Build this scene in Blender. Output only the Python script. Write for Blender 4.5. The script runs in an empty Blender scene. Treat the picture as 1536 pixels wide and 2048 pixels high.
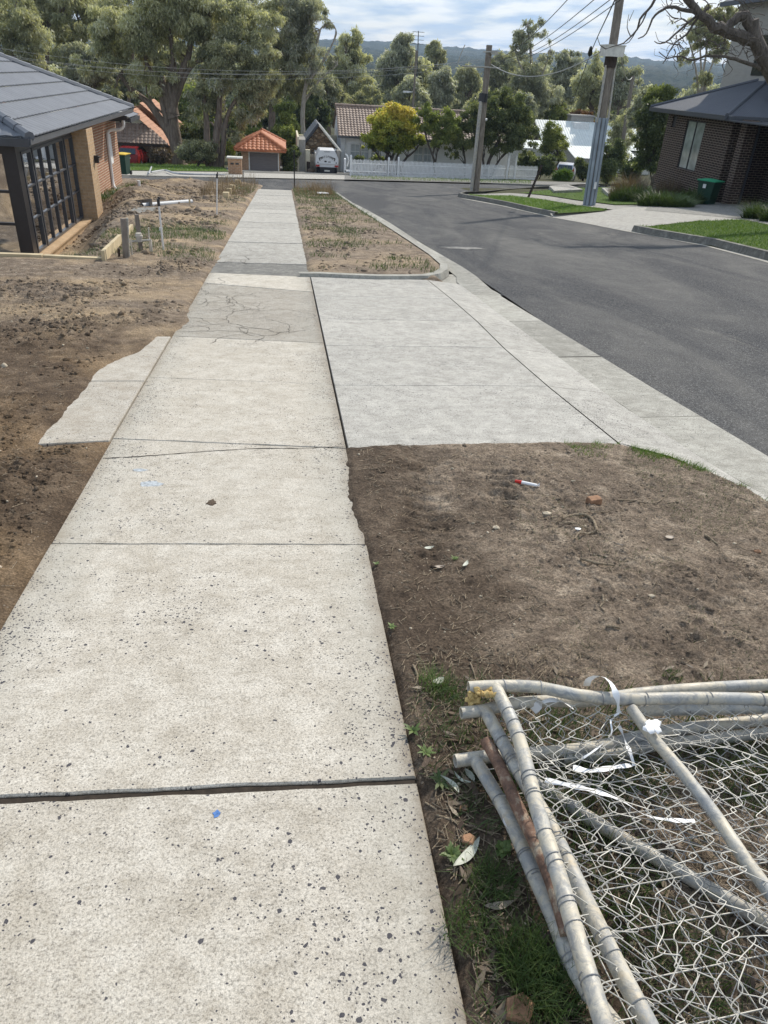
import bpy, bmesh, math, random
import numpy as np
from mathutils import Vector, Matrix
R_ = math.radians
rnd = random.Random(7)
scn = bpy.context.scene

# ---------------------------------------------------------------- camera, world, sun, exposure
FPX = 1479.0; CX, CY = 768.0, 1024.0; H = 1.6
def _n(v): return v/np.linalg.norm(v)
_up = _n(np.array([148., 2476., 1479.])); _pc = np.array([565-CX, CY-295, -FPX])
_yc = _n(_pc-_up*_pc.dot(_up)); _xc = np.cross(_yc, _up)
RW = np.array([_xc, _yc, _up])                    # rows: world axes in camera space
_s = _n(_pc)@_up; SL = float(_s/math.sqrt(1-_s*_s))   # the whole street falls 8.6 % away from the camera
CAM = np.array([0, 0, H])
cd = bpy.data.cameras.new('camera'); cam = bpy.data.objects.new('camera', cd)
scn.collection.objects.link(cam); scn.camera = cam
M4 = Matrix.Identity(4)
for i in range(3):
    for j in range(3): M4[i][j] = RW[i][j]
M4.translation = Vector(CAM); cam.matrix_world = M4
cd.sensor_fit = 'VERTICAL'; cd.sensor_height = 36.0; cd.lens = 36.0*FPX/2048.0
cd.clip_start = 0.05; cd.clip_end = 9000

SUN_AZ, SUN_EL = R_(52), R_(41)                   # azimuth from +x (right) towards +y (ahead)
sd = bpy.data.lights.new('sun', 'SUN'); sun = bpy.data.objects.new('sun', sd)
scn.collection.objects.link(sun)
sdir = Vector((math.cos(SUN_AZ)*math.cos(SUN_EL), math.sin(SUN_AZ)*math.cos(SUN_EL), math.sin(SUN_EL)))
sun.rotation_euler = sdir.to_track_quat('Z', 'Y').to_euler()
sd.energy = 4.0; sd.angle = R_(1.5); sd.color = (1.0, 0.93, 0.82)

w = bpy.data.worlds.new('World'); scn.world = w; w.use_nodes = True
nt = w.node_tree; nt.nodes.clear(); N = nt.nodes; L = nt.links
out = N.new('ShaderNodeOutputWorld'); bg = N.new('ShaderNodeBackground')
sky = N.new('ShaderNodeTexSky'); sky.sky_type = 'NISHITA'; sky.sun_disc = False
sky.sun_elevation = SUN_EL; sky.sun_rotation = R_(90)-SUN_AZ; sky.air_density = 1.2; sky.dust_density = 1.6
tc = N.new('ShaderNodeTexCoord'); sep = N.new('ShaderNodeSeparateXYZ'); L.new(tc.outputs['Generated'], sep.inputs[0])
# clouds on a flat ceiling: divide the direction by its height
mx = N.new('ShaderNodeMath'); mx.operation = 'MAXIMUM'; mx.inputs[1].default_value = 0.0; L.new(sep.outputs[2], mx.inputs[0])
ad = N.new('ShaderNodeMath'); ad.operation = 'ADD'; ad.inputs[1].default_value = 0.055; L.new(mx.outputs[0], ad.inputs[0])
dv = N.new('ShaderNodeVectorMath'); dv.operation = 'DIVIDE'; L.new(tc.outputs['Generated'], dv.inputs[0])
cb = N.new('ShaderNodeCombineXYZ')
for k in range(3): L.new(ad.outputs[0], cb.inputs[k])
L.new(cb.outputs[0], dv.inputs[1])
mp = N.new('ShaderNodeMapping'); mp.inputs['Scale'].default_value = (0.75, 0.42, 0.0); mp.inputs['Location'].default_value = (3.1, 1.7, 0); L.new(dv.outputs[0], mp.inputs[0])
cn = N.new('ShaderNodeTexNoise'); cn.inputs['Scale'].default_value = 1.1; cn.inputs['Detail'].default_value = 9; cn.inputs['Roughness'].default_value = 0.62
L.new(mp.outputs[0], cn.inputs['Vector'])
cr = N.new('ShaderNodeValToRGB'); cr.color_ramp.elements[0].position = 0.36; cr.color_ramp.elements[1].position = 0.66
cr.color_ramp.elements[0].color = (0.62, 0.62, 0.62, 1); cr.color_ramp.elements[1].color = (0.95, 0.95, 0.95, 1)
L.new(cn.outputs['Fac'], cr.inputs[0])
cn2 = N.new('ShaderNodeTexNoise'); cn2.inputs['Scale'].default_value = 2.3; cn2.inputs['Detail'].default_value = 6; L.new(mp.outputs[0], cn2.inputs['Vector'])
cc = N.new('ShaderNodeValToRGB'); cc.color_ramp.elements[0].position = 0.38; cc.color_ramp.elements[1].position = 0.60
cc.color_ramp.elements[0].color = (2.5, 3.8, 5.7, 1); cc.color_ramp.elements[1].color = (7.0, 7.2, 7.4, 1)
L.new(cn2.outputs['Fac'], cc.inputs[0])
mxc = N.new('ShaderNodeMixRGB'); L.new(cr.outputs[0], mxc.inputs[0]); L.new(sky.outputs[0], mxc.inputs[1]); L.new(cc.outputs[0], mxc.inputs[2])
L.new(mxc.outputs[0], bg.inputs[0]); bg.inputs[1].default_value = 0.135; L.new(bg.outputs[0], out.inputs[0])
scn.view_settings.view_transform = 'Standard'; scn.view_settings.look = 'None'
scn.view_settings.gamma = 1.0; scn.view_settings.exposure = 0.16
scn.cycles.max_bounces = 6; scn.cycles.transparent_max_bounces = 12
scn.cycles.use_denoising = True

# ---------------------------------------------------------------- points on the ground
def ground_h(x, y):
    """terrain height; works on arrays"""
    x = np.asarray(x, float); y = np.asarray(y, float)
    z = SL*np.minimum(y, 78)
    z = z - 0.035*np.clip(y-78, 0, 150)
    z = z + 0.035*np.clip(x-9.2, 0, 12)*np.clip((50-y)/10, 0, 1)       # the far verge rises a little
    # excavated strip beside the left house
    xb = np.interp(y, [11.7, 21, 40], [-2.7, -4.0, -5.4])
    m = np.clip((xb-x)/1.5, 0, 1)*np.clip((y-11.7)/1.6, 0, 1)
    m = m*m*(3-2*m)*(x > -30)
    fl = np.minimum(-2.88, z)
    return z*(1-m)+np.minimum(z, fl)*m
def ray(px, py): return RW@np.array([px-CX, CY-py, -FPX])
def P(px, py, h=0.0):                              # on the sloping street plane
    d = ray(px, py); t = (h-H)/(d[2]-SL*d[1]); return CAM+t*d
def G(px, py, h=0.0):                              # on the real terrain
    p = P(px, py, h)
    for _ in range(25):
        hh = float(ground_h(p[0], p[1]))-SL*p[1]
        p = 0.5*p+0.5*P(px, py, h+hh)
    return p
def W(px, py, y=None, x=None, z=None):             # on a vertical or level plane
    d = ray(px, py)
    t = y/d[1] if y is not None else (x/d[0] if x is not None else (z-H)/d[2])
    return CAM+t*d

# ---------------------------------------------------------------- numpy noise
def vnoise(x, y, seed=0):
    x = np.asarray(x, float); y = np.asarray(y, float)
    xi = np.floor(x).astype(np.int64); yi = np.floor(y).astype(np.int64); fx = x-xi; fy = y-yi
    fx = fx*fx*fx*(fx*(fx*6-15)+10); fy = fy*fy*fy*(fy*(fy*6-15)+10)
    def hs(a, b):
        h = (a*374761393+b*668265263+seed*1442695041) & 0xffffffff
        h = ((h ^ (h >> 13))*1274126177) & 0xffffffff
        return ((h ^ (h >> 16)) & 0xffff)/65535.0
    a = hs(xi, yi); b = hs(xi+1, yi); c = hs(xi, yi+1); d = hs(xi+1, yi+1)
    return (a*(1-fx)+b*fx)*(1-fy)+(c*(1-fx)+d*fx)*fy
def fbm(x, y, s, o=4, seed=0, g=0.5):
    v = 0; a = 1; t = 0
    for k in range(o):
        v = v+a*vnoise(x*s+k*17.3, y*s-k*9.1, seed+k); t += a; a *= g; s *= 2.03
    return v/t

# ---------------------------------------------------------------- mesh builder and object helpers
COL = scn.collection
class MB:
    def __init__(s): s.v = []; s.f = []; s.m = []; s.t = []
    def add(s, vs, fs, m=0, t=0.5):
        b = len(s.v); s.v += [tuple(map(float, p)) for p in vs]
        for f in fs: s.f.append(tuple(i+b for i in f)); s.m.append(m); s.t.append(t)
        return s
    def box(s, a, b, m=0, t=0.5):
        x0, y0, z0 = a; x1, y1, z1 = b
        return s.add([(x0,y0,z0),(x1,y0,z0),(x1,y1,z0),(x0,y1,z0),(x0,y0,z1),(x1,y0,z1),(x1,y1,z1),(x0,y1,z1)],
              [(0,3,2,1),(4,5,6,7),(0,1,5,4),(1,2,6,5),(2,3,7,6),(3,0,4,7)], m, t)
    def quad(s, *p, m=0, t=0.5): return s.add(p, [tuple(range(len(p)))], m, t)
    def prism(s, poly, dz0, dz1, m=0, t=0.5, bev=0.0):
        """poly: 3-D outline (ccw from above); walls between poly+dz0 and poly+dz1"""
        n = len(poly); P0 = [np.array(p, float) for p in poly]
        c = sum(P0)/n
        if bev:
            Q = [p+(c-p)/max(np.linalg.norm(c-p), 1e-6)*bev for p in P0]
            vs = [p+(0,0,dz0) for p in P0]+[p+(0,0,dz1-bev) for p in P0]+[q+(0,0,dz1) for q in Q]
            fs = [tuple(range(2*n, 3*n))]
            for k in (0, 1): fs += [(k*n+i, k*n+(i+1) % n, (k+1)*n+(i+1) % n, (k+1)*n+i) for i in range(n)]
        else:
            vs = [p+(0,0,dz0) for p in P0]+[p+(0,0,dz1) for p in P0]
            fs = [tuple(range(n, 2*n))]+[(i, (i+1) % n, n+(i+1) % n, n+i) for i in range(n)]
        return s.add(vs, fs, m, t)
    def tube(s, pts, r, n=8, m=0, t=0.5, cap=True, rnd_=0.0):
        pts = [np.array(p, float) for p in pts]; k = len(pts)
        rr = r if hasattr(r, '__len__') else [r]*k
        b = len(s.v); prev = None; rings = []
        for i in range(k):
            d = pts[min(i+1, k-1)]-pts[max(i-1, 0)]; d = d/(np.linalg.norm(d)+1e-9)
            if prev is None:
                a = np.array([0, 0, 1.]) if abs(d[2]) < .9 else np.array([1., 0, 0])
                u = np.cross(d, a)
            else: u = prev-d*prev.dot(d)
            u = u/(np.linalg.norm(u)+1e-9); prev = u; v_ = np.cross(d, u)
            for j in range(n):
                an = 2*math.pi*j/n; q = pts[i]+rr[i]*(math.cos(an)*u+math.sin(an)*v_)
                s.v.append((float(q[0]), float(q[1]), float(q[2])))
        for i in range(k-1):
            for j in range(n):
                a0 = b+i*n+j; a1 = b+i*n+(j+1) % n
                s.f.append((a0, a1, a1+n, a0+n)); s.m.append(m); s.t.append(t)
        if cap:
            s.f.append(tuple(b+j for j in range(n))[::-1]); s.m.append(m); s.t.append(t)
            s.f.append(tuple(b+(k-1)*n+j for j in range(n))); s.m.append(m); s.t.append(t)
        return s
    def lathe(s, c, prof, n=16, m=0, t=0.5):
        b = len(s.v)
        for r, z in prof:
            for j in range(n):
                an = 2*math.pi*j/n; s.v.append((c[0]+r*math.cos(an), c[1]+r*math.sin(an), c[2]+z))
        for i in range(len(prof)-1):
            for j in range(n):
                a0 = b+i*n+j; a1 = b+i*n+(j+1) % n
                s.f.append((a0, a1, a1+n, a0+n)); s.m.append(m); s.t.append(t)
        return s
    def blob(s, c, r, sq=(1, 1, 1), m=0, t=0.5, seed=0, sub=1):
        bm = bmesh.new(); bmesh.ops.create_icosphere(bm, subdivisions=sub, radius=1.0)
        g = random.Random(seed); vs = []
        for v in bm.verts:
            k = r*(0.72+0.56*g.random()); vs.append((c[0]+v.co.x*k*sq[0], c[1]+v.co.y*k*sq[1], c[2]+v.co.z*k*sq[2]))
        fs = [tuple(v.index for v in f.verts) for f in bm.faces]; bm.free()
        return s.add(vs, fs, m, t)
    def obj(s, name, mats, parent=None, smooth=False, label=None, **kw):
        me = bpy.data.meshes.new(name); me.from_pydata(s.v, [], s.f)
        if not isinstance(mats, (list, tuple)): mats = [mats]
        for m_ in mats: me.materials.append(m_)
        me.polygons.foreach_set('material_index', s.m)
        a = me.attributes.new('tint', 'FLOAT', 'FACE'); a.data.foreach_set('value', s.t)
        if smooth:
            me.polygons.foreach_set('use_smooth', [True]*len(s.f))
            me.set_sharp_from_angle(angle=R_(38))
        me.update()
        return link(name, me, parent, label, **kw)
def link(name, me, parent=None, label=None, cat=None, group=None, kind=None, loc=None):
    o = bpy.data.objects.new(name, me); COL.objects.link(o)
    if parent is not None:
        o.parent = parent; o.matrix_parent_inverse = Matrix.Translation(-Vector(parent.location))
    if loc is not None: o.location = loc
    tag(o, label, cat, group, kind); return o
def tag(o, label=None, cat=None, group=None, kind=None):
    if label: o['label'] = label
    if cat: o['category'] = cat
    if group: o['group'] = group
    if kind: o['kind'] = kind
    return o
def thing(name, label, cat, loc, group=None):
    o = bpy.data.objects.new(name, None); COL.objects.link(o); o.location = tuple(map(float, loc))
    o.empty_display_size = 0.2
    return tag(o, label, cat, group)
def copy_tree(o, parent=None):
    c = o.copy(); COL.objects.link(c)
    if parent is not None: c.parent = parent
    for ch in list(o.children): copy_tree(ch, c)
    return c
def fastmesh(name, V, F, mats, attrs=None, smooth=False, corner=4):
    """V (n,3), F (m,corner) numpy arrays; attrs: dict name -> per-face values"""
    me = bpy.data.meshes.new(name); n, m = len(V), len(F)
    me.vertices.add(n); me.vertices.foreach_set('co', np.asarray(V, np.float32).ravel())
    me.loops.add(m*corner); me.loops.foreach_set('vertex_index', np.asarray(F, np.int32).ravel())
    me.polygons.add(m); me.polygons.foreach_set('loop_start', np.arange(0, m*corner, corner, dtype=np.int32))
    me.polygons.foreach_set('loop_total', np.full(m, corner, np.int32))
    if smooth: me.polygons.foreach_set('use_smooth', np.ones(m, bool))
    for mt in (mats if isinstance(mats, (list, tuple)) else [mats]): me.materials.append(mt)
    for k, vals in (attrs or {}).items():
        a = me.attributes.new(k, 'FLOAT', 'FACE'); a.data.foreach_set('value', np.asarray(vals, np.float32))
    me.update(calc_edges=True); me.validate(); return me
def gridmesh(xs, ys, Z, name, mat):
    X, Y = np.meshgrid(xs, ys)
    return gridmesh2(X, Y, Z, name, mat)
def gridmesh2(X, Y, Z, name, mat, keep=None):
    V = np.stack([X, Y, Z], -1).reshape(-1, 3); r, c = X.shape
    i = np.arange(r-1)[:, None]*c+np.arange(c-1)[None, :]
    F = np.stack([i, i+1, i+c+1, i+c], -1).reshape(-1, 4)
    if keep is not None:
        k = (keep[:-1, :-1] | keep[1:, :-1] | keep[:-1, 1:] | keep[1:, 1:]).reshape(-1); F = F[k]
    return fastmesh(name, V, F, mat, smooth=True)

# ---------------------------------------------------------------- materials
class Mt:
    def __init__(s, name, rough=0.8, spec=0.3, metal=0.0):
        s.m = bpy.data.materials.new(name); s.m.use_nodes = True; s.nt = s.m.node_tree
        s.b = s.nt.nodes['Principled BSDF']; s.o = s.nt.nodes['Material Output']
        s.b.inputs['Roughness'].default_value = rough; s.b.inputs['Metallic'].default_value = metal
        s.b.inputs['Specular IOR Level'].default_value = spec; s._bump = None
        s.coord = s.nt.nodes.new('ShaderNodeTexCoord').outputs['Object']
    def n(s, t, **kw):
        x = s.nt.nodes.new(t)
        for k, v in kw.items():
            if k in x.inputs.keys() if isinstance(k, str) else False: x.inputs[k].default_value = v
            else: setattr(x, k, v)
        return x
    def l(s, a, b): s.nt.links.new(a, b)
    def val(s, sock, v):
        if isinstance(v, (int, float, tuple)): sock.default_value = v if not isinstance(v, tuple) or len(v) == 4 or sock.type != 'RGBA' else (*v, 1)
        else: s.l(v, sock)
    def mapping(s, scale=(1, 1, 1), rot=(0, 0, 0), vec=None):
        x = s.n('ShaderNodeMapping'); x.inputs['Scale'].default_value = scale; x.inputs['Rotation'].default_value = rot
        s.l(vec or s.coord, x.inputs[0]); return x.outputs[0]
    def noise(s, scale, detail=4, rough=0.55, vec=None, dist=0.0):
        x = s.n('ShaderNodeTexNoise'); x.inputs['Scale'].default_value = scale; x.inputs['Detail'].default_value = detail
        x.inputs['Roughness'].default_value = rough; x.inputs['Distortion'].default_value = dist
        s.l(vec or s.coord, x.inputs['Vector']); return x.outputs['Fac']
    def voro(s, scale, out='Distance', feature='F1', vec=None, rand=1.0):
        x = s.n('ShaderNodeTexVoronoi'); x.feature = feature; x.inputs['Scale'].default_value = scale; x.inputs['Randomness'].default_value = rand
        s.l(vec or s.coord, x.inputs['Vector']); return x.outputs[out]
    def ramp(s, fac, stops, interp='LINEAR'):
        x = s.n('ShaderNodeValToRGB'); cr = x.color_ramp; cr.interpolation = interp
        while len(cr.elements) < len(stops): cr.elements.new(0.5)
        for e, (p, c) in zip(cr.elements, stops):
            e.position = p; e.color = (c, c, c, 1) if isinstance(c, (int, float)) else (*c, 1)
        s.l(fac, x.inputs[0]); return x.outputs[0]
    def mix(s, f, a, b, mode='MIX'):
        x = s.n('ShaderNodeMixRGB'); x.blend_type = mode
        s.val(x.inputs[0], f); s.val(x.inputs[1], a); s.val(x.inputs[2], b); return x.outputs[0]
    def math(s, op, a, b=0.0, c=0.0, clamp=False):
        x = s.n('ShaderNodeMath'); x.operation = op; x.use_clamp = clamp
        s.val(x.inputs[0], a); s.val(x.inputs[1], b); s.val(x.inputs[2], c); return x.outputs[0]
    def sepxyz(s, v):
        x = s.n('ShaderNodeSeparateXYZ'); s.l(v, x.inputs[0]); return x.outputs
    def comb(s, a, b, c):
        x = s.n('ShaderNodeCombineXYZ')
        for k, v in enumerate((a, b, c)): s.val(x.inputs[k], v)
        return x.outputs[0]
    def attr(s, name='tint'):
        x = s.n('ShaderNodeAttribute'); x.attribute_name = name; return x.outputs['Fac']
    def rand(s): return s.n('ShaderNodeObjectInfo').outputs['Random']
    def bump(s, hgt, dist=0.01, strength=1.0):
        x = s.n('ShaderNodeBump'); x.inputs['Distance'].default_value = dist; x.inputs['Strength'].default_value = strength
        s.l(hgt, x.inputs['Height'])
        if s._bump: s.l(s._bump, x.inputs['Normal'])
        s._bump = x.outputs[0]; s.l(s._bump, s.b.inputs['Normal']); return s
    def color(s, c): s.val(s.b.inputs['Base Color'], c); return s
    def rough(s, c): s.val(s.b.inputs['Roughness'], c); return s
def plain(name, col, rough=0.6, metal=0.0, var=0.12, scale=6.0, spec=0.3, bump=0.0):
    m = Mt(name, rough, spec, metal); f = m.noise(scale, 5)
    lo = tuple(c*(1-var) for c in col); hi = tuple(min(1, c*(1+var)) for c in col)
    m.color(m.ramp(f, [(0.3, lo), (0.7, hi)]))
    if bump: m.bump(m.noise(scale*6, 4), bump)
    return m.m

def concrete(name, c0, c1, stain, chips=1.0, edge=None, tint_amt=0.35, bumpd=0.0012):
    m = Mt(name, 0.9, 0.25)
    big = m.noise(1.3, 5, 0.6); mid = m.noise(9, 5, 0.65); fine = m.noise(160, 3, 0.7); fine2 = m.noise(420, 2, 0.6)
    c = m.mix(m.ramp(mid, [(0.35, 0.0), (0.68, 1.0)]), c0, c1)
    c = m.mix(m.math('MULTIPLY', m.ramp(m.noise(2.6, 9, 0.76, dist=0.5), [(0.49, 0.0), (0.72, 1.0)]), 0.42), c, stain)
    c = m.mix(m.math('MULTIPLY', m.ramp(m.noise(13, 8, 0.85, vec=m.mapping((0.7, 1.6, 1))), [(0.50, 0.0), (0.70, 1.0)]), 0.55), c, tuple(x*0.62 for x in stain))
    c = m.mix(m.math('MULTIPLY', m.ramp(m.noise(4.5, 6, 0.7), [(0.52, 0.0), (0.66, 1.0)]), 0.25), c, (0.62, 0.59, 0.52))
    sp = m.ramp(fine, [(0.34, 0.50), (0.50, 1.0), (0.70, 1.18)]); c = m.mix(1.0, c, sp, 'MULTIPLY')
    sp2 = m.ramp(fine2, [(0.36, 0.74), (0.62, 1.10)]); c = m.mix(m.math('MULTIPLY', m.ramp(m.noise(75, 6, 0.8), [(0.50, 0.0), (0.66, 1.0)]), 0.42), c, tuple(x*0.8 for x in stain)); c = m.mix(1.0, c, sp2, 'MULTIPLY')
    t = m.ramp(m.attr(), [(0.0, 1-tint_amt), (1.0, 1+tint_amt*0.6)]); c = m.mix(1.0, c, t, 'MULTIPLY')
    # stones showing at the worn surface: whole cells of a distorted cell pattern
    warp = m.n('ShaderNodeVectorMath'); warp.operation = 'ADD'
    nz = m.n('ShaderNodeTexNoise'); nz.inputs['Scale'].default_value = 60; m.l(m.coord, nz.inputs['Vector'])
    sc = m.n('ShaderNodeVectorMath'); sc.operation = 'SCALE'; sc.inputs['Scale'].default_value = 0.012; m.l(nz.outputs['Color'], sc.inputs[0])
    m.l(m.coord, warp.inputs[0]); m.l(sc.outputs[0], warp.inputs[1])
    dens = m.noise(1.7, 4, 0.6)
    if edge:
        px_ = m.math('ADD', m.sepxyz(m.coord)[0], m.math('MULTIPLY', m.math('SUBTRACT', m.noise(2.0, 3), 0.5), 0.35))
        e = m.math('DIVIDE', m.math('ABSOLUTE', m.math('SUBTRACT', px_, edge[0])), edge[1]); e = m.ramp(e, [(0.62, 0.0), (0.98, 1.0)])
        dens = m.math('ADD', m.math('MULTIPLY', dens, 0.93), m.math('MULTIPLY', e, 0.16))
        c = m.mix(m.math('MULTIPLY', e, 0.50), c, (0.34, 0.325, 0.28))
        xr = m.math('ADD', m.sepxyz(m.coord)[0], m.math('MULTIPLY', m.math('SUBTRACT', m.noise(7.0, 5, 0.7), 0.5), 0.16))
        c = m.mix(m.math('MULTIPLY', m.ramp(m.math('MULTIPLY', m.math('SUBTRACT', xr, edge[0]+edge[1]-.085), 9.0), [(0.0, 0.0), (0.8, 1.0)]), 0.62), c, (0.17, 0.13, 0.09))
        c = m.mix(m.math('MULTIPLY', m.ramp(m.math('MULTIPLY', m.math('SUBTRACT', edge[0]-edge[1]+.085, xr), 9.0), [(0.0, 0.0), (0.8, 1.0)]), 0.40), c, (0.22, 0.17, 0.11))
    mask = None
    for scale, thr in ((80, 0.010*chips), (125, 0.026*chips), (200, 0.040*chips)):
        x = m.n('ShaderNodeTexVoronoi'); x.inputs['Scale'].default_value = scale
        m.l(m.mapping((1.0, 1.0, 0.0), (0, 0, 0.4), warp.outputs[0]), x.inputs['Vector'])
        rr = m.sepxyz(x.outputs['Color'])[0]
        lim = m.math('MULTIPLY', m.ramp(dens, [(0.42, 0.06), (0.52, 0.6), (0.70, 3.0)]), thr)
        a = m.math('LESS_THAN', rr, lim); a = m.math('MULTIPLY', a, m.math('LESS_THAN', x.outputs['Distance'], 0.52))
        mask = a if mask is None else m.math('MAXIMUM', mask, a)
    c = m.mix(m.math('MULTIPLY', mask, 0.92), c, (0.040, 0.040, 0.052))
    m.color(c)
    m.bump(m.noise(190, 3, 0.7), bumpd, 0.7); m.bump(m.math('SUBTRACT', 1.0, mask), 0.0012, 0.5)
    return m.m
M = {}
M['path'] = concrete('path_concrete', (0.49, 0.448, 0.378), (0.60, 0.558, 0.485), (0.35, 0.30, 0.225), 1.3, (-0.34, 0.70))
M['path_side'] = concrete('side_slab_concrete', (0.46, 0.42, 0.355), (0.57, 0.53, 0.46), (0.36, 0.29, 0.21), 0.8)
M['path_far'] = concrete('far_path_concrete', (0.40, 0.38, 0.34), (0.55, 0.53, 0.48), (0.25, 0.23, 0.19), 0.7, tint_amt=0.45)
M['drive'] = concrete('driveway_concrete', (0.43, 0.41, 0.37), (0.56, 0.54, 0.49), (0.26, 0.25, 0.22), 1.0)
M['kerb'] = concrete('kerb_concrete', (0.38, 0.365, 0.32), (0.48, 0.465, 0.41), (0.20, 0.185, 0.15), 0.4)
M['kerb_dark'] = concrete('dark_kerb_concrete', (0.17, 0.165, 0.145), (0.26, 0.25, 0.22), (0.06, 0.055, 0.045), 0.4)  # darker concrete for the opposite and far kerbs
M['oldcon'] = concrete('old_dark_concrete', (0.21, 0.205, 0.19), (0.32, 0.31, 0.28), (0.13, 0.12, 0.10), 0.8)

def asphalt():
    m = Mt('asphalt', 0.92, 0.12)
    v = m.voro(130, 'Color'); r = m.sepxyz(v)[0]
    c = m.ramp(r, [(0.0, (0.016, 0.017, 0.020)), (0.55, (0.060, 0.061, 0.065)), (0.9, (0.125, 0.126, 0.128)), (1.0, (0.24, 0.24, 0.23))])
    worn = m.ramp(m.noise(0.7, 7, 0.65, vec=m.mapping((1.0, 0.25, 1), (0, 0, -0.9)), dist=0.8), [(0.40, 0.0), (0.72, 1.0)])
    c = m.mix(m.math('MULTIPLY', worn, 0.62), c, (0.20, 0.192, 0.175))
    c = m.mix(m.math('MULTIPLY', m.ramp(m.noise(2.5, 5), [(0.4, 0.0), (0.7, 1.0)]), 0.35), c, (0.055, 0.056, 0.06))
    dust = m.ramp(m.noise(0.55, 7, 0.7, vec=m.mapping((1.0, 0.5, 1), (0, 0, 0.5)), dist=1.5), [(0.62, 0.0), (0.70, 1.0)])
    c = m.mix(m.math('MULTIPLY', dust, 0.30), c, (0.30, 0.28, 0.24))
    m.color(c); m.bump(m.voro(130), 0.004, 0.9); return m.m
M['asphalt'] = asphalt()

def soil(name, dark=1.0, ochre=0.5, damp=False):
    m = Mt(name, 0.95, 0.15)
    big = m.noise(0.9, 6, 0.62); mid = m.noise(7, 7, 0.7)
    c = m.ramp(mid, [(0.30, (0.064*dark, 0.049*dark, 0.037*dark)), (0.52, (0.130*dark, 0.102*dark, 0.076*dark)), (0.72, (0.235*dark, 0.192*dark, 0.146*dark))])
    if ochre: c = m.mix(m.math('MULTIPLY', m.ramp(big, [(0.46, 0.0), (0.66, 1.0)]), ochre), c, (0.32*dark, 0.238*dark, 0.145*dark))
    c = m.mix(m.math('MULTIPLY', m.ramp(m.noise(2.4, 5, 0.6), [(0.50, 0.0), (0.68, 1.0)]), 0.50), c, (0.070*dark, 0.053*dark, 0.040*dark))
    g = m.ramp(m.noise(95, 5, 0.8), [(0.32, 0.35), (0.52, 1.0), (0.70, 1.9)]); c = m.mix(1.0, c, g, 'MULTIPLY')
    if damp == 'near':                             # freshly turned, darker soil on the near half of the yard
        o_ = m.sepxyz(m.coord); w_ = m.math('ADD', o_[1], m.math('MULTIPLY', m.math('SUBTRACT', m.noise(0.9, 6, 0.65), 0.5), 5.0))
        c = m.mix(m.ramp(m.math('DIVIDE', w_, 12.0), [(0.50, 0.9), (0.64, 0.0)]), c, m.mix(1.0, c, (0.58, 0.52, 0.46), 'MULTIPLY'))
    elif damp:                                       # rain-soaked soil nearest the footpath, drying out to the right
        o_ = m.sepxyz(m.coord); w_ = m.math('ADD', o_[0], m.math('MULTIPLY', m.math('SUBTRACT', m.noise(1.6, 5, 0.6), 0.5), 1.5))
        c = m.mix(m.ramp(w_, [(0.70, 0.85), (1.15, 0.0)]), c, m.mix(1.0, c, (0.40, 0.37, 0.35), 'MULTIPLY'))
    v = m.n('ShaderNodeTexVoronoi'); v.inputs['Scale'].default_value = 75; m.l(m.coord, v.inputs['Vector'])
    rr = m.sepxyz(v.outputs['Color'])[0]
    peb = m.math('MULTIPLY', m.math('GREATER_THAN', rr, 0.955), m.math('LESS_THAN', v.outputs['Distance'], 0.33))
    c = m.mix(m.math('MULTIPLY', peb, 0.6), c, (0.36, 0.30, 0.23)); m.color(c)
    m.bump(m.noise(44, 8, 0.85), 0.012, 1.0); m.bump(m.voro(60), 0.006, 0.7); m.bump(m.noise(120, 5, 0.75), 0.004, 0.9)
    m.bump(peb, 0.004, 0.8); return m.m
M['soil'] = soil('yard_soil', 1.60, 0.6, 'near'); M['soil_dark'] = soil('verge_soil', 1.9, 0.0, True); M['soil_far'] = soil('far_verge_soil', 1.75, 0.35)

def turf(name, a, b, c_):
    m = Mt(name, 0.95, 0.1); f = m.noise(5, 7, 0.7)
    c = m.ramp(f, [(0.3, a), (0.55, b), (0.75, c_)])
    c = m.mix(1.0, c, m.ramp(m.noise(90, 3, 0.7), [(0.3, 0.55), (0.7, 1.35)]), 'MULTIPLY')
    m.color(c); m.bump(m.noise(70, 4, 0.7), 0.02); return m.m
M['turf'] = turf('lawn_ground', (0.045, 0.075, 0.018), (0.085, 0.135, 0.03), (0.15, 0.17, 0.055))
M['ground'] = turf('rough_ground', (0.045, 0.045, 0.025), (0.075, 0.075, 0.04), (0.13, 0.115, 0.07))

def leafmat(name, stops, trans=0.42, rough=0.5):
    m = Mt(name, rough, 0.35); c = m.ramp(m.attr(), stops)
    c = m.mix(1.0, c, m.ramp(m.rand(), [(0, 0.85), (1, 1.12)]), 'MULTIPLY'); m.color(c)
    tr = m.n('ShaderNodeBsdfTranslucent'); m.l(m.mix(1.0, c, (1.15, 1.2, 0.7), 'MULTIPLY'), tr.inputs[0])
    mx = m.n('ShaderNodeMixShader'); mx.inputs[0].default_value = trans
    m.l(m.b.outputs[0], mx.inputs[1]); m.l(tr.outputs[0], mx.inputs[2]); m.l(mx.outputs[0], m.o.inputs[0]); return m.m
M['gum'] = leafmat('gum_leaves', [(0.0, (0.152, 0.159, 0.097)), (0.35, (0.315, 0.316, 0.192)), (0.7, (0.576, 0.550, 0.356)), (1.0, (0.634, 0.662, 0.718))])
M['gum_grey'] = leafmat('grey_gum_leaves', [(0.0, (0.148, 0.163, 0.115)), (0.4, (0.334, 0.338, 0.252)), (0.75, (0.584, 0.569, 0.441)), (1.0, (0.634, 0.662, 0.720))])
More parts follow.
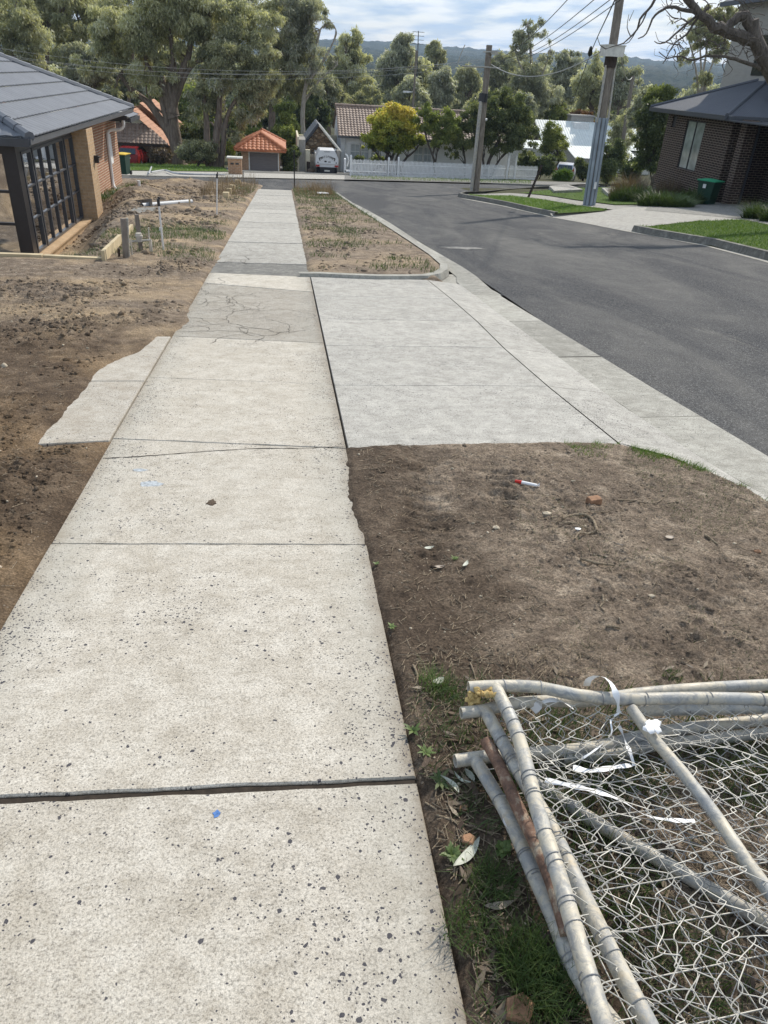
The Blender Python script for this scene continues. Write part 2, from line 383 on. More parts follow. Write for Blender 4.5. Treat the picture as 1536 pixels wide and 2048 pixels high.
M['dark_leaf'] = leafmat('dark_leaves', [(0.0, (0.047, 0.063, 0.029)), (0.5, (0.128, 0.155, 0.067)), (0.85, (0.252, 0.282, 0.120)), (1.0, (0.472, 0.464, 0.211))])
M['mid_leaf'] = leafmat('green_leaves', [(0.0, (0.088, 0.114, 0.035)), (0.5, (0.198, 0.237, 0.069)), (0.85, (0.366, 0.383, 0.119)), (1.0, (0.632, 0.581, 0.212))])
M['yellow_leaf'] = leafmat('yellow_leaves', [(0.0, (0.10, 0.13, 0.03)), (0.35, (0.25, 0.29, 0.06)), (0.70, (0.50, 0.50, 0.10)), (1.0, (0.70, 0.56, 0.14))])
M['grass'] = leafmat('grass_blades', [(0.0, (0.031, 0.054, 0.016)), (0.5, (0.065, 0.109, 0.031)), (0.85, (0.117, 0.151, 0.056)), (1.0, (0.244, 0.223, 0.121))], 0.3)
M['weed'] = leafmat('weed_leaves', [(0.0, (0.06, 0.10, 0.03)), (0.5, (0.11, 0.17, 0.05)), (1.0, (0.22, 0.28, 0.10))], 0.3)
M['lawn'] = leafmat('lawn_blades', [(0.0, (0.06, 0.115, 0.018)), (0.5, (0.12, 0.21, 0.03)), (0.85, (0.22, 0.29, 0.06)), (1.0, (0.36, 0.35, 0.14))], 0.3)
M['dry_grass'] = leafmat('dry_grass_blades', [(0.0, (0.07, 0.045, 0.03)), (0.5, (0.17, 0.12, 0.085)), (1.0, (0.34, 0.27, 0.19))], 0.3)
M['rust_leaf'] = leafmat('rust_leaves', [(0.0, (0.10, 0.05, 0.02)), (0.6, (0.22, 0.11, 0.05)), (1.0, (0.33, 0.2, 0.1))])

def bark(name, a, b, sc=1.0):
    m = Mt(name, 0.85, 0.2); v = m.mapping((3*sc, 3*sc, 0.7*sc)); f = m.noise(2.2, 7, 0.7, vec=v, dist=0.5)
    m.color(m.ramp(f, [(0.32, a), (0.68, b)])); m.bump(m.noise(8, 5, vec=v), 0.03, 0.7); return m.m
M['bark'] = bark('gum_bark', (0.09, 0.065, 0.05), (0.27, 0.215, 0.17)); M['bark_pale'] = bark('pale_bark', (0.22, 0.19, 0.15), (0.50, 0.45, 0.38))
M['bark_dark'] = bark('dark_bark', (0.035, 0.028, 0.024), (0.12, 0.10, 0.085)); M['twig'] = bark('dead_wood', (0.17, 0.13, 0.09), (0.46, 0.37, 0.26), 8)
M['polewood'] = bark('weathered_pole_wood', (0.15, 0.125, 0.10), (0.31, 0.27, 0.225), 2.0)

def brick(name, a, b, mortar, bw=0.24, bh=0.086, ms=0.012):
    m = Mt(name, 0.85, 0.2); o = m.sepxyz(m.coord)
    v = m.comb(m.math('ADD', o[0], o[1]), o[2], 0.0)
    x = m.n('ShaderNodeTexBrick'); x.inputs['Scale'].default_value = 1.0
    x.inputs['Brick Width'].default_value = bw; x.inputs['Row Height'].default_value = bh; x.inputs['Mortar Size'].default_value = ms
    x.inputs['Mortar Smooth'].default_value = 0.15; x.inputs['Bias'].default_value = 0.0
    m.l(v, x.inputs['Vector']); m.val(x.inputs['Color1'], a); m.val(x.inputs['Color2'], b); m.val(x.inputs['Mortar'], mortar)
    c = m.mix(1.0, x.outputs['Color'], m.ramp(m.noise(9, 6, 0.7), [(0.3, 0.78), (0.7, 1.2)]), 'MULTIPLY')
    m.color(c); m.bump(m.math('SUBTRACT', 1.0, x.outputs['Fac']), 0.008, 0.9); return m.m
M['brick_tan'] = brick('tan_brick', (0.42, 0.29, 0.17), (0.47, 0.33, 0.20), (0.46, 0.35, 0.24))
M['brick_red'] = brick('red_brick', (0.30, 0.125, 0.07), (0.36, 0.155, 0.09), (0.50, 0.40, 0.30), ms=0.018)
M['brick_dark'] = brick('dark_brick', (0.030, 0.020, 0.018), (0.055, 0.036, 0.030), (0.26, 0.21, 0.17), ms=0.011)
M['brick_orange'] = brick('orange_brick', (0.36, 0.19, 0.10), (0.42, 0.24, 0.13), (0.40, 0.32, 0.24))
def stone():
    m = Mt('rough_stone', 0.9, 0.2); o = m.sepxyz(m.coord); v = m.comb(m.math('ADD', o[0], o[1]), m.math('MULTIPLY', o[2], 1.7), 0.0)
    c = m.ramp(m.sepxyz(m.voro(2.6, 'Color', vec=v))[0], [(0.0, (0.13, 0.085, 0.05)), (0.5, (0.25, 0.175, 0.11)), (1.0, (0.40, 0.31, 0.21))])
    e = m.voro(2.6, 'Distance', 'DISTANCE_TO_EDGE', vec=v)
    c = m.mix(m.ramp(e, [(0.0, 1.0), (0.09, 0.0)]), c, (0.10, 0.08, 0.06)); m.color(m.mix(1.0, c, m.ramp(m.noise(14, 5), [(0.3, 0.7), (0.7, 1.3)]), 'MULTIPLY'))
    m.bump(m.ramp(e, [(0.0, 0.0), (0.15, 1.0)]), 0.05); return m.m
M['stone'] = stone()
def boards(name, col, pitch=0.15, axis=2, var=0.1, rough=0.6):
    m = Mt(name, rough, 0.3); o = m.sepxyz(m.coord)
    q = o[2] if axis == 2 else m.math('ADD', o[0], o[1])
    f = m.math('FRACT', m.math('DIVIDE', q, pitch))
    c = m.ramp(m.noise(3, 5, 0.7, vec=m.mapping((1, 1, 6) if axis == 2 else (6, 6, 1))), [(0.3, tuple(k*(1-var) for k in col)), (0.7, tuple(min(1, k*(1+var)) for k in col))])
    m.color(c); m.bump(f, 0.02, 1.0); return m.m
M['weatherboard'] = boards('white_weatherboard', (0.87, 0.87, 0.87), var=.04); M['board_grey'] = boards('grey_weatherboard', (0.36, 0.345, 0.31), 0.19)
M['timber_grey'] = boards('grey_timber_boards', (0.33, 0.31, 0.28), 0.16, 0, 0.3); M['garage_door'] = boards('garage_door_panel', (0.19, 0.165, 0.155), 0.3)
def tilemat(name, a, b, blotch=0.25):
    m = Mt(name, 0.65, 0.35); f = m.noise(1.4, 7, 0.7)
    c = m.ramp(f, [(0.3, a), (0.7, b)]); c = m.mix(1.0, c, m.ramp(m.attr(), [(0, 1-blotch), (1, 1+blotch)]), 'MULTIPLY')
    m.color(c); m.bump(m.noise(40, 4), 0.004); return m.m
M['tile_grey'] = tilemat('charcoal_roof_tiles', (0.125, 0.135, 0.155), (0.165, 0.178, 0.20), 0.08)
M['tile_red'] = tilemat('terracotta_roof_tiles', (0.34, 0.11, 0.05), (0.50, 0.19, 0.085), 0.3)
M['tile_orange'] = tilemat('faded_terracotta_tiles', (0.36, 0.15, 0.07), (0.52, 0.25, 0.13), 0.2)
M['tile_brown'] = tilemat('weathered_brown_tiles', (0.19, 0.13, 0.10), (0.33, 0.25, 0.20), 0.35)
M['iron_dark'] = tilemat('charcoal_corrugated_iron', (0.085, 0.092, 0.11), (0.10, 0.108, 0.125), 0.05)
M['iron_white'] = tilemat('pale_corrugated_iron', (0.56, 0.60, 0.58), (0.72, 0.75, 0.72), 0.08)
M['black'] = plain('black_metal', (0.022, 0.022, 0.026), 0.35, spec=0.5); M['charcoal'] = plain('charcoal_paint', (0.055, 0.060, 0.070), 0.35, spec=0.5)
M['fascia'] = plain('grey_gutter_paint', (0.105, 0.112, 0.125), 0.35, spec=0.5)
M['white'] = plain('white_paint', (0.76, 0.76, 0.75), 0.5); M['offwhite'] = plain('offwhite_paint', (0.62, 0.60, 0.54), 0.6, var=0.2)
M['pvc'] = plain('white_pvc', (0.68, 0.66, 0.64), 0.4, var=0.08, spec=0.5); M['pvc_dirty'] = plain('muddy_pvc', (0.50, 0.46, 0.40), 0.6, var=0.35)
M['pvc_grey'] = plain('grey_pvc', (0.44, 0.45, 0.46), 0.45, var=0.12); M['blue'] = plain('blue_plastic', (0.05, 0.25, 0.42), 0.5)
M['cream'] = plain('cream_render', (0.62, 0.56, 0.42), 0.8); M['pine'] = plain('treated_pine', (0.50, 0.41, 0.26), 0.8, var=0.25, scale=3, bump=0.004)
M['grey_wood'] = plain('grey_wood', (0.20, 0.175, 0.15), 0.85, var=0.4, scale=4, bump=0.004)
M['dark_wood'] = plain('dark_wood', (0.045, 0.032, 0.025), 0.8, var=0.4)
M['red_car'] = plain('dark_red_paint', (0.22, 0.012, 0.014), 0.25, spec=0.6); M['silver'] = plain('silver_car_paint', (0.50, 0.50, 0.53), 0.28, 0.4, var=0.05, spec=0.6)
M['car_white'] = plain('white_canopy_paint', (0.66, 0.66, 0.66), 0.4, var=0.05); M['rubber'] = plain('tyre_rubber', (0.02, 0.02, 0.022), 0.8)
M['carglass'] = plain('dark_car_glass', (0.02, 0.025, 0.03), 0.06, spec=0.8); M['lens_red'] = plain('red_lamp_lens', (0.35, 0.02, 0.02), 0.2, spec=0.6)
M['bin_green'] = plain('dark_green_plastic', (0.020, 0.055, 0.038), 0.45); M['lid_green'] = plain('bright_green_plastic', (0.04, 0.33, 0.17), 0.45)
M['lid_yellow'] = plain('yellow_plastic', (0.62, 0.42, 0.04), 0.5); M['lid_red'] = plain('red_plastic', (0.40, 0.05, 0.03), 0.5); M['bin_black'] = plain('black_plastic', (0.02, 0.022, 0.022), 0.5)
M['wire'] = plain('cable_black', (0.03, 0.03, 0.03), 0.6); M['wire_pale'] = plain('pale_cable', (0.42, 0.41, 0.38), 0.5)
M['text'] = plain('black_lettering', (0.02, 0.02, 0.02), 0.6); M['leaf_dead'] = plain('dead_leaf', (0.30, 0.25, 0.20), 0.6, var=0.4, scale=30)
M['leaf_grey'] = plain('grey_gum_leaf', (0.42, 0.43, 0.36), 0.5, var=0.2, scale=30); M['rock'] = plain('pale_stone', (0.42, 0.36, 0.27), 0.9, var=0.35, scale=20, bump=0.004)
M['brickbit'] = plain('broken_brick', (0.30, 0.17, 0.10), 0.9, var=0.35, scale=25, bump=0.004); M['plastic'] = plain('white_plastic_film', (0.80, 0.80, 0.80), 0.35, spec=0.5, var=0.05)
M['red_tape'] = plain('red_plastic_tape', (0.55, 0.03, 0.02), 0.4)
def galv(name, dirt=0.3):
    m = Mt(name, 0.5, 0.4, 0.1)
    f = m.voro(16, 'Color', vec=m.mapping((1, 1, 1))); sp = m.sepxyz(f)[0]
    c = m.ramp(sp, [(0.0, (0.30, 0.30, 0.29)), (1.0, (0.42, 0.42, 0.40))])
    c = m.mix(m.ramp(m.noise(9, 7, 0.75), [(0.42, 0.0), (0.56, 0.9)]), c, (0.54, 0.49, 0.39))
    c = m.mix(m.math('MULTIPLY', m.ramp(m.noise(18, 6, 0.75), [(0.5, 0.0), (0.72, 1.0)]), dirt), c, (0.36, 0.29, 0.19))
    c = m.mix(m.math('MULTIPLY', m.ramp(m.noise(26, 7, 0.75, dist=1.2), [(0.48, 0.0), (0.60, 1.0)]), 0.62), c, (0.20, 0.21, 0.22))
    m.color(c); m.rough(m.ramp(m.noise(12, 5), [(0.3, 0.48), (0.7, 0.8)])); m.bump(m.noise(60, 4), 0.0015); return m.m
M['galv'] = galv('galvanised_steel'); M['galv_dirty'] = galv('muddy_galvanised_steel', 0.8)
M['mesh_wire'] = plain('galvanised_wire', (0.46, 0.44, 0.39), 0.5, 0.1, var=0.25, scale=9, spec=0.5); M['mesh_dark'] = plain('dull_wire', (0.26, 0.26, 0.26), 0.5, 0.3, var=0.35, scale=9)
def rust():
    m = Mt('rusty_steel', 0.75, 0.3); v = m.mapping((1, 1, 1)); f = m.noise(16, 7, 0.75)
    c = m.ramp(f, [(0.34, (0.07, 0.045, 0.035)), (0.5, (0.19, 0.11, 0.075)), (0.60, (0.33, 0.27, 0.20)), (0.75, (0.42, 0.38, 0.31))]); m.color(c); m.bump(m.noise(60, 4), 0.003); return m.m
M['rust'] = rust()
M['galv_blue'] = plain('painted_grey_steel', (0.30, 0.345, 0.39), 0.45, 0.2, var=0.18, scale=2.0)
def glass(name, tint=(0.9, 0.93, 0.92), refl=0.5):
    m = Mt(name, 0.03, 0.5)
    fr = m.n('ShaderNodeFresnel'); fr.inputs['IOR'].default_value = 1.5
    tr = m.n('ShaderNodeBsdfTransparent'); tr.inputs[0].default_value = (*tint, 1)
    gl = m.n('ShaderNodeBsdfGlossy'); gl.inputs['Roughness'].default_value = 0.02; gl.inputs[0].default_value = (0.95, 0.97, 1, 1)
    f = m.math('MULTIPLY_ADD', fr.outputs[0], 1.0, refl, clamp=True)
    mx = m.n('ShaderNodeMixShader'); m.l(f, mx.inputs[0]); m.l(tr.outputs[0], mx.inputs[1]); m.l(gl.outputs[0], mx.inputs[2]); m.l(mx.outputs[0], m.o.inputs[0]); return m.m
M['glass'] = glass('window_glass', (0.90, 0.92, 0.92), 0.52); M['glass_dull'] = plain('curtained_glass', (0.30, 0.33, 0.30), 0.08, var=0.4, scale=1.5, spec=0.8)
M['curtain'] = plain('pale_curtain_behind_glass', (0.42, 0.46, 0.48), 0.15, spec=0.7, var=0.25, scale=2)
M['floorboards'] = boards('grey_floorboards', (0.36, 0.38, 0.36), 0.18, 0)
#==PART2==
# ---------------------------------------------------------------- the ground sheet
def seg(*a):                                       # (start, stop, step), ... -> one array of coordinates
    r = [np.arange(x0, x1, st) for x0, x1, st in a]; return np.concatenate(r)
xs = seg((-1200, -60, 20), (-60, -16, 3), (-16, 26, 0.35), (26, 80, 3), (80, 1401, 20))
ys = seg((-12, 0, 1), (0, 75, 0.5), (75, 140, 3), (140, 1201, 20))
X, Y = np.meshgrid(xs, ys)
Z = ground_h(X, Y)
drop = np.where((X > -1.5) & (X < 9.4) & (Y < 60), -0.13, -0.10)
drop = np.where((Y < 60), drop, -0.02)
drop = np.where((X > 9.6) & (Y < 44), -0.02, drop)
Z = Z+np.where(Y > 560, -(Y-560)*.02, 0)+drop+np.where(Y > 62, (fbm(X, Y, 0.3, 3, 5)-0.5)*0.3, 0)
g = link('ground', gridmesh2(X, Y, Z, 'ground', M['ground']), kind='structure')

# far wooded hills: rows and columns spread evenly over the view
az = np.linspace(-0.75, 1.25, 420); dd = np.geomspace(560, 3400, 230)
A_, D_ = np.meshgrid(az, dd); HX = D_*np.sin(A_); HY = D_*np.cos(A_)
zz = -12.6+np.interp(D_, [560, 900, 1500, 2300, 3400], [0, 6, 30, 72, 40])*(0.82+0.5*(fbm(HX, HY, 0.0016, 3, 11)-0.35))
zz += np.interp(D_, [560, 1000, 3400], [0, 8, 16])*(fbm(HX, HY, 0.006, 3, 3)-0.5)
cell = 11.0
def domes(x, y, c, seed):
    best = np.zeros_like(x); xi = np.floor(x/c); yi = np.floor(y/c)
    for a in (-1, 0, 1):
        for b in (-1, 0, 1):
            cx = xi+a; cy = yi+b
            rx = vnoise(cx*1.0, cy*1.0, seed); ry = vnoise(cx, cy, seed+5); rh = vnoise(cx, cy, seed+9)
            d2 = ((x-(cx+rx)*c)**2+(y-(cy+ry)*c)**2)/(c*0.75)**2
            best = np.maximum(best, (0.35+0.65*rh)*np.sqrt(np.clip(1-d2, 0, 1)))
    return best
zz += domes(HX, HY, 13.0, 21)*9+domes(HX, HY, 26, 31)*7+(fbm(HX, HY, 0.25, 3, 77)-0.5)*3
m = Mt('wooded_hill_foliage', 0.95, 0.05); f = m.noise(0.05, 8, 0.72); f2 = m.noise(0.006, 5, 0.6)
c = m.ramp(f, [(0.32, (0.016, 0.026, 0.016)), (0.52, (0.038, 0.048, 0.028)), (0.70, (0.085, 0.088, 0.055))])
c = m.mix(m.ramp(f2, [(0.5, 0.0), (0.62, 0.5)]), c, (0.09, 0.085, 0.055)); m.color(c); m.bump(m.noise(0.35, 6, 0.8), 2.5); M['hill'] = m.m
link('wooded_hills', gridmesh2(HX, HY, zz, 'wooded_hills', M['hill']), kind='structure')

# ---------------------------------------------------------------- footpath: cast slabs with real joints
PL, PR = -1.03, 0.345
def plane(x, y, h=0.0): return np.array([x, y, SL*y+h])
def slab(mb, poly, th=0.10, bev=0.006, m=0, t=0.5, h=0.0): mb.prism([np.array(p)+(0, 0, h) for p in poly], -th, 0, m, t, bev)
jp = [((0, 1600), (840, 1560)), ((105, 1088), (732, 1090)), ((222, 877), (697, 897)), ((300, 755), (668, 769)), ((345, 672), (648, 686)),
      ((383, 610), (637, 630)), ((402, 565), (628, 584)), ((415, 545), (620, 554)), ((430, 524), (612, 529))]
J = [((PL, -1.4), (PR, -1.4)), ((PL, 0.02), (PR, 0.0))]
for a, b in jp:
    pa, pb = P(*a), P(*b); k = (pb[1]-pa[1])/(pb[0]-pa[0])
    J.append(((PL, pa[1]+k*(PL-pa[0])), (PR, pa[1]+k*(PR-pa[0]))))
yy = J[-1][1][1]
while yy < 33.2:
    yy += 1.38+rnd.uniform(-.03, .03); J.append(((PL, yy+rnd.uniform(-.05, .05)), (PR, yy)))
tints = [0.5, 0.55, 0.62, 0.58, 0.62, 0.60, 0.10, 0.16, 0.75, 0.25]
lift = [0, 0, 0.005, 0.0, 0.002, 0, 0, -0.004, 0, -0.006]
mb = MB(); pat = MB(); far_m = MB()
gaps = [.008, .009, .018, .012, .006, .004, .006, .003, .003, .004, .006]
def wavy(p0, p1, n, amp, h, seed):
    g = random.Random(seed); out = []
    for i in range(n+1):
        u = i/n; q = np.array(p0)*(1-u)+np.array(p1)*u
        j = g.uniform(-amp, amp) if 0 < i < n else 0
        out.append(plane(q[0], q[1]+j, h))
    return out
for i in range(len(J)-1):
    (ax, ay), (bx, by) = J[i]; (dx, dy), (cx, cy) = J[i+1]
    g0 = gaps[i] if i < len(gaps) else 0.005; g1 = gaps[i+1] if i+1 < len(gaps) else 0.005
    h = lift[i] if i < len(lift) else rnd.uniform(-.006, .006)
    am = 0.0035 if i < 4 else 0.004
    a = wavy((ax, ay+g0/2), (bx, by+g0/2), 26, am, h, i); b = wavy((cx, cy-g1/2), (dx, dy-g1/2), 26, am, h, i+60)
    t = tints[i] if i < len(tints) else rnd.uniform(0.45, 0.75)
    tgt = pat if i == 9 else (mb if i < 10 else far_m)
    slab(tgt, a+b, t=t, bev=0.005)
# soil seen in the joints
mb.quad(plane(PL+.002, -2, -.014), plane(PR-.002, -2, -.014), plane(PR-.002, 34, -.014), plane(PL+.002, 34, -.014), m=1)
_a, _b = J[2]
mb.quad(plane(_a[0]+.003, _a[1]-.016, -.0045), plane(_b[0]-.003, _b[1]-.016, -.0045), plane(_b[0]-.003, _b[1]+.016, -.0045), plane(_a[0]+.003, _a[1]+.016, -.0045), m=1)
# concrete beside the path on the left, two pieces
s0, s1, s2 = P(215, 885)[1], P(295, 762)[1], P(345, 672)[1]
sdm = MB()
slab(sdm, [plane(-1.95, P(75, 893)[1]-.03), plane(PL-.014, P(222, 880)[1]-.01), plane(PL-.014, s1-.004), plane(-1.95, s1-.03)], t=0.46)
slab(sdm, [plane(-1.95, s1-.02), plane(PL-.014, s1+.004), plane(PL-.014, s2-.02), plane(-1.75, s2-.02)], t=0.52)
# cracks: thin soil-filled breaks lying just proud of the slab
def crack(mb, pts, wd, h=0.0022, seed=0, m=1):
    g = random.Random(seed); L_ = []
    for k in range(len(pts)-1):
        a, b = P(*pts[k]), P(*pts[k+1]); n = max(2, int(np.linalg.norm(b-a)/0.03))
        for i in range(n): L_.append(a+(b-a)*i/n+np.array([g.uniform(-1, 1), g.uniform(-1, 1), 0])*0.004)
    L_.append(P(*pts[-1]))
    top, bot = [], []
    for i, q in enumerate(L_):
        d = L_[min(i+1, len(L_)-1)]-L_[max(i-1, 0)]; nn = np.array([-d[1], d[0], 0]); nn /= np.linalg.norm(nn)+1e-9
        ww = wd*g.uniform(.5, 1.3)/2; base = plane(q[0], q[1], h)
        top.append(base+nn*ww); bot.append(base-nn*ww)
    for i in range(len(L_)-1):
        a, b, c, d = bot[i], bot[i+1], top[i+1], top[i]
        for v in (a, b, c, d): v[2] = SL*v[1]+h
        mb.quad(a, b, c, d, m=m)
crk = MB()
H2 = 0.0025
crack(crk, [(208, 917), (300, 912), (410, 903), (520, 897), (610, 897), (694, 893)], 0.007, H2, 1)
gc = random.Random(21)
def walk(x, y, a, n, wd, dep=0):
    """a wandering crack in plane coordinates with side branches"""
    pts = [(x, y)]
    for k in range(n):
        a += gc.uniform(-.75, .75); x += math.cos(a)*.055; y += math.sin(a)*.055
        if not (PL+.01 < x < PR-.01): break
        pts.append((x, y))
        if dep < 2 and gc.random() < .13: walk(x, y, a+gc.choice((-1, 1))*gc.uniform(.7, 1.4), int(n*.5), wd*.7, dep+1)
    for (xa, ya), (xb, yb) in zip(pts[:-1], pts[1:]):
        nx, ny = -(yb-ya), xb-xa; l = math.hypot(nx, ny)+1e-9; w0, w1 = wd*gc.uniform(.4, 1.2)/l/2, wd*gc.uniform(.4, 1.2)/l/2; e = .08
        dx, dy = (xb-xa)*e, (yb-ya)*e
        crk.quad(plane(xa-dx-nx*w0, ya-dy-ny*w0, H2), plane(xb+dx-nx*w1, yb+dy-ny*w1, H2), plane(xb+dx+nx*w1, yb+dy+ny*w1, H2), plane(xa-dx+nx*w0, ya-dy+ny*w0, H2), m=1)
yA, yB = P(480, 678)[1], P(500, 560)[1]
for k in range(5): walk(PL+.02, yA+(yB-yA)*(k+.4)/5, gc.uniform(-.5, .5), 26, .0062)
for k in range(6): walk(PL+gc.uniform(.1, .9), yA+.1+(yB-yA)*gc.random()*.8, gc.uniform(0, 6.28), 16, .005)
walk(-.45, P(500, 620)[1], .3, 22, .0045); walk(PL+.02, P(440, 510)[1], .2, 26, .010); walk(PL+.3, P(460, 500)[1], -.3, 18, .010); walk(-.6, P(540, 440)[1], 4.6, 20, .010); walk(-.2, P(545, 470)[1], 4.9, 14, .009); walk(-.5, P(510, 410)[1], 4.6, 16, .012)
M['gap'] = plain('damp_soil', (0.035, 0.027, 0.02), 0.95, var=0.4, scale=40)
# darker ridge and patches worn into the slabs
far = MB()
sdm.obj('footpath', [M['path_side']], kind='structure')
fp = mb.obj('footpath', [M['path'], M['gap']], kind='structure')
pat.obj('footpath', [M['oldcon']], kind='structure')
far_m.obj('footpath', [M['path_far'], M['gap']], kind='structure'); crk.obj('footpath_cracks', [M['gap'], M['gap']], parent=None, kind='structure')

# ---------------------------------------------------------------- driveway crossing, gutter, road
def on(px, py, h=0.0): q = P(px, py, h); return q
dv = MB()
xl = PR+0.014
rows = [P(700, 897)[1], P(850, 771)[1], P(850, 693)[1], P(850, 641)[1], P(850, 596)[1], P(700, 556)[1]]
sk = [(0.0, 0.05), (0.03, 0.0), (0.0, 0.0), (0, 0), (0, 0), (0, 0)]
xj = [P(1238, 886)[0], P(1100, 776)[0], P(1040, 725)[0], P(940, 630)[0], P(905, 600)[0], P(862, 566)[0]]
for i in range(5):
    a, b = rows[i]+.003, rows[i+1]-.003
    y0l = a if i else a-0.04
    slab(dv, [plane(xl, y0l), plane(xj[i]-.004, y0l), plane(xj[i+1]-.004, b), plane(xl, b)], t=[.55, .5, .6, .48, .52][i], bev=.003)
# apron between the joint and the gutter, falling to the road
ge = [(1640, 1075), (1536, 992), (1460, 950), (1370, 893), (1230, 800), (1100, 700), (985, 617), (940, 583), (903, 556)]
gx = [P(*q, -0.05) for q in ge]
re_ = [(1700, 1010), (1536, 913), (1440, 855), (1340, 797), (1180, 700), (1050, 622), (990, 585), (950, 550), (922, 532), (845, 488), (779, 445), (735, 420), (692, 399), (680, 390)]
rx = [P(*q, -0.05) for q in re_]
def yx(arr, y):
    a = sorted([(q[1], q[0]) for q in arr]); return float(np.interp(y, [k[0] for k in a], [k[1] for k in a]))
ap = MB(); prev = None
for i in range(5):
    a, b = rows[i], rows[i+1]
    if i == 0: a = rows[0]-0.0
    for k in range(4):
        y0 = a+(b-a)*k/4+(.003 if k == 0 else 0); y1 = a+(b-a)*(k+1)/4-(.003 if k == 3 else 0)
        xa = np.interp(y0, rows, xj); xb_ = np.interp(y1, rows, xj)
        ga, gb = yx(gx, y0), yx(gx, y1)
        ap.add([plane(xa+.004, y0, 0), plane(ga, y0, -.055), plane(gb, y1, -.055), plane(xb_+.004, y1, 0)], [(0, 1, 2, 3)], 0, [.5, .62, .45, .55, .5][i])
# piece of apron that curves round the near verge
cur = [(1240, 886), (1340, 912), (1430, 950), (1480, 975), (1536, 1008), (1620, 1060), (1720, 1140)]
cp = [P(*q) for q in cur]
for i in range(len(cp)-1):
    a, b = cp[i], cp[i+1]
    ya, yb = a[1], b[1]
    ap.add([a, b, plane(yx(gx, yb)+.0, yb, -.055), plane(yx(gx, ya), ya, -.055)], [(0, 1, 2, 3)], 0, .55)
ap.obj('driveway_apron', [M['drive']], kind='structure')
dv.quad(plane(xl-.02, 3.5, -.12), plane(2.4, 3.5, -.12), plane(2.4, 10.6, -.12), plane(xl-.02, 10.6, -.12), m=1)
dv.obj('driveway', [M['drive'], M['gap']], kind='structure')
gt = MB(); ysg = [-1, .6, 2.0, 3.3, 4.68, P(1150, 703)[1], 8.0, P(930, 588)[1]+.25, 11.2, 13.5, 15.9, 18.3, 20.7, 23.1, 25.5, 28, 30.4, 31.8]
_f = sorted([(P(*q)[1], P(*q)[0]+.13) for q in ((884, 536), (868, 520), (794, 469), (732, 430), (706, 413), (685, 398), (672, 389))])
def footx(y): return float(np.interp(y, [k[0] for k in _f], [k[1] for k in _f]))
def gutx(y): return yx(gx, y) if y < 10.9 else footx(y)
for i in range(len(ysg)-1):
    ya, yb = ysg[i]+(.011 if i == 5 else .003), ysg[i+1]-(.011 if i == 4 else .003)
    for k in range(3):
        y0 = ya+(yb-ya)*k/3; y1 = ya+(yb-ya)*(k+1)/3
        gt.add([plane(gutx(y0), y0, -.055), plane(yx(rx, y0)-.006, y0, -.046), plane(yx(rx, y1)-.006, y1, -.046), plane(gutx(y1), y1, -.055)], [(0, 1, 2, 3)], 0, .45+.25*math.sin(i*2.3))
gt.quad(plane(1.3, 9.7, -.064), plane(2.9, 9.7, -.064), plane(2.72, 11.5, -.064), plane(1.3, 11.5, -.064), t=.5)
gt.quad(plane(1.8, -1, -.1), plane(3.1, -1, -.1), plane(3.1, 32, -.1), plane(1.6, 32, -.1), m=1)
gt.obj('gutter', [M['kerb'], M['gap']], kind='structure')

# road: one sheet from the near left kerb line to the far kerbs and over the cross street
isl = [(1700, 574), (1536, 523), (1420, 493), (1268, 466), (1200, 452), (1100, 433), (1030, 416), (960, 402), (925, 397), (914, 393), (922, 390)]
isp = [P(*q, -.05) for q in isl]
rd = MB()
left = [plane(2.96, -3, -.05)]+[q for q in rx]
left = [plane(yx(rx, 3)+.12, -3, -.05)]+[plane(q[0], q[1], -.05) for q in sorted(rx, key=lambda k: k[1]) if q[1] > 2.2]
right = [plane(9.5, -3, -.05)]+[plane(q[0], q[1], -.05) for q in isp]
poly = left+[plane(1.9, 33.5, -.05), plane(-3, 36.5, -.05), plane(-14, 38, -.05), plane(-26, 40, -.05), plane(-26, 62, -.05), plane(60, 62, -.05), plane(60, 33, -.05)]
edge = [plane(*p[:2], -.05) for p in [P(1330, 389), P(1150, 376), P(1000, 384)]]
main = left+[plane(1.9, 33.5, -.05)]+right[::-1]
nL = len(left)
# strip quads between the left and right edge by distance
ylist = [-3, 0, 2.5, 5, 8, 11, 14, 17, 20, 23, 26, 29, 31.6]
lx = lambda y: float(np.interp(y, [q[1] for q in left], [q[0] for q in left]))
ri = sorted([(q[1], q[0]) for q in right]); rxx = lambda y: float(np.interp(y, [k[0] for k in ri], [k[1] for k in ri]))
for a, b in zip(ylist[:-1], ylist[1:]):
    rd.quad(plane(lx(a), a, -.05), plane(rxx(a)+.02, a, -.05), plane(rxx(b)+.02, b, -.05), plane(lx(b), b, -.05))
rd.obj('road', [M['asphalt']], kind='structure')
cs = MB(); cs.quad(plane(-30, 31.6, -.05), plane(60, 31.6, -.05), plane(60, 78, -.05), plane(-30, 60, -.05)); cs.obj('cross_street', [M['asphalt']], kind='structure')

mb = MB(); gp_ = random.Random(5)
for (px, py, s_) in ((918, 496, .50),):
    c = P(px, py, -.0475); mb.prism([c+np.array([s_*math.cos(k*.4)*(.45+.75*gp_.random()), s_*.5*math.sin(k*.4)*(.45+.75*gp_.random()), 0]) for k in range(16)], -.0005, .0015)
for k in range(len(mb.v)): v = mb.v[k]; mb.v[k] = (v[0], v[1], SL*v[1]-.0475+(.0015 if k % 32 >= 16 else 0))
M['dust'] = plain('pale_road_dust', (0.20, 0.195, 0.18), 0.9, var=.4, scale=9); mb.obj('dust_patch', [M['dust']], kind='structure')
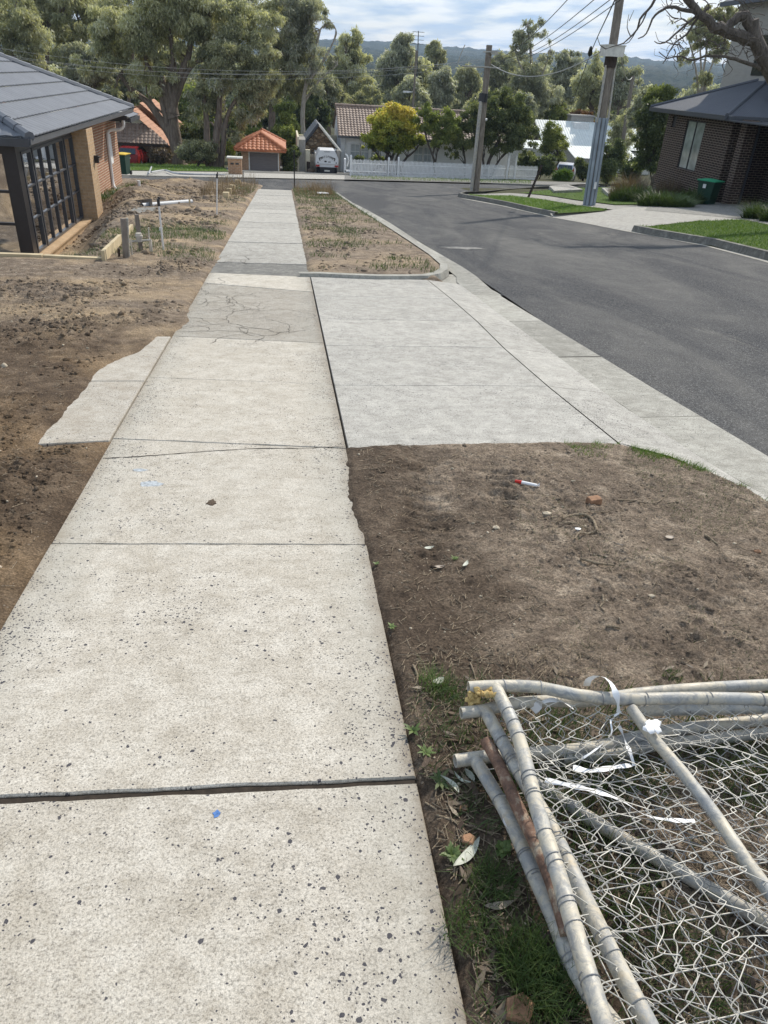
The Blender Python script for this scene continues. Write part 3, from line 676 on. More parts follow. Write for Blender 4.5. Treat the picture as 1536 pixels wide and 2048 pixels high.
# kerb round the far verge
def kerb(mb, pts, wd, h0=-.06, h1=.0, side=1, t=.5, m=0, face=0.03):
    """pts: plane points along the road side; the kerb lies to the left of the direction of travel"""
    pts = [np.array(p, float) for p in pts]; n = len(pts); out, inn, ft = [], [], []
    for i in range(n):
        d = pts[min(i+1, n-1)]-pts[max(i-1, 0)]; nn = np.array([-d[1], d[0], 0])*side; nn /= np.linalg.norm(nn)
        def at_(q, h): return np.array([q[0], q[1], float(ground_h(q[0], q[1]))*0+SL*q[1]+h])
        ft.append(at_(pts[i], h0)); out.append(at_(pts[i]+nn*face, h1)); inn.append(at_(pts[i]+nn*wd, h1+.004))
    for i in range(n-1):
        tt = t+rnd.uniform(-.12, .12)
        for a, b in ((ft, out), (out, inn)):
            q = (a[i], a[i+1], b[i+1], b[i]) if side > 0 else (a[i+1], a[i], b[i], b[i+1])
            mb.quad(*q, m=m, t=tt)
    return inn
kb = MB()
kp = [(600, 557), (640, 557), (700, 560), (760, 562), (820, 562), (858, 561), (884, 556), (898, 547)]
kq = [P(*q, -.02) for q in kp]+[plane(footx(y_), y_, -.02) for y_ in (11.8, 13, 15, 18, 21, 24, 27, 30, 32.5)]
def dens(pts, st):
    o = [];
    for a, b in zip(pts[:-1], pts[1:]):
        n = max(1, int(np.linalg.norm(b-a)/st)); o += [a+(b-a)*k/n for k in range(n)]
    return o+[pts[-1]]
kerb(kb, dens(kq, .5), .15, -.055, .045, 1)
kb.obj('kerb', [M['kerb']], kind='structure', smooth=False)
# kerbs opposite
kb = MB()
k2 = [(1760, 590), (1640, 556), (1536, 522), (1420, 492), (1300, 471), (1262, 463)]
K2 = kerb(kb, dens([P(*q, -.05) for q in k2], 1.2), .17, -.055, .11, -1, face=.05)
k3 = [(1106, 434), (1060, 424), (1010, 412), (960, 402), (928, 397), (915, 393), (925, 390), (960, 389), (1010, 384), (1080, 378), (1150, 373), (1260, 371)]
K3 = kerb(kb, dens([P(*q, -.05) for q in k3], 1.2), .17, -.055, .10, -1, face=.05)
kb.obj('kerb', [M['kerb_dark']], kind='structure')
# pale channel line along the opposite kerb
ch = MB(); 
c1 = [P(*q, -.05) for q in [(1760, 590), (1536, 522), (1420, 492), (1262, 463), (1180, 447), (1106, 434), (1010, 412), (928, 397)]]
for a, b in zip(c1[:-1], c1[1:]):
    ch.quad(plane(a[0]-.16, a[1]-.02, -.044), plane(a[0]+.02, a[1], -.044), plane(b[0]+.02, b[1], -.044), plane(b[0]-.16, b[1]-.02, -.044), t=.7)
ch.obj('channel', [M['kerb']], kind='structure')
# opposite side: crossing, path, lawns
def gpoly(name, pxs, h, mat, kind='structure', n=1, t=.5):
    mb = MB(); mb.add([G(q[0], q[1], q[2] if len(q) > 2 else h) for q in pxs], [tuple(range(len(pxs)))[::-1]], 0, t)
    mb.obj(name, [mat], kind=kind)
gpoly('driveway', [(1106, 434, -.043), (1100, 427), (1215, 421), (1300, 408), (1420, 404), (1540, 408), (1640, 412), (1640, 452), (1536, 446), (1400, 441), (1300, 452), (1262, 463, -.043), (1180, 447, -.043)], .045, M['path_far'], t=.5)
gpoly('driveway', [(1290, 420), (1300, 409), (1400, 400), (1540, 405), (1640, 410), (1640, 448), (1536, 443), (1480, 437)], .052, M['oldcon'], t=.75)
gpoly('footpath', [(925, 389), (1010, 392), (1080, 398), (1150, 410), (1240, 421), (1330, 421), (1320, 409), (1230, 409), (1150, 399), (1100, 391), (1020, 386)], .03, M['path_far'], t=.3)
gpoly('footpath', [(1480, 437), (1536, 449), (1700, 480), (1700, 455), (1536, 440)], .058, M['oldcon'], t=.5)
# far side of the cross street
def ppoly(name, pxs, h, mat, t=.5, kind='structure'):
    mb = MB(); mb.add([P(px, py, h) for px, py in pxs], [tuple(range(len(pxs)))], 0, t); return mb.obj(name, [mat], kind=kind)
ppoly('footpath', [(100, 350), (260, 350), (440, 354), (690, 359), (690, 347), (560, 345), (440, 341), (240, 338), (100, 337)], .0, M['path_far'], .62)
ppoly('driveway', [(690, 359), (702, 359), (1200, 372), (1200, 366), (702, 351), (690, 349)], .035, M['oldcon'], .4)
kb = MB(); kerb(kb, dens([P(*q, -.05) for q in [(704, 360), (780, 363), (900, 366), (1060, 372), (1200, 378)]], 2), .25, -.05, .05, 1, face=.05)
kerb(kb, dens([P(*q, -.05) for q in [(100, 353), (260, 353), (440, 357), (470, 358)]], 2), .25, -.05, .01, 1, face=.05)
kb.obj('kerb', [M['kerb_dark']], kind='structure')
ppoly('driveway', [(440, 343), (700, 350), (700, 335), (470, 325)], .02, M['oldcon'], .3)
#==PART3==
# ---------------------------------------------------------------- bare soil
def poly_edge(pxs):
    a = sorted([(P(*q)[1], P(*q)[0]) for q in pxs]); return np.array([k[0] for k in a]), np.array([k[1] for k in a])
SE = []
for q in [(60, 905), (80, 893), (98, 865), (118, 842), (155, 800), (185, 770), (203, 745), (240, 722), (285, 705), (312, 680), (338, 670), (368, 655), (384, 640), (385, 612), (384, 596), (398, 575), (412, 552), (424, 534), (446, 518), (440, 505), (455, 480), (468, 455), (482, 425), (496, 402), (505, 390), (518, 379)]:
    p = P(*q); SE.append((p[1], p[0]))
SE.sort(); SEy = np.array([k[0] for k in SE]); SEx = np.array([k[1] for k in SE])
_e0, _e1 = P(75, 893), P(222, 880)
def yard_d(x, y):
    wob = (fbm(x, y, 3.5, 3, 41)-0.5)*np.where(y < 6.6, .05, .10)+(fbm(x, y, 16, 2, 42)-.5)*np.where(y < 6.6, .012, .035)
    yl = np.interp(x, [_e0[0]-1, _e0[0], _e1[0], _e1[0]+.01], [_e0[1]-.3, _e0[1], _e1[1], _e1[1]])
    d = np.minimum(-1.03-x+.0*y, np.maximum(np.interp(y, SEy, SEx)-x, yl-y))
    d = np.where(y > 7.0, np.interp(y, SEy, SEx)-x, d)
    return d+wob*np.where(y < 4.2, .3, 1.0)
def yard_h(x, y):
    d = yard_d(x, y)
    edge = np.clip(np.where(d < 0, d*1.2, d*.3), -0.14, 0.018)
    a = np.clip(d/0.35, 0, 1)
    rough = fbm(x, y, 0.9, 3, 8); rough = np.clip((rough-0.40)*5, 0.10, 1)
    band = np.clip((fbm(x*.5, y, 0.75, 2, 30)-.42)*4, .12, 1)
    b = (domes(x, y, .034, 101)*.016+domes(x, y, .085, 102)*.030-.011)*rough*1.1+(fbm(x, y, 0.6, 3, 2)-.5)*0.10+np.abs(fbm(x, y, 7, 4, 6)-.5)*0.11*rough+(fbm(x, y, 24, 3, 9)-.5)*0.030*band+(fbm(x, y, 60, 2, 19)-.5)*0.010
    return edge+a*(b+0.012)-0.012*(1-a)
def soilgrid(x0, x1, y0, y1, st, hf, name, mat, base, keepf=None):
    xs = np.arange(x0, x1+st, st); ys = np.arange(y0, y1+st, st); X, Y = np.meshgrid(xs, ys)
    Z = base(X, Y)+hf(X, Y); k = keepf(X, Y) if keepf else None
    return link(name, gridmesh2(X, Y, Z, name, mat, k), kind='structure')
flat = lambda x, y: SL*y
soilgrid(-2.9, -.98, 1.4, 5.0, .009, yard_h, 'bare_soil', M['soil'], flat)
soilgrid(-7.6, -.90, 4.95, 11.72, .022, yard_h, 'bare_soil', M['soil'], flat)
def yard_h2(x, y):
    mound = 0.35*np.exp(-((x+5.3)**2/1.0+(y-27)**2/10))+0.28*np.exp(-((x+4.0)**2/2.0+(y-33)**2/3))+.12*np.exp(-((x+2.9)**2/.3+(y-17.5)**2/1.2))
    return yard_h(x, y)+mound*(.7+.6*fbm(x, y, 3, 3, 90))
soilgrid(-11, -.84, 11.66, 37.5, .085, yard_h2, 'bare_soil', M['soil'], ground_h)

# near verge
VL = [(950, 2080), (948, 2048), (925, 1900), (893, 1760), (868, 1660), (850, 1590), (838, 1500), (812, 1420), (800, 1340), (782, 1270), (757, 1200), (748, 1130), (738, 1090), (722, 1050), (704, 1000), (700, 940), (698, 897)]
vy = np.array(sorted(P(*q)[1] for q in VL)); vx = np.array([k[1] for k in sorted((P(*q)[1], P(*q)[0]) for q in VL)])
DL = [(690, 897), (780, 891), (900, 889), (1000, 887), (1150, 886), (1240, 890), (1330, 916), (1400, 940), (1450, 962), (1536, 1012), (1620, 1066)]
dx_ = np.array([P(*q)[0] for q in DL]); dy_ = np.array([P(*q)[1] for q in DL])
def verge_d(x, y):
    w1 = (fbm(x, y, 14, 3, 51)-.5)*0.035
    a = x-np.interp(y, vy, vx); b = np.interp(x, dx_, dy_)-y
    return np.minimum(a+.012, b)+w1
def verge_h(x, y):
    d = verge_d(x, y)
    edge = np.clip(np.where(d < 0, d*1.2, d*.5), -0.14, 0.014)
    a = np.clip(d/0.20, 0, 1)
    # two shallow tyre ruts and a slight dip at the path
    rut = -0.035*np.exp(-((x-0.62-.12*(y-2.6))/.14)**2)*np.clip((y-1.6), 0, 1)
    cl = np.clip((fbm(x, y, 2.2, 3, 61)-.42)*4, .12, 1)
    tread = .010*np.sin((y*math.cos(.3)+x*math.sin(.3))*58)*np.exp(-((x-1.15-.1*(y-3.2))/.12)**2)*np.exp(-((y-3.35)/.3)**2)*1.6
    tr2 = .008*np.sin((y+x*.3)*62)*np.exp(-((x-.66)/.12)**2)*np.exp(-((y-3.1)/.5)**2)*1.4
    tr3 = .008*np.sin((y*.6+x)*52)*np.exp(-((x-1.62-.5*(y-2.2))/.09)**2)*np.exp(-((y-2.15)/.3)**2)*1.4
    b = (domes(x, y, .019, 103)*.0055+domes(x, y, .045, 104)*.014-.005)*cl+(fbm(x, y, 1.2, 3, 62)-.5)*.05+np.abs(fbm(x, y, 9, 4, 63)-.5)*.055*cl+(fbm(x, y, 34, 3, 64)-.5)*.014+(fbm(x, y, 85, 2, 65)-.5)*.006
    return edge+a*(b+.008+rut+tread+tr2+tr3)
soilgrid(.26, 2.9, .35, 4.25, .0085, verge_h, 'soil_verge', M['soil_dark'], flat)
_k = sorted([(q[1], q[0]) for q in kq if q[0] > 1.5 and q[1] > 10.6]); KRy = np.array([a[0] for a in _k]); KRx = np.array([a[1] for a in _k])
def fverge_d(x, y):
    r = np.interp(y, KRy, KRx)-.10; return np.minimum(np.minimum(x-.36, r-x), y-10.56)+(fbm(x, y, 8, 2, 71)-.5)*.05
def fverge_h(x, y):
    d = fverge_d(x, y); a = np.clip(d/.25, 0, 1)
    return np.clip(np.where(d < 0, d*1.0, d*.3), -.14, .02)+.018+a*((fbm(x, y, .7, 3, 72)-.45)*.10+np.abs(fbm(x, y, 6, 4, 73)-.5)*.09*np.clip((fbm(x, y, 1.2, 2, 74)-.4)*4, .15, 1))
soilgrid(.30, 2.62, 10.45, 34.2, .045, fverge_h, 'soil_verge', M['soil_far'], flat)

# lawns opposite
def lawn(name, pxs, h, mat=None):
    pts = [G(px, py, h) for px, py in pxs]; mb = MB(); mb.add(pts, [tuple(range(len(pts)))[::-1]], 0, .5); mb.obj(name, [mat or M['turf']], kind='structure'); return pts
def lawn2(pts):
    MB().add(pts, [tuple(range(len(pts)))], 0, .5).obj('lawn', [M['turf']], kind='structure'); return [np.array(p) for p in pts]
_i = [q for q in K3 if q[1] < 34.0]; lawnA = lawn2([G(1215, 421, .06)]+[G(px, py, .08) for px, py in ((1150, 411), (1080, 399), (1020, 392), (940, 390))]+_i[::-1]+[G(1112, 427, .06)])
lawnB = lawn2([G(px, py, .09) for px, py in ((1300, 453), (1400, 442), (1480, 439), (1536, 450), (1700, 482))][::1]+[q for q in K2])
lawnC = lawn('lawn', [(1040, 385), (1100, 391), (1150, 399), (1230, 409), (1330, 408), (1400, 400), (1330, 372), (1260, 374), (1150, 376)], .06)
lawnD = [P(*q, .03) for q in [(704, 358), (1062, 368), (1062, 361), (702, 352)]]
MB().add(lawnD, [(0, 1, 2, 3)], 0, .5).obj('lawn', [M['turf']], kind='structure')
lawnE = [P(*q, .03) for q in [(150, 339), (457, 343), (450, 336), (430, 329), (280, 327), (150, 328)]]
MB().add(lawnE, [tuple(range(6))], 0, .5).obj('lawn', [M['turf']], kind='structure')

# ---------------------------------------------------------------- scattered stuff
NR = np.random.default_rng(5)
def blades(name, pts, h, wd, mat, lean=.5, tone=None, seg=2, kind='stuff', hv=.5, parent=None, **kw):
    """many curved grass blades in one mesh"""
    pts = np.asarray(pts, float); n = len(pts); h = h*(1-hv+2*hv*NR.random(n)) if not hasattr(h, '__len__') else h
    a = NR.random(n)*2*math.pi; ln = lean*(0.3+NR.random(n)); D = np.stack([np.cos(a), np.sin(a), 0*a], 1)
    S = np.stack([-np.sin(a+.6), np.cos(a+.6), 0*a], 1); V = []; F = []
    for k in range(seg+1):
        u = k/seg; c = pts+D*(h*ln*u**1.6)[:, None]; c[:, 2] = pts[:, 2]+h*u*(1-.25*ln*u)
        ww = (wd*(1-.85*u)*(.7+.6*NR.random(n)))[:, None]/2; V += [c-S*ww, c+S*ww]
    V = np.stack(V, 1).reshape(-1, 3); b = np.arange(n)*(2*(seg+1))
    F = np.concatenate([np.stack([b+2*k, b+2*k+1, b+2*k+3, b+2*k+2], 1) for k in range(seg)])
    t = NR.random(n)*.6+.2 if tone is None else tone
    return link(name, fastmesh(name, V, F, mat, {'tint': np.tile(t, seg)}), parent=parent, kind=kind, **kw)
def ptsin(x0, x1, y0, y1, n, f, hf, base=flat):
    x = NR.uniform(x0, x1, n*6); y = NR.uniform(y0, y1, n*6); k = NR.random(n*6) < f(x, y); x = x[k][:n]; y = y[k][:n]
    return np.stack([x, y, base(x, y)+hf(x, y)], 1)
_ic = bmesh.new(); bmesh.ops.create_icosphere(_ic, subdivisions=1, radius=1.0)
ICV = np.array([v.co[:] for v in _ic.verts]); ICF = np.array([[v.index for v in f.verts] for f in _ic.faces]); _ic.free()
def rocks(name, pts, size, mat, flat_=.7, kind='stuff', **kw):
    n = len(pts); sz = size*np.exp(NR.normal(0, .45, n)) if not hasattr(size, '__len__') else size
    V = ICV[None]*(0.65+.7*NR.random((n, len(ICV), 1)))*sz[:, None, None]*NR.uniform(.6, 1.3, (n, 1, 3)); V[:, :, 2] *= flat_
    V = V+pts[:, None, :]; F = (ICF[None]+(np.arange(n)*len(ICV))[:, None, None]).reshape(-1, 3)
    return link(name, fastmesh(name, V.reshape(-1, 3), F, mat, {'tint': np.repeat(NR.random(n), len(ICF))}, corner=3), kind=kind, **kw)
cl = ptsin(-2.9, -1.0, 1.4, 5, 5200, lambda x, y: (yard_d(x, y) > .10)*np.clip((fbm(x, y, .9, 3, 8)-.42)*6, .05, 1), yard_h)
rocks('soil_clods', cl, .007, M['soil'], label='small clods of brown soil on the near yard')
cl = ptsin(-7.4, -1.0, 5, 11.6, 7000, lambda x, y: (yard_d(x, y) > .12)*np.clip((fbm(x, y, .9, 3, 8)-.42)*6, .03, 1), yard_h)
rocks('soil_clods', cl, .013, M['soil'], label='clods of churned soil in front of the timber edging')
cl = ptsin(-6.5, -1.0, 12, 35, 4200, lambda x, y: (yard_d(x, y) > .3)*np.clip((fbm(x, y, .6, 3, 8)-.42)*6, .05, 1), yard_h2, ground_h)
rocks('soil_clods', cl, .035, M['soil'], label='larger clods across the building site')
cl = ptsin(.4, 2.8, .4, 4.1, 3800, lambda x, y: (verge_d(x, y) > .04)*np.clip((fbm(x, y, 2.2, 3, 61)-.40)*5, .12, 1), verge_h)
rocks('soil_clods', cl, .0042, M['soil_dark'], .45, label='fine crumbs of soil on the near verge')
cl = ptsin(.4, 2.8, .4, 4.1, 700, lambda x, y: (verge_d(x, y) > .04)*.5, verge_h)
rocks('pebbles', cl, .0032, M['rock'], label='pale pebbles strewn over the near verge')
cl = ptsin(-7, -1.0, 1.5, 30, 900, lambda x, y: (yard_d(x, y) > .1)*.5, yard_h, ground_h)
rocks('pebbles', cl, .009, M['rock'], label='pale stones in the disturbed yard soil')
cl = ptsin(.45, 2.0, 10.7, 33, 1500, lambda x, y: (fverge_d(x, y) > .12)*np.clip((fbm(x, y, 1.2, 2, 74)-.4)*4, .15, 1), fverge_h)
rocks('soil_clods', cl, .020, M['soil_far'], label='clods on the far verge')
# litter: short straws and twig bits on the near verge
def litter(name, pts, ln, r, mat, label):
    n = len(pts); a = NR.random(n)*6.28; l = ln*(0.4+1.2*NR.random(n)); D = np.stack([np.cos(a), np.sin(a), NR.normal(0, .12, n)], 1)
    S = np.stack([-np.sin(a), np.cos(a), 0*a], 1)*r; U = np.array([0, 0, 1.])*r
    A = pts-D*l[:, None]/2; B = pts+D*l[:, None]/2; V = np.stack([A-S, A+S, A+U*1.6, B-S, B+S, B+U*1.6], 1).reshape(-1, 3); b = np.arange(n)*6
    F = np.concatenate([np.stack([b, b+3, b+5, b+2], 1), np.stack([b+1, b+2, b+5, b+4], 1)])
    link(name, fastmesh(name, V, F, mat, {'tint': np.tile(NR.random(n), 2)}), kind='stuff', label=label)
cl = ptsin(.4, 2.8, .4, 4.0, 3400, lambda x, y: (verge_d(x, y) > .03)*.6, lambda x, y: verge_h(x, y)+.004)
litter('leaf_litter', cl, .034, .0014, M['twig'], 'short bits of bark and straw on the near verge')
cl = ptsin(-2.9, -1.0, 1.5, 8, 900, lambda x, y: (yard_d(x, y) > .05)*.6, lambda x, y: yard_h(x, y)+.004)
litter('leaf_litter', cl, .04, .0015, M['twig'], 'straw and root bits on the yard soil')
cl = ptsin(.36, 1.1, .3, 1.95, 2600, lambda x, y: (verge_d(x, y) > .01)*.6, lambda x, y: verge_h(x, y)+.006)
litter('leaf_litter', cl, .030, .0013, M['twig'], 'bark strips and dead stems between the path and the pipes')
cl = ptsin(.36, 2.6, .3, 1.8, 800, lambda x, y: (verge_d(x, y) > .02)*.6, lambda x, y: verge_h(x, y)+.008)
n_ = len(cl); a_ = NR.random(n_)*6.28; l_ = .012+.022*NR.random(n_); D_2 = np.stack([np.cos(a_), np.sin(a_), NR.normal(0, .25, n_)], 1)*l_[:, None]; S_2 = np.stack([-np.sin(a_), np.cos(a_), NR.normal(0, .3, n_)], 1)*(l_*.28)[:, None]
link('leaf_litter', fastmesh('leaf_litter', np.stack([cl-D_2, cl+S_2, cl+D_2, cl-S_2], 1).reshape(-1, 3), np.arange(n_*4).reshape(-1, 4), M['dry_grass'], {'tint': NR.random(n_)}), kind='stuff', label='small dry leaves lying among the grass')
# grasses
def gclump(x, y, s, lo, seed): return np.clip((fbm(x, y, s, 3, seed)-lo)*8, 0, 1)
vp = ptsin(.5, 2.9, .3, 1.72, 11000, lambda x, y: (verge_d(x, y) > .03)*np.clip(gclump(x, y, 3.0, .44, 81)+.05, 0, 1)*np.clip((1.75-y)*2.2, 0, 1)*np.clip((x-.45)*2.5, .12, 1), verge_h)
blades('grass', vp, .055, .0035, M['grass'], .9, label='green grass growing up through the fallen fence mesh')
vp = ptsin(.36, .9, .3, 1.8, 2400, lambda x, y: (verge_d(x, y) > .02)*gclump(x, y, 5.0, .46, 82), verge_h)
blades('grass', vp, .038, .0028, M['grass'], 1.1, label='weedy grass between the footpath and the fence pile')
vp = ptsin(1.0, 2.8, 1.6, 3.9, 2200, lambda x, y: (verge_d(x, y) > .03)*gclump(x, y, 2.4, .56, 83)*np.where(x > 1.9, 1, .5), verge_h)
blades('grass', vp, .016, .002, M['grass'], 1.2, label='thin tufts of grass on the near verge')
vp = ptsin(1.7, 2.9, 2.4, 4.0, 7000, lambda x, y: (verge_d(x, y) > .0)*np.clip(1-(np.interp(x, dx_, dy_)-y)/.32, 0, 1)*gclump(x, y, 5, .40, 84), verge_h)
blades('grass', vp, .03, .003, M['lawn'], 1.0, label='bright grass along the curved driveway edge')
vp = ptsin(.4, 2.3, 10.8, 34, 9000, lambda x, y: (fverge_d(x, y) > .03)*np.maximum(np.clip((y-24)/7, 0, 1)*.8, np.maximum(np.clip(1-(fverge_d(x, y))/.25, 0, .7)*(x > 1.2)*gclump(x, y, .9, .40, 85), .55*gclump(x, y, 1.6, .55, 86))), fverge_h)
blades('grass', vp, .07, .009, M['grass'], .8, label='green grass on the far verge')
vp = ptsin(.45, 1.9, 27, 34, 800, lambda x, y: np.clip((y-28)/4, 0, 1)*gclump(x, y, 2.2, .48, 91)*(.4+.6*(x > 1.0)), fverge_h)
blades('grass', vp, .40, .010, M['dry_grass'], .6, hv=.5, label='tall dry seed heads at the end of the far verge')
vp = ptsin(-2.8, -1.0, 26, 37, 900, lambda x, y: (yard_d(x, y) > .1)*gclump(x, y, .9, .42, 88), yard_h2, ground_h)
blades('grass', vp, .40, .011, M['dry_grass'], .4, label='dry weeds beside the far end of the footpath')
vp = ptsin(-3.3, -1.0, 11.5, 37, 8000, lambda x, y: (yard_d(x, y) > .08)*np.maximum(gclump(x, y, .8, .50, 87)*np.exp(-((y-14.5)/2.6)**2), gclump(x, y, .7, .45, 89)*np.exp(-((y-30)/4)**2)*np.exp(-((x+1.5)/.5)**2)), yard_h2, ground_h)
blades('grass', vp, .075, .007, M['grass'], .9, label='rough green grass along the left edge of the footpath')
vp = ptsin(-6.6, -5.0, 26, 31, 900, lambda x, y: gclump(x, y, 1.0, .40, 90), yard_h2, ground_h)
blades('grass', vp, .15, .02, M['grass'], .8, label='weeds at the foot of the brick wall')
def inpoly(poly, n, hoff=0.0):
    px = np.array([p[0] for p in poly]); py = np.array([p[1] for p in poly]); x = NR.uniform(px.min(), px.max(), n*8); y = NR.uniform(py.min(), py.max(), n*8)
    c = np.zeros(len(x), bool); j = len(px)-1
    for i in range(len(px)):
        k = ((py[i] > y) != (py[j] > y)) & (x < (px[j]-px[i])*(y-py[i])/(py[j]-py[i]+1e-12)+px[i]); c ^= k; j = i
    x = x[c][:n]; y = y[c][:n]; return np.stack([x, y, ground_h(x, y)+hoff], 1)
for pl, n, hh, lb in ((lawnA, 11000, .05, 'mown lawn on the corner opposite'), (lawnB, 11000, .05, 'mown lawn between the driveway and the kerb opposite'), (lawnC, 9000, .06, 'lawn in front of the dark brick house')):
    q = inpoly(pl, n, .09 if pl is not lawnC else .05); blades('grass', q, hh, .016, M['lawn'], 1.0, label=lb, seg=1)
q = inpoly(lawnD, 2500, .05); q[:, 2] = SL*q[:, 1]+.02; blades('grass', q, .10, .03, M['lawn'], .8, seg=1, label='grass strip before the picket fence')
q = inpoly(lawnE, 4500, .05); q[:, 2] = SL*q[:, 1]+.02; blades('grass', q, .10, .03, M['lawn'], .8, seg=1, label='grass strip under the big gum trees')

# ---------------------------------------------------------------- the pile of fence panels
def K(px, py, h): return P(px, py, h)
def curve(pts, st=0.05):
    """smooth curve (Catmull-Rom) through points"""
    p = [np.array(q, float) for q in pts]; p = [2*p[0]-p[1]]+p+[2*p[-1]-p[-2]]; o = []
    for i in range(1, len(p)-2):
        n = max(2, int(np.linalg.norm(p[i+1]-p[i])/st))
        for k in range(n):
            t = k/n; o.append(.5*((2*p[i])+(-p[i-1]+p[i+1])*t+(2*p[i-1]-5*p[i]+4*p[i+1]-p[i+2])*t*t+(-p[i-1]+3*p[i]-3*p[i+1]+p[i+2])*t**3))
    return o+[p[-2]]
def pipe(name, pts, r, mat, parent, n=14, label=None, wall=.003):
    c = curve(pts); mb = MB(); mb.tube(c, r, n, cap=False)
    k = len(c); b = len(mb.v)                       # open pipe ends with a wall you can see into
    for e, nb in ((0, 1), (k-1, k-2)):
        d = c[nb]-c[e]; d /= np.linalg.norm(d); o = b if e == 0 else len(mb.v)
        ring = [np.array(mb.v[e*n+j]) for j in range(n)]
        base = len(mb.v)
        for q in ring: mb.v.append(tuple(c[e]+(q-c[e])*(1-wall/r)))
        for q in ring: mb.v.append(tuple(c[e]+(q-c[e])*(1-wall/r)+d*.08))
        for j in range(n):
            j1 = (j+1) % n
            mb.f += [(e*n+j, e*n+j1, base+j1, base+j), (base+j, base+j1, base+n+j1, base+n+j)]; mb.m += [0, 0]; mb.t += [.5, .5]
        mb.f.append(tuple(base+n+j for j in range(n))); mb.m.append(0); mb.t.append(0)
    return mb.obj(name, [mat], parent, smooth=True, label=label), c
HA, HB, HC = .215, .165, .075
fA = thing('temporary_fence', 'uppermost galvanised fence panel of the fallen pile, loose chain mesh tied to its pipes', 'fence panel', K(1000, 1380, 0), 'fence panels stacked on the verge')
railA = [(990, 1372, HA), (1036, 1472, HA), (1075, 1620, HA), (1115, 1743, HA), (1144, 1841, HA), (1174, 1940, HA), (1208, 2050, HA), (1245, 2170, HA)]
_, cA = pipe('side_rail', [K(*q) for q in railA], .0185, M['galv'], fA)
_, tA = pipe('top_rail', [K(*q) for q in [(937, 1375, HA), (1000, 1372, HA), (1075, 1374, HA), (1154, 1390, HA), (1247, 1398, HA), (1400, 1396, HA), (1560, 1400, HA), (1750, 1407, HA)]], .0180, M['galv'], fA)
fB = thing('temporary_fence', 'middle galvanised fence panel of the pile, its side pipe crossing under the top one', 'fence panel', K(975, 1430, 0), 'fence panels stacked on the verge')
railB = [(970, 1420, HB), (1001, 1477, HB), (1056, 1576, HB-.02), (1095, 1640, HB-.02), (1144, 1743, HB), (1198, 1856, HB), (1247, 1955, HB), (1297, 2050, HB), (1355, 2170, HB)]
_, cB = pipe('side_rail', [K(*q) for q in railB], .0185, M['galv_dirty'], fB)
pipe('top_rail', [K(*q) for q in [(922, 1426, HB), (970, 1420, HB), (1020, 1408, HB), (1095, 1402, HB), (1170, 1403, HB), (1270, 1388, HB+.02), (1395, 1377, HB+.02), (1560, 1368, HB+.02), (1750, 1358, HB)]], .0175, M['galv'], fB)
pipe('cross_rail', [K(*q) for q in [(1262, 1424, .13), (1321, 1421, .13), (1430, 1419, .13), (1560, 1415, .13), (1750, 1408, .13)]], .0165, M['galv'], fB)
pipe('brace_pipe', [K(*q) for q in [(1262, 1416, .20), (1311, 1482, .18), (1366, 1546, .17), (1434, 1635, .16), (1489, 1718, .16), (1560, 1812, .16), (1650, 1930, .16)]], .0165, M['galv'], fB)
fC = thing('temporary_fence', 'lowest fence panel of the pile with a straight welded wire grid and film-wrapped top pipe', 'fence panel', K(950, 1530, 0), 'fence panels stacked on the verge')
railC = [(950, 1520, HC), (996, 1595, HC), (1031, 1664, HC), (1065, 1743, HC), (1105, 1831, HC), (1134, 1905, HC), (1174, 1979, HC), (1232, 2055, HC), (1300, 2150, HC)]
_, cC = pipe('side_rail', [K(*q) for q in railC], .0185, M['galv_dirty'], fC)
pipe('top_rail', [K(*q) for q in [(910, 1522, HC), (977, 1513, HC), (1075, 1507, HC), (1198, 1493, HC), (1336, 1462, HC), (1560, 1437, HC), (1750, 1412, HC)]], .0190, M['galv'], fC)
pipe('cross_rail', [K(*q) for q in [(1124, 1517, .06), (1223, 1506, .06), (1346, 1486, .06), (1560, 1463, .06), (1750, 1440, .06)]], .0175, M['galv'], fC)
pipe('brace_pipe', [K(*q) for q in [(1010, 1530, .05), (1095, 1582, .05), (1223, 1664, .05), (1371, 1750, .05), (1560, 1862, .05), (1700, 1950, .05)]], .0185, M['galv_dirty'], fC)
# rust-stained loose pipe
c = curve([K(*q) for q in [(972, 1482, .145), (1001, 1535, .14), (1031, 1605, .135), (1060, 1664, .13), (1090, 1728, .125), (1115, 1800, .115), (1135, 1870, .10)]])
mb = MB(); mb.tube(c, .0165, 12); o = mb.obj('metal_bar', [M['rust']], smooth=True, label='rusty brown bar lying between the two left pipes of the pile', cat='metal bar')
# yellow expanding foam left on the corner
mb = MB(); g_ = random.Random(3)
for i in range(34):
    u = g_.random(); q = K(938+u*62, 1378+g_.uniform(-3, 12), HA-.005+g_.uniform(-.012, .012)); mb.blob(q, .006+.006*g_.random(), seed=i)
for i in range(16): q = K(940+g_.uniform(-5, 22), 1390+i*2.0, HA-.012-i*.003); mb.blob(q, .009, seed=50+i)
M['foam'] = plain('yellowed_glue', (0.50, 0.36, 0.15), 0.9, var=.35, scale=60); mb.obj('corner_glue', [M['foam']], fA, smooth=True)

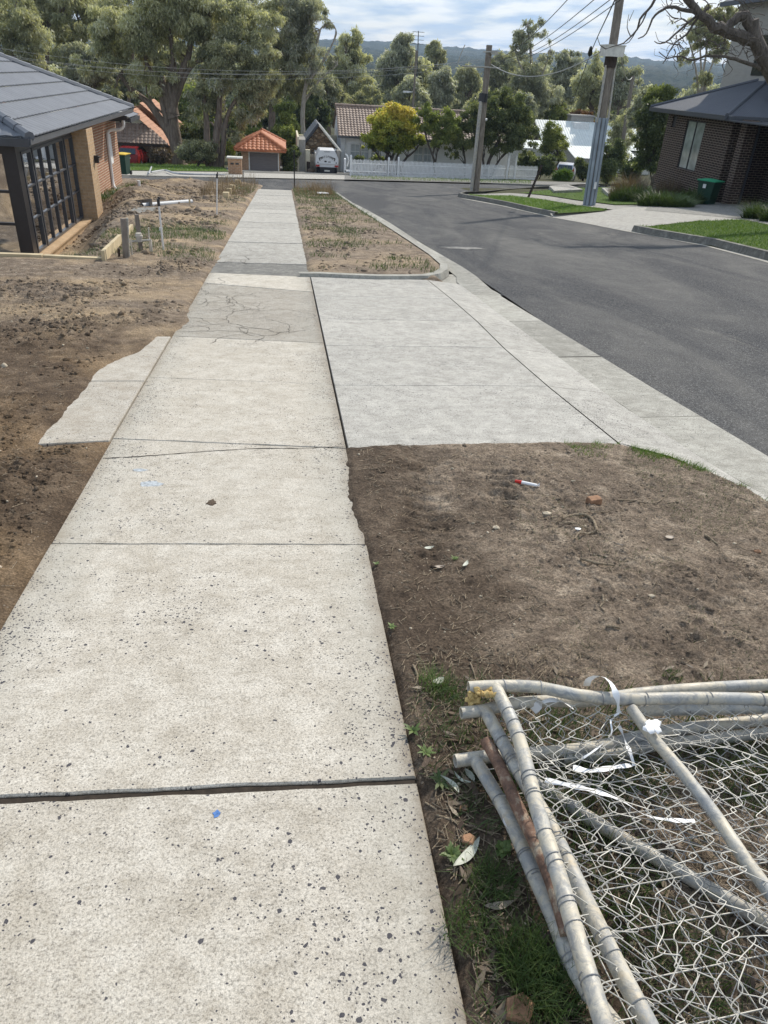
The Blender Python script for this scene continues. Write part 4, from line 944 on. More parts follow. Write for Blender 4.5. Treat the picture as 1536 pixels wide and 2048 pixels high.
# mesh layers
def frame(o, u, v):
    o, u, v = (np.array(q, float) for q in (o, u, v)); U = (u-o)/np.linalg.norm(u-o); V = (v-o)/np.linalg.norm(v-o); return o, U, V
def chain(name, O, U, V, ulen, vlen, pitch, r, parent, mat, seed, hoff, sag=.03, amp=.62, warp=.02, u0=0.0, v0=0.0):
    mb = MB(); g = random.Random(seed); pu = pitch*.62; pv = pitch*1.25; nw = int(ulen/pu)
    for i in range(nw):
        pts = []; n = int(vlen/pv); side = 1 if i % 2 else -1
        miss = g.random() < .05
        for j in range(n+1):
            for q, (du, dvv) in enumerate(((-amp, -.09), (-amp, .09), (amp, .41), (amp, .59))):
                u = (i+.5+side*du*1.0)*pu+u0; v = (j+dvv)*pv+v0+.012
                if v > vlen or v < -.01: continue
                wx = (fbm(u, v, 5.0, 4, seed)-.5)*warp*5; wy = (fbm(u, v, 5.5, 4, seed+5)-.5)*warp*5
                edge = min(1, max(0, u/.12))*min(1, max(0, v/.10))
                hz = hoff-sag*edge*(.5+1.0*float(fbm(u, v, 2.5, 2, seed+9)))+(float(fbm(u, v, 9, 2, seed+3))-.5)*.035*edge+(.0022 if q in (1, 2) else -.0022)
                if miss and .3 < v/vlen < .6: hz -= .02
                p = O+U*(u+float(wx)*edge)+V*(v+float(wy)*edge); p = np.array([p[0], p[1], SL*p[1]+hz])
                pts.append(p)
        if len(pts) > 3: mb.tube(curve(pts, .012), r, 5, cap=False)
    return mb.obj(name, [mat], parent, smooth=True)
O, U, V = frame(K(1000, 1378, HA), K(1560, 1402, HA), K(1208, 2050, HA))
chain('chain_mesh', O, U, V, 1.75, 1.55, 0.055, .00130, fA, M['mesh_wire'], 3, HA-.012, .05, .60, .022)
O2, U2, V2 = frame(K(975, 1424, HB), K(1560, 1392, HB), K(1297, 2050, HB))
chain('chain_mesh', O2, U2, V2, 1.7, 1.5, 0.058, .00105, fB, M['mesh_dark'], 17, HB-.02, .05, .58, .03)
# welded grid
O3, U3, V3 = frame(K(955, 1516, HC), K(1560, 1440, HC), K(1174, 1979, HC))
mb = MB()
for i in range(1, 34):
    u = i*.052; a = O3+U3*u+V3*(.02); b = O3+U3*u+V3*1.6
    mb.tube([np.array([q[0], q[1], SL*q[1]+HC+.012+.01*math.sin(i+k*2.1)]) for k, q in enumerate((a, a*.66+b*.34, a*.33+b*.67, b))], .0014, 5, cap=False)
for j in range(0, 16):
    v = .06+j*.10; a = O3+V3*v; b = O3+V3*v+U3*1.75
    mb.tube([np.array([q[0], q[1], SL*q[1]+HC+.016+.008*math.sin(j*1.7+k*1.9)]) for k, q in enumerate((a, a*.66+b*.34, a*.33+b*.67, b))], .0016, 5, cap=False)
mb.obj('wire_grid', [M['mesh_wire']], fC, smooth=True)
# tie wires round the pipes
def ties(cv, r, parent, mat, step, seed, n0=2, skew=.012):
    g = random.Random(seed); i = n0; tot = 0
    while i < len(cv)-2:
        c = cv[i]; d = cv[i+1]-cv[i-1]; d /= np.linalg.norm(d); a = np.cross(d, (0, 0, 1)); a /= np.linalg.norm(a); b = np.cross(d, a)
        tn = g.choice([1.2, 1.7, 2.3]); mb = MB(); st = g.uniform(0, 6); sk = g.uniform(.5, 1.6)*skew
        mb.tube([c+(a*math.cos(t)+b*math.sin(t))*(r+.0012)+d*(sk*t/6.28) for t in [st+k*.42 for k in range(int(6.28*tn/.42))]], .0013, 5)
        mb.obj('tie_wire', [mat], parent, smooth=True); i += max(1, int(step*g.uniform(.6, 1.4)/.05))
        tot += 1
ties(cA, .0185, fA, M['mesh_dark'], .085, 1); ties(cB, .0185, fB, M['mesh_dark'], .12, 2); ties(cC, .0185, fC, M['mesh_dark'], .15, 3); ties(tA, .018, fA, M['mesh_dark'], .13, 4)

def ribbon(name, pts, wd, mat, label, cat, twist=1.0, seed=0):
    c = curve(pts, .012); mb = MB(); g = random.Random(seed); k = len(c); L1 = []; L2 = []
    for i in range(k):
        d = c[min(i+1, k-1)]-c[max(i-1, 0)]; d /= np.linalg.norm(d); an = twist*math.sin(i/k*6+seed)
        s = np.cross(d, (math.sin(an), 0.2, math.cos(an))); s /= np.linalg.norm(s)+1e-9; ww = wd*(1+.25*math.sin(i*1.3))/2
        L1.append(c[i]-s*ww); L2.append(c[i]+s*ww)
    n = k
    vs = L1+L2+[p+(0, 0, .0006) for p in L1]+[p+(0, 0, .0006) for p in L2]; fs = []
    for i in range(n-1): fs += [(i, i+1, n+i+1, n+i), (2*n+i, 3*n+i, 3*n+i+1, 2*n+i+1)]
    mb.add(vs, fs); return mb.obj(name, [mat], smooth=True, label=label, cat=cat)
ribbon('plastic_tape', [K(1172, 1372, .20), K(1180, 1358, .24), K(1200, 1352, .26), K(1220, 1364, .255), K(1233, 1392, .245), K(1238, 1426, .20)], .016, M['plastic'], 'torn white tape looped over the top pipe of the pile', 'tape', .8)
ribbon('plastic_tape', [K(1238, 1426, .20), K(1222, 1440, .18), K(1222, 1470, .17), K(1190, 1500, .16), K(1160, 1520, .15)], .006, M['plastic'], 'thin twisted white strip hanging down from the looped tape', 'tape', 1.5, 2)
ribbon('plastic_tape', [K(1066, 1422, .15), K(1085, 1405, .185), K(1115, 1400, .19), K(1146, 1416, .16)], .022, M['plastic'], 'curled white tape under the top pipe near the corner', 'tape', .9, 1)
ribbon('plastic_tape', [K(1090, 1560, .13), K(1180, 1580, .14), K(1240, 1600, .14), K(1290, 1630, .14), K(1340, 1640, .14), K(1390, 1642, .14)], .014, M['plastic'], 'long white strip woven through the mesh in the middle of the pile', 'tape', .8, 4)
ribbon('plastic_tape', [K(1146, 1535, .12), K(1180, 1542, .12), K(1220, 1536, .12), K(1262, 1530, .12)], .016, M['plastic'], 'crumpled white film under the mesh beside the lower top pipe', 'tape', .8, 5)
ribbon('plastic_tape', [K(1238, 1452, .15), K(1250, 1480, .15), K(1262, 1510, .15), K(1268, 1532, .14)], .010, M['plastic'], 'short ragged white strip hanging near the brace pipe', 'tape', .9, 6)
mb = MB()
for i in range(14): mb.blob(K(1303+g_.uniform(-14, 14), 1452+g_.uniform(-10, 10), .205+g_.uniform(-.01, .015)), .011, (1.2, 1.0, .6), seed=i)
mb.obj('plastic_knot', [M['plastic']], smooth=True, label='knot of white plastic on the brace pipe', cat='tape')

# ---------------------------------------------------------------- sticks, stones, leaves, rubbish on the near verge
def vh(x, y): return float(verge_h(np.array([x]), np.array([y]))[0])
def on_v(px, py, dz=0.0):
    p = P(px, py, 0)
    for _ in range(4): p = P(px, py, vh(p[0], p[1])+dz)
    return p
def stick(pxs, r, label, mat='twig'):
    c = curve([on_v(px, py, r*1.1) for px, py in pxs], .02); k = len(c)
    c = [q+np.array([0, 0, (float(vnoise(i*.7, 3.3, 5))-.5)*r*1.2]) for i, q in enumerate(c)]
    mb = MB(); mb.tube(c, [r*(1.1-.6*i/k) for i in range(k)], 7); mb.obj('stick', [M[mat]], smooth=True, label=label, cat='stick')
stick([(1102, 1035), (1140, 1031), (1170, 1024), (1222, 1023)], .0045, 'long thin stick lying under the bent root')
stick([(1125, 1038), (1150, 1028), (1172, 1029), (1186, 1040), (1193, 1060), (1180, 1066), (1158, 1066), (1150, 1077)], .0075, 'pale crooked root bent like a hook')
stick([(1128, 1046), (1150, 1046), (1176, 1056)], .005, 'short dark stick inside the curve of the bent root')
stick([(1234, 1000), (1265, 1001), (1308, 1006), (1332, 992)], .004, 'dark forked twig right of the broken brick')
stick([(1160, 1118), (1190, 1124), (1230, 1130)], .0065, 'straight stub of branch in the middle of the verge')
stick([(1205, 1190), (1207, 1205), (1200, 1212), (1210, 1222)], .004, 'curly thin root below the straight stub')
stick([(1410, 1070), (1436, 1087)], .006, 'short dark stick lying near the right edge')
stick([(1402, 1035), (1402, 1062)], .004, 'small upright-lying twig beside the short dark stick')
stick([(940, 1325), (948, 1345), (955, 1372)], .003, 'thin curved stalk just above the fence corner')
stick([(1212, 1252), (1240, 1256)], .006, 'stubby twig low on the bare verge')
stick([(826, 1330), (835, 1350), (832, 1368)], .004, 'twisted root at the path edge by the grass tuft')
stick([(872, 1630), (930, 1648), (985, 1668)], .003, 'reddish twig reaching from the path edge to the pile')
stick([(850, 1605), (905, 1640), (960, 1690)], .0025, 'thin stalk lying in weeds beside the lowest pipe')
stick([(890, 1560), (920, 1590), (940, 1600)], .003, 'bent grass stem by the pipe stub')
stick([(1050, 1440), (1100, 1460), (1160, 1462)], .003, 'dry stem seen through the mesh near the top pipes')
def stone_at(px, py, r, sq, mat, label, name='stone', cat='stone', seed=1, sub=2):
    p = on_v(px, py, r*sq[2]*.55); mb = MB(); mb.blob(p, r, sq, seed=seed, sub=sub if sub < 2 else 1); mb.obj(name, [M[mat]], label=label, cat=cat)
stone_at(1093, 1028, .022, (1.2, .8, .7), 'rock', 'pale grey stone left of the crooked root', seed=2)
stone_at(1146, 962, .012, (1.1, .8, .5), 'rock', 'small cream pebble right of the red and white tube', seed=3)
stone_at(1156, 1058, .014, (1.2, .8, .5), 'plastic', 'tiny white stone inside the bent root', seed=4)
stone_at(1303, 1192, .012, (1.2, .8, .5), 'rock', 'white pebble on the lower right of the verge', seed=5)
stone_at(992, 1055, .016, (1.3, .9, .5), 'rock', 'flat pale stone in the middle of the dark soil', seed=6)
stone_at(1397, 1084, .010, (1, 1, .6), 'rock', 'tiny pale pebble beside the short dark stick', seed=7)
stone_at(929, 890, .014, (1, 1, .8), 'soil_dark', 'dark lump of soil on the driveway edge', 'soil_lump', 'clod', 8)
stone_at(905, 937, .010, (1.2, .8, .6), 'rock', 'small pale stone at the top of the dark soil', seed=9)
stone_at(1515, 1103, .016, (1.4, .9, .6), 'brickbit', 'small orange brick chip at the right edge', 'brick_chip', 'brick', 10)
mb = MB(); p = on_v(1188, 1003, .012); a = .25
hx = [np.array(p)+np.array([math.cos(a)*u-math.sin(a)*v_, math.sin(a)*u+math.cos(a)*v_, 0]) for u, v_ in ((-.036, -.022), (.030, -.024), (.038, .004), (.032, .024), (-.034, .022))]
mb.prism(hx, -.016, .022, bev=.004); mb.obj('broken_brick', [M['brickbit']], label='half buried brown brick piece on the verge', cat='brick')
for (px, py, s, lb) in ((1042, 2022, .036, 'broken brown brick at the bottom of the verge between path and pipes'), (927, 1616, .013, 'small orange brick chip among weeds by the path'), (937, 1681, .022, 'dull brown brick shard half hidden left of the pipes')):
    p = on_v(px, py, s*.35); mb = MB(); g2 = random.Random(px)
    hx = [np.array(p)+np.array([math.cos(k)*s*g2.uniform(.75, 1.15), math.sin(k)*s*g2.uniform(.6, .9), 0]) for k in (0.2, 1.3, 2.4, 3.6, 5.0)]
    mb.prism(hx, -s*.5, s*.45, bev=s*.14); mb.obj('brick_chip', [M['brickbit']], label=lb, cat='brick')
# red and white plastic tube
a, b = on_v(1030, 962, .010), on_v(1074, 971, .012); mb = MB(); mid = a+(b-a)*.30
t = thing('plastic_tube', 'small red and white plastic tube lying on the churned soil', 'litter', a)
mb.tube([mid, b], [.0095, .0085], 10); mb.tube([b, b+(b-a)*.02, b+np.array([.012, .004, .01]), b+np.array([.010, -.004, -.004]), b], .003, 6); mb.obj('tube_body', [M['plastic']], t, smooth=True)
mb = MB(); mb.tube([a, mid], [.0075, .0105], 10); mb.obj('tube_cap', [M['red_tape']], t, smooth=True)
# blue dot of survey paint
mb = MB(); p = P(433, 1628, .0012); mb.add([p+np.array([.010*math.cos(k*.7)*(1+.35*math.sin(k*2.2)), .012*math.sin(k*.7)*(1+.3*math.cos(k*3)), SL*.012*math.sin(k*.7)]) for k in range(9)], [tuple(range(9))])
M['paint_blue'] = plain('blue_marking_paint', (0.07, 0.16, 0.38), .7, var=.4, scale=120); mb.obj('paint_mark', [M['paint_blue']], label='tiny blue paint dot on the nearest slab', cat='paint mark')
# mortar splashes on the third slab
mb = MB()
for (px, py, s, lb) in ((300, 968, .055, 'larger grey blue mortar splash on the third slab'), (278, 940, .030, 'smaller grey mortar splash above the larger one')):
    mb = MB(); p = P(px, py, .0012); g2 = random.Random(px); mb.prism([p+np.array([s*math.cos(k*.6)*(.6+.7*g2.random())*1.3, s*.7*math.sin(k*.6)*(.6+.7*g2.random()), 0]) for k in range(10)], -.002, .0012, bev=.0008)
    if 'mortar' not in M: M['mortar'] = plain('grey_mortar_splash', (0.42, 0.45, 0.47), .9, var=.35, scale=60, bump=.003)
    mb.obj('mortar_splash', [M['mortar']], label=lb, cat='stain')
mb = MB(); p = P(423, 1005, .0015); g2 = random.Random(4)
mb.prism([p+np.array([.030*math.cos(k*.45)*(.5+.7*g2.random()), .034*math.sin(k*.45)*(.5+.7*g2.random()), 0]) for k in range(14)], -.002, .003, bev=.002)
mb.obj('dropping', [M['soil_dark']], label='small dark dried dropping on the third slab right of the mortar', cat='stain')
# leaves
def leaf(px, py, l, wd, ang, mat, label, curl=.3, dz=.008, name='fallen_leaf'):
    p = on_v(px, py, dz); mb = MB(); n = 9; A = []; B = []; C = []; d = np.array([math.cos(ang), math.sin(ang), 0]); s = np.array([-d[1], d[0], 0])
    for i in range(n):
        u = i/(n-1); w_ = wd*math.sin(math.pi*min(1, u*1.02+.01))**.8*(1-.25*u)/2+.0006; bend = curl*l*(u-.5)**2; c = p+d*(u-.5)*l+s*bend*.8+np.array([0, 0, bend*.5+SL*d[1]*(u-.5)*l])
        A.append(c-s*w_+(0, 0, .003)); B.append(c); C.append(c+s*w_+(0, 0, .003))
    vs = A+B+C; fs = []
    for i in range(n-1): fs += [(i, i+1, n+i+1, n+i), (n+i, n+i+1, 2*n+i+1, 2*n+i)]
    mb.add(vs, fs); mb.obj(name, [M[mat]], smooth=True, label=label, cat='leaf')
leaf(938, 1708, .115, .028, .75, 'leaf_grey', 'long grey green gum leaf by the weeds left of the pipes')
leaf(1000, 1812, .075, .020, .1, 'leaf_dead', 'dry pinkish brown leaf below the grey gum leaf')
leaf(905, 1568, .075, .016, 2.1, 'leaf_grey', 'pale curled gum leaf beside the lowest pipe stub', .8)
leaf(925, 1562, .065, .010, -.7, 'leaf_grey', 'narrow curled leaf crossing the pale one', .8)
leaf(940, 1550, .05, .022, 1.9, 'leaf_grey', 'round pale leaf hanging under the lowest pipe', .3)
leaf(878, 1362, .05, .030, .5, 'leaf_grey', 'pale leaf standing in the grass tuft above the fence corner', .3, .02)
leaf(858, 1096, .055, .022, .3, 'leaf_grey', 'dry gum leaf on the dark soil near the path', .2)
leaf(932, 1128, .06, .018, 1.0, 'leaf_grey', 'pale gum leaf right of the small green weed', .3)
leaf(880, 1134, .05, .022, .1, 'leaf_dead', 'brown leaf left of the pale gum leaf on dark soil', .3)
leaf(1340, 1075, .05, .03, .1, 'leaf_dead', 'reddish dry leaf near the middle right of the verge', .2)
leaf(1240, 960+130, .04, .015, -.4, 'leaf_dead', 'small brown leaf above the straight stub', .2)
leaf(1020, 1640, .06, .04, 1.2, 'plastic', 'clear plastic scrap caught beside the lowest pipe', .3, .05, 'plastic_scrap')
mb = MB(); mb.blob(on_v(1095, 1880, .018), .022, (1, 1, .8), seed=3); mb.obj('gumnut', [plain('purple_brown_skin', (0.10, 0.06, 0.06), .6)], smooth=True, label='round purplish seed pod in the grass by the pipes', cat='seed pod')
# broad-leaved weeds
def weed(px, py, n, l, wd, mat, label, up=.5):
    p = on_v(px, py, 0); t = thing('weed', label, 'weed', p); mb = MB(); g2 = random.Random(px*7+py)
    for k in range(n):
        a = k*2.4+g2.uniform(-.3, .3); el = up*g2.uniform(.4, 1.3); ll = l*g2.uniform(.35, 1.1); d = np.array([math.cos(a), math.sin(a), 0]); s = np.array([-d[1], d[0], 0]); m_ = 6; A = []; C = []
        for i in range(m_):
            u = i/(m_-1); w_ = wd*math.sin(math.pi*(.08+.9*u))/2*(1+.2*(i % 2)); c = p+d*ll*u*math.cos(el*(1-.4*u))+np.array([0, 0, ll*u*math.sin(el)*(1-.45*u)+.004])
            A.append(c-s*w_); C.append(c+s*w_)
        mb.add(A+C, [(i, i+1, m_+i+1, m_+i) for i in range(m_-1)], 0, g2.uniform(.3, .95))
    mb.obj('foliage', [M[mat]], t)
def tuft(px, py, r, n, h, mat, label, wd=.0028, lean=.8):
    p = on_v(px, py, 0); t = thing('grass_tuft', label, 'grass tuft', p); a = NR.random(n)*6.28; q = np.sqrt(NR.random(n))*r
    pts = np.stack([p[0]+np.cos(a)*q, p[1]+np.sin(a)*q, np.full(n, p[2])], 1); blades('foliage', pts, h, wd, M[mat], lean, seg=3, kind=None, parent=t, hv=.4)
weed(827, 1466, 13, .042, .009, 'weed', 'bright leafy weed at the path edge level with the fence corner', .9)
weed(852, 1508, 14, .038, .008, 'weed', 'leafy weed at the path edge between the bright one and the pipe stub', .9)
weed(880, 1565, 11, .045, .009, 'grass', 'dark leafy weed below the pipe stub', .6)
weed(905, 1712, 22, .034, .010, 'weed', 'feathery weed beside the long grey gum leaf', .9)
weed(1005, 1700, 16, .032, .018, 'weed', 'round-leaved weed left of the pipes', .9)
weed(1002, 1596, 18, .05, .005, 'grass', 'spiky weed under the lowest side pipe', .9)
weed(752, 1130, 10, .022, .006, 'weed', 'tiny yellow green sprout where the second slab meets the soil', .9)
weed(783, 1256, 10, .024, .008, 'weed', 'tiny bright sprout on the edge of the second nearest slab', .9)
weed(908, 1120, 14, .030, .005, 'weed', 'small sprig of green on the dark soil', .9)
tuft(866, 1372, .05, 170, .06, 'weed', 'tuft of pale green grass at the path edge above the fence')
tuft(893, 1398, .05, 120, .045, 'grass', 'lower grass tuft touching the tuft above the fence')
tuft(1060, 1925, .07, 420, .07, 'grass', 'dense fine grass tuft beside the lower pipes')
tuft(1095, 1985, .08, 480, .075, 'grass', 'dense fine grass tuft at the very bottom beside the pipes')
tuft(985, 1770, .06, 260, .05, 'grass', 'small grass tuft under the side pipes halfway down')
tuft(935, 1860, .06, 200, .045, 'grass', 'sparse grass tuft between path and pipes near the bottom')
tuft(1345, 1352, .035, 60, .025, 'grass', 'thin tuft just above the top pipe')
#==PART4==
# ---------------------------------------------------------------- roofs and walls helpers
def clipped(mb_v, mb_f, planes):
    bm = bmesh.new(); vs = [bm.verts.new(v) for v in mb_v]
    for f in mb_f: bm.faces.new([vs[i] for i in f])
    for co, no in planes:                          # keeps the side the normal points away from
        bmesh.ops.bisect_plane(bm, geom=bm.verts[:]+bm.edges[:]+bm.faces[:], dist=1e-5, plane_co=co, plane_no=no, clear_outer=True)
    V = [v.co[:] for v in bm.verts]; bm.verts.index_update(); F = [tuple(v.index for v in f.verts) for f in bm.faces]; bm.free(); return V, F
def tiles(mb, o, u, v, ulen, vlen, tw, ch_, amp, step, planes=(), nu=4, seed=0, m=0, round_=True):
    """tiled or corrugated roof sheet: o eave corner, u along the eave, v up the slope"""
    o, u, v = (np.array(q, float) for q in (o, u, v)); u /= np.linalg.norm(u); v /= np.linalg.norm(v); nn = np.cross(u, v); nn *= np.sign(nn[2])
    g = random.Random(seed); nc = int(math.ceil(ulen/tw)); nr = int(math.ceil(vlen/ch_))
    for r in range(nr):
        vs = []; prof = []
        for i in range(nc*nu+1):
            ph = (i/nu) % 1.0; prof.append(amp*(math.sin(math.pi*ph) if round_ else (1 if ph > .86 else 0)))
        for (vv, dz) in ((r*ch_, step*.15), (r*ch_, step), ((r+1)*ch_, 0.0)):
            for i in range(nc*nu+1):
                uu = min(i*tw/nu, ulen); vs.append(o+u*uu+v*min(vv, vlen)+nn*(dz+prof[i]))
        n = nc*nu+1
        for k in (0, 1):
            if k == 0 and step < .002: continue
            F = [(k*n+i, k*n+i+1, (k+1)*n+i+1, (k+1)*n+i) for i in range(n-1)]
            V2, F2 = clipped(vs, F, planes)
            mb.add(V2, F2, m, .5)
            for q in range(len(F2)): mb.t[-1-q] = g.random()*.5+.25 if not planes else .5
    return mb
def ridge(mb, a, b, r=.11, n=8, m=0, seglen=.42):
    a = np.array(a, float); b = np.array(b, float); L_ = np.linalg.norm(b-a); k = max(1, int(L_/seglen))
    for i in range(k):
        p, q = a+(b-a)*i/k, a+(b-a)*min(1, (i+1.12)/k); mb.tube([p, q], [r*1.12, r*.94], n, m=m)
def wall_y(mb, x0, x1, y, z0, z1, holes=(), th=.12, m=0, dirn=1):
    """wall in the plane y, facing -y, with rectangular openings (x0,x1,z0,z1)"""
    hs = sorted(holes); xs_ = sorted({x0, x1, *[h[0] for h in hs], *[h[1] for h in hs]})
    for a, b in zip(xs_[:-1], xs_[1:]):
        hh = [h for h in hs if h[0] < b-1e-6 and h[1] > a+1e-6]
        if not hh: mb.box((a, y, z0), (b, y+th, z1), m)
        else:
            h = hh[0]
            if h[2] > z0: mb.box((a, y, z0), (b, y+th, h[2]), m)
            if h[3] < z1: mb.box((a, y, h[3]), (b, y+th, z1), m)
def wall_x(mb, x, y0, y1, z0, z1, holes=(), th=.12, m=0):
    hs = sorted(holes); ys_ = sorted({y0, y1, *[h[0] for h in hs], *[h[1] for h in hs]})
    for a, b in zip(ys_[:-1], ys_[1:]):
        hh = [h for h in hs if h[0] < b-1e-6 and h[1] > a+1e-6]
        if not hh: mb.box((x, a, z0), (x+th, b, z1), m)
        else:
            h = hh[0]
            if h[2] > z0: mb.box((x, a, z0), (x+th, b, h[2]), m)
            if h[3] < z1: mb.box((x, a, h[3]), (x+th, b, z1), m)

# ---------------------------------------------------------------- left house
ZF = -2.88
hs = thing('brick_house', 'new tan brick house with charcoal tiled roof and black gridded corner window at left', 'house', (-7, 20, ZF))
mb = MB()
mb.box((-6.0, 24.12, ZF-.4), (-5.46, 24.9, -.25)); mb.box((-12, 24.12, ZF-.3), (-6.0, 24.35, -.25)); mb.obj('brick_pier', [M['brick_tan']], hs)
mb = MB(); mb.box((-5.86, 18.9, ZF-.6), (-5.66, 24.119, ZF+.22)); mb.box((-12, 18.7, ZF-.6), (-5.86, 18.9, ZF+.22)); mb.obj('sill_wall', [M['brick_tan']], hs)
mb = MB(); mb.box((-5.90, 18.86, ZF+.22), (-5.62, 24.118, ZF+.27)); mb.obj('sill', [M['brick_tan']], hs)
mb = MB(); wall_x(mb, -6.62, 24.9, 33.6, ZF-.4, -.2); mb.obj('side_wall', [M['brick_red']], hs)
mb = MB(); mb.box((-12, 33.6, ZF-.4), (-6.5, 33.8, -.2)); mb.obj('rear_wall', [M['brick_red']], hs)
GX = -5.90; z0, z1 = ZF+.25, -.30
mb = MB(); mb.box((GX-.22, 18.98, z0-.1), (GX+.03, 19.30, z1+.05)); mb.obj('corner_post', [M['black']], hs)
mb = MB(); mb.box((GX-.10, 19.30, z1-.10), (GX+.02, 24.10, z1+.14)); mb.obj('window_head', [M['charcoal']], hs)
bays = [(19.36, 20.05, 1), (20.20, 23.02, 4), (23.20, 24.06, 1)]
for (a, b, n) in bays:
    wn = MB()
    for y in (a, b): wn.box((GX-.06, y-.035, z0+.03), (GX+.045, y+.035, z1-.10))
    wn.box((GX-.06, a+.035, z0+.03), (GX+.045, b-.035, z0+.09)); wn.box((GX-.06, a+.035, z1-.16), (GX+.045, b-.035, z1-.10))
    f = wn.obj('window', [M['charcoal']], hs)
    br = MB()
    for k in range(1, n): y = a+(b-a)*k/n; br.box((GX-.03, y-.024, z0+.09), (GX+.04, y+.024, z1-.16))
    for k in range(1, 3):
        z = z0+.09+(z1-z0-.25)*k/3
        for j in range(n): br.box((GX-.025, a+(b-a)*j/n+.025, z-.018), (GX+.034, a+(b-a)*(j+1)/n-.025, z+.018))
    if n > 1: br.obj('glazing_bar', [M['charcoal']], f)
    else:
        for k in range(1, 3): z = z0+.09+(z1-z0-.25)*k/3; b1_ = MB(); b1_.box((GX-.025, a+.025, z-.018), (GX+.034, b-.025, z+.018)); b1_.obj('glazing_bar', [M['charcoal']], f)
    pg = MB(); pg.box((GX-.012, a+.02, z0+.05), (GX-.004, b-.02, z1-.12)); pg.obj('pane', [M['glass']], f)
fr = MB()
for x in (-6.15, -6.72, -7.6, -8.5): fr.box((x-.04, 19.04, z0), (x+.04, 19.14, z1))
for z in (z0+.03, z0+.72, z0+1.42, z1-.10):
    for xa, xb2 in ((-6.68, -6.19), (-7.56, -6.76), (-8.46, -7.64)): fr.box((xa, 19.05, z-.03), (xb2, 19.13, z+.03))
f = fr.obj('window', [M['black']], hs); pg = MB(); pg.box((-8.5, 19.085, z0), (-6.12, 19.092, z1)); pg.obj('pane', [M['glass']], f)
mb = MB(); mb.box((-9.4, 18.98, z1-.10), (-6.12, 19.20, z1+.14)); mb.obj('front_window_head', [M['black']], hs)
mb = MB(); mb.box((-9.6, 18.92, ZF-.3), (-8.5, 19.15, z1)); mb.obj('front_pier', [M['brick_tan']], hs)
mb = MB(); mb.box((-11.0, 19.3, ZF+.1), (-5.98, 24.0, ZF+.20)); mb.obj('floor', [M['floorboards']], hs)
mb = MB(); mb.box((-11.0, 19.3, ZF+.20), (-10.9, 24.0, -.1)); mb.box((-10.9, 23.95, ZF+.20), (-6.0, 24.05, -.1)); mb.obj('inner_wall', [M['white']], hs)
mb = MB(); mb.box((-7.15, 20.6, ZF+.2), (-6.85, 21.6, -.35)); mb.obj('inner_pillar', [M['white']], hs)
mb = MB()
for k in range(5): mb.box((-8.2-.28*k, 20.2, ZF+.20), (-7.9-.28*k+.28, 21.3, ZF+.34+.17*k))
mb.obj('inner_stair', [M['white']], hs)
mb = MB(); mb.box((-6.35, 20.3, ZF+.20), (-6.0, 23.6, ZF+.36)); mb.obj('inner_ledge', [M['white']], hs)
# eave, gutter, soffit, roof
EX, ZE = -5.48, -.10
mb = MB(); mb.box((-14, 18.85, ZE-.14), (EX-.1, 32.0, ZE-.10)); mb.obj('soffit', [M['offwhite']], hs)
mb = MB(); c = [(EX-.10, ZE-.12), (EX-.03, ZE-.13), (EX+.03, ZE-.10), (EX+.04, ZE+.0), (EX+.05, ZE+.015), (EX+.01, ZE+.015), (EX-.01, ZE-.03), (EX-.10, ZE-.03)]
for ya, yb in ((18.78, 32.0),):
    n = len(c); vs = [(x, ya, z) for x, z in c]+[(x, yb, z) for x, z in c]; mb.add(vs, [(i, (i+1) % n, n+(i+1) % n, n+i) for i in range(n)]+[tuple(range(n))[::-1], tuple(range(n, 2*n))])
mb.obj('gutter', [M['fascia']], hs)
mb = MB(); mb.box((-14, 18.74, ZE-.14), (EX+.0, 18.82, ZE+.02)); mb.obj('front_gutter', [M['charcoal']], hs)
PT = math.tan(R_(23)); rz = 4.6
rf = MB(); tiles(rf, (EX, 18.85, ZE+.02), (0, 1, 0), (-1, 0, PT), 13.15, 7.0, .30, .66, .022, .038, planes=[((EX, 18.85, 0), (-1, -1, 0)), ((EX, 32.0, 0), (-1, 1, 0))])
tiles(rf, (-14.5, 18.85, ZE+.02), (1, 0, 0), (0, 1, PT), 9.1, 7.0, .30, .66, .022, .038, planes=[((EX, 18.85, 0), (1, 1, 0))])
rf.obj('roof', [M['tile_grey']], hs)
for q0, q1 in (((EX, 18.85, ZE+.05), (EX-5.9, 24.75, ZE+.05+5.9*PT)), ((EX, 32.0, ZE+.05), (EX-6.5, 25.5, ZE+.05+6.5*PT))):
    rf = MB(); ridge(rf, q0, q1); rf.obj('hip_tiles', [M['tile_grey']], hs, smooth=False)

# small lower roof over the side entry, downpipe, wall lamp
mb = MB(); tiles(mb, (-5.65, 32.1, -.42), (0, 1, 0), (-1, 0, PT), 2.1, 1.6, .30, .4, .02, .03); mb.obj('porch_roof', [M['tile_grey']], hs)
mb = MB(); mb.box((-5.72, 32.1, -.56), (-5.60, 34.2, -.43)); mb.box((-6.9, 32.02, -.54), (-5.72, 32.1, -.34)); mb.obj('porch_gutter', [M['charcoal']], hs)
mb = MB(); c = curve([(-5.85, 31.95, -.50), (-5.85, 31.9, -.68), (-6.0, 31.85, -.80), (-6.28, 31.8, -.82), (-6.42, 31.75, -.92), (-6.44, 31.7, -1.2), (-6.45, 31.7, -2.4), (-6.40, 31.6, -2.75), (-6.15, 31.4, -2.95)], .1)
mb.tube(c, .055, 12); mb.obj('downpipe', [M['white']], hs, smooth=True)
mb = MB(); mb.box((-5.46, 24.62, -1.16), (-5.34, 24.72, -.96)); mb.box((-5.44, 24.60, -1.02), (-5.30, 24.74, -.99)); mb.obj('wall_lamp', [M['black']], hs)
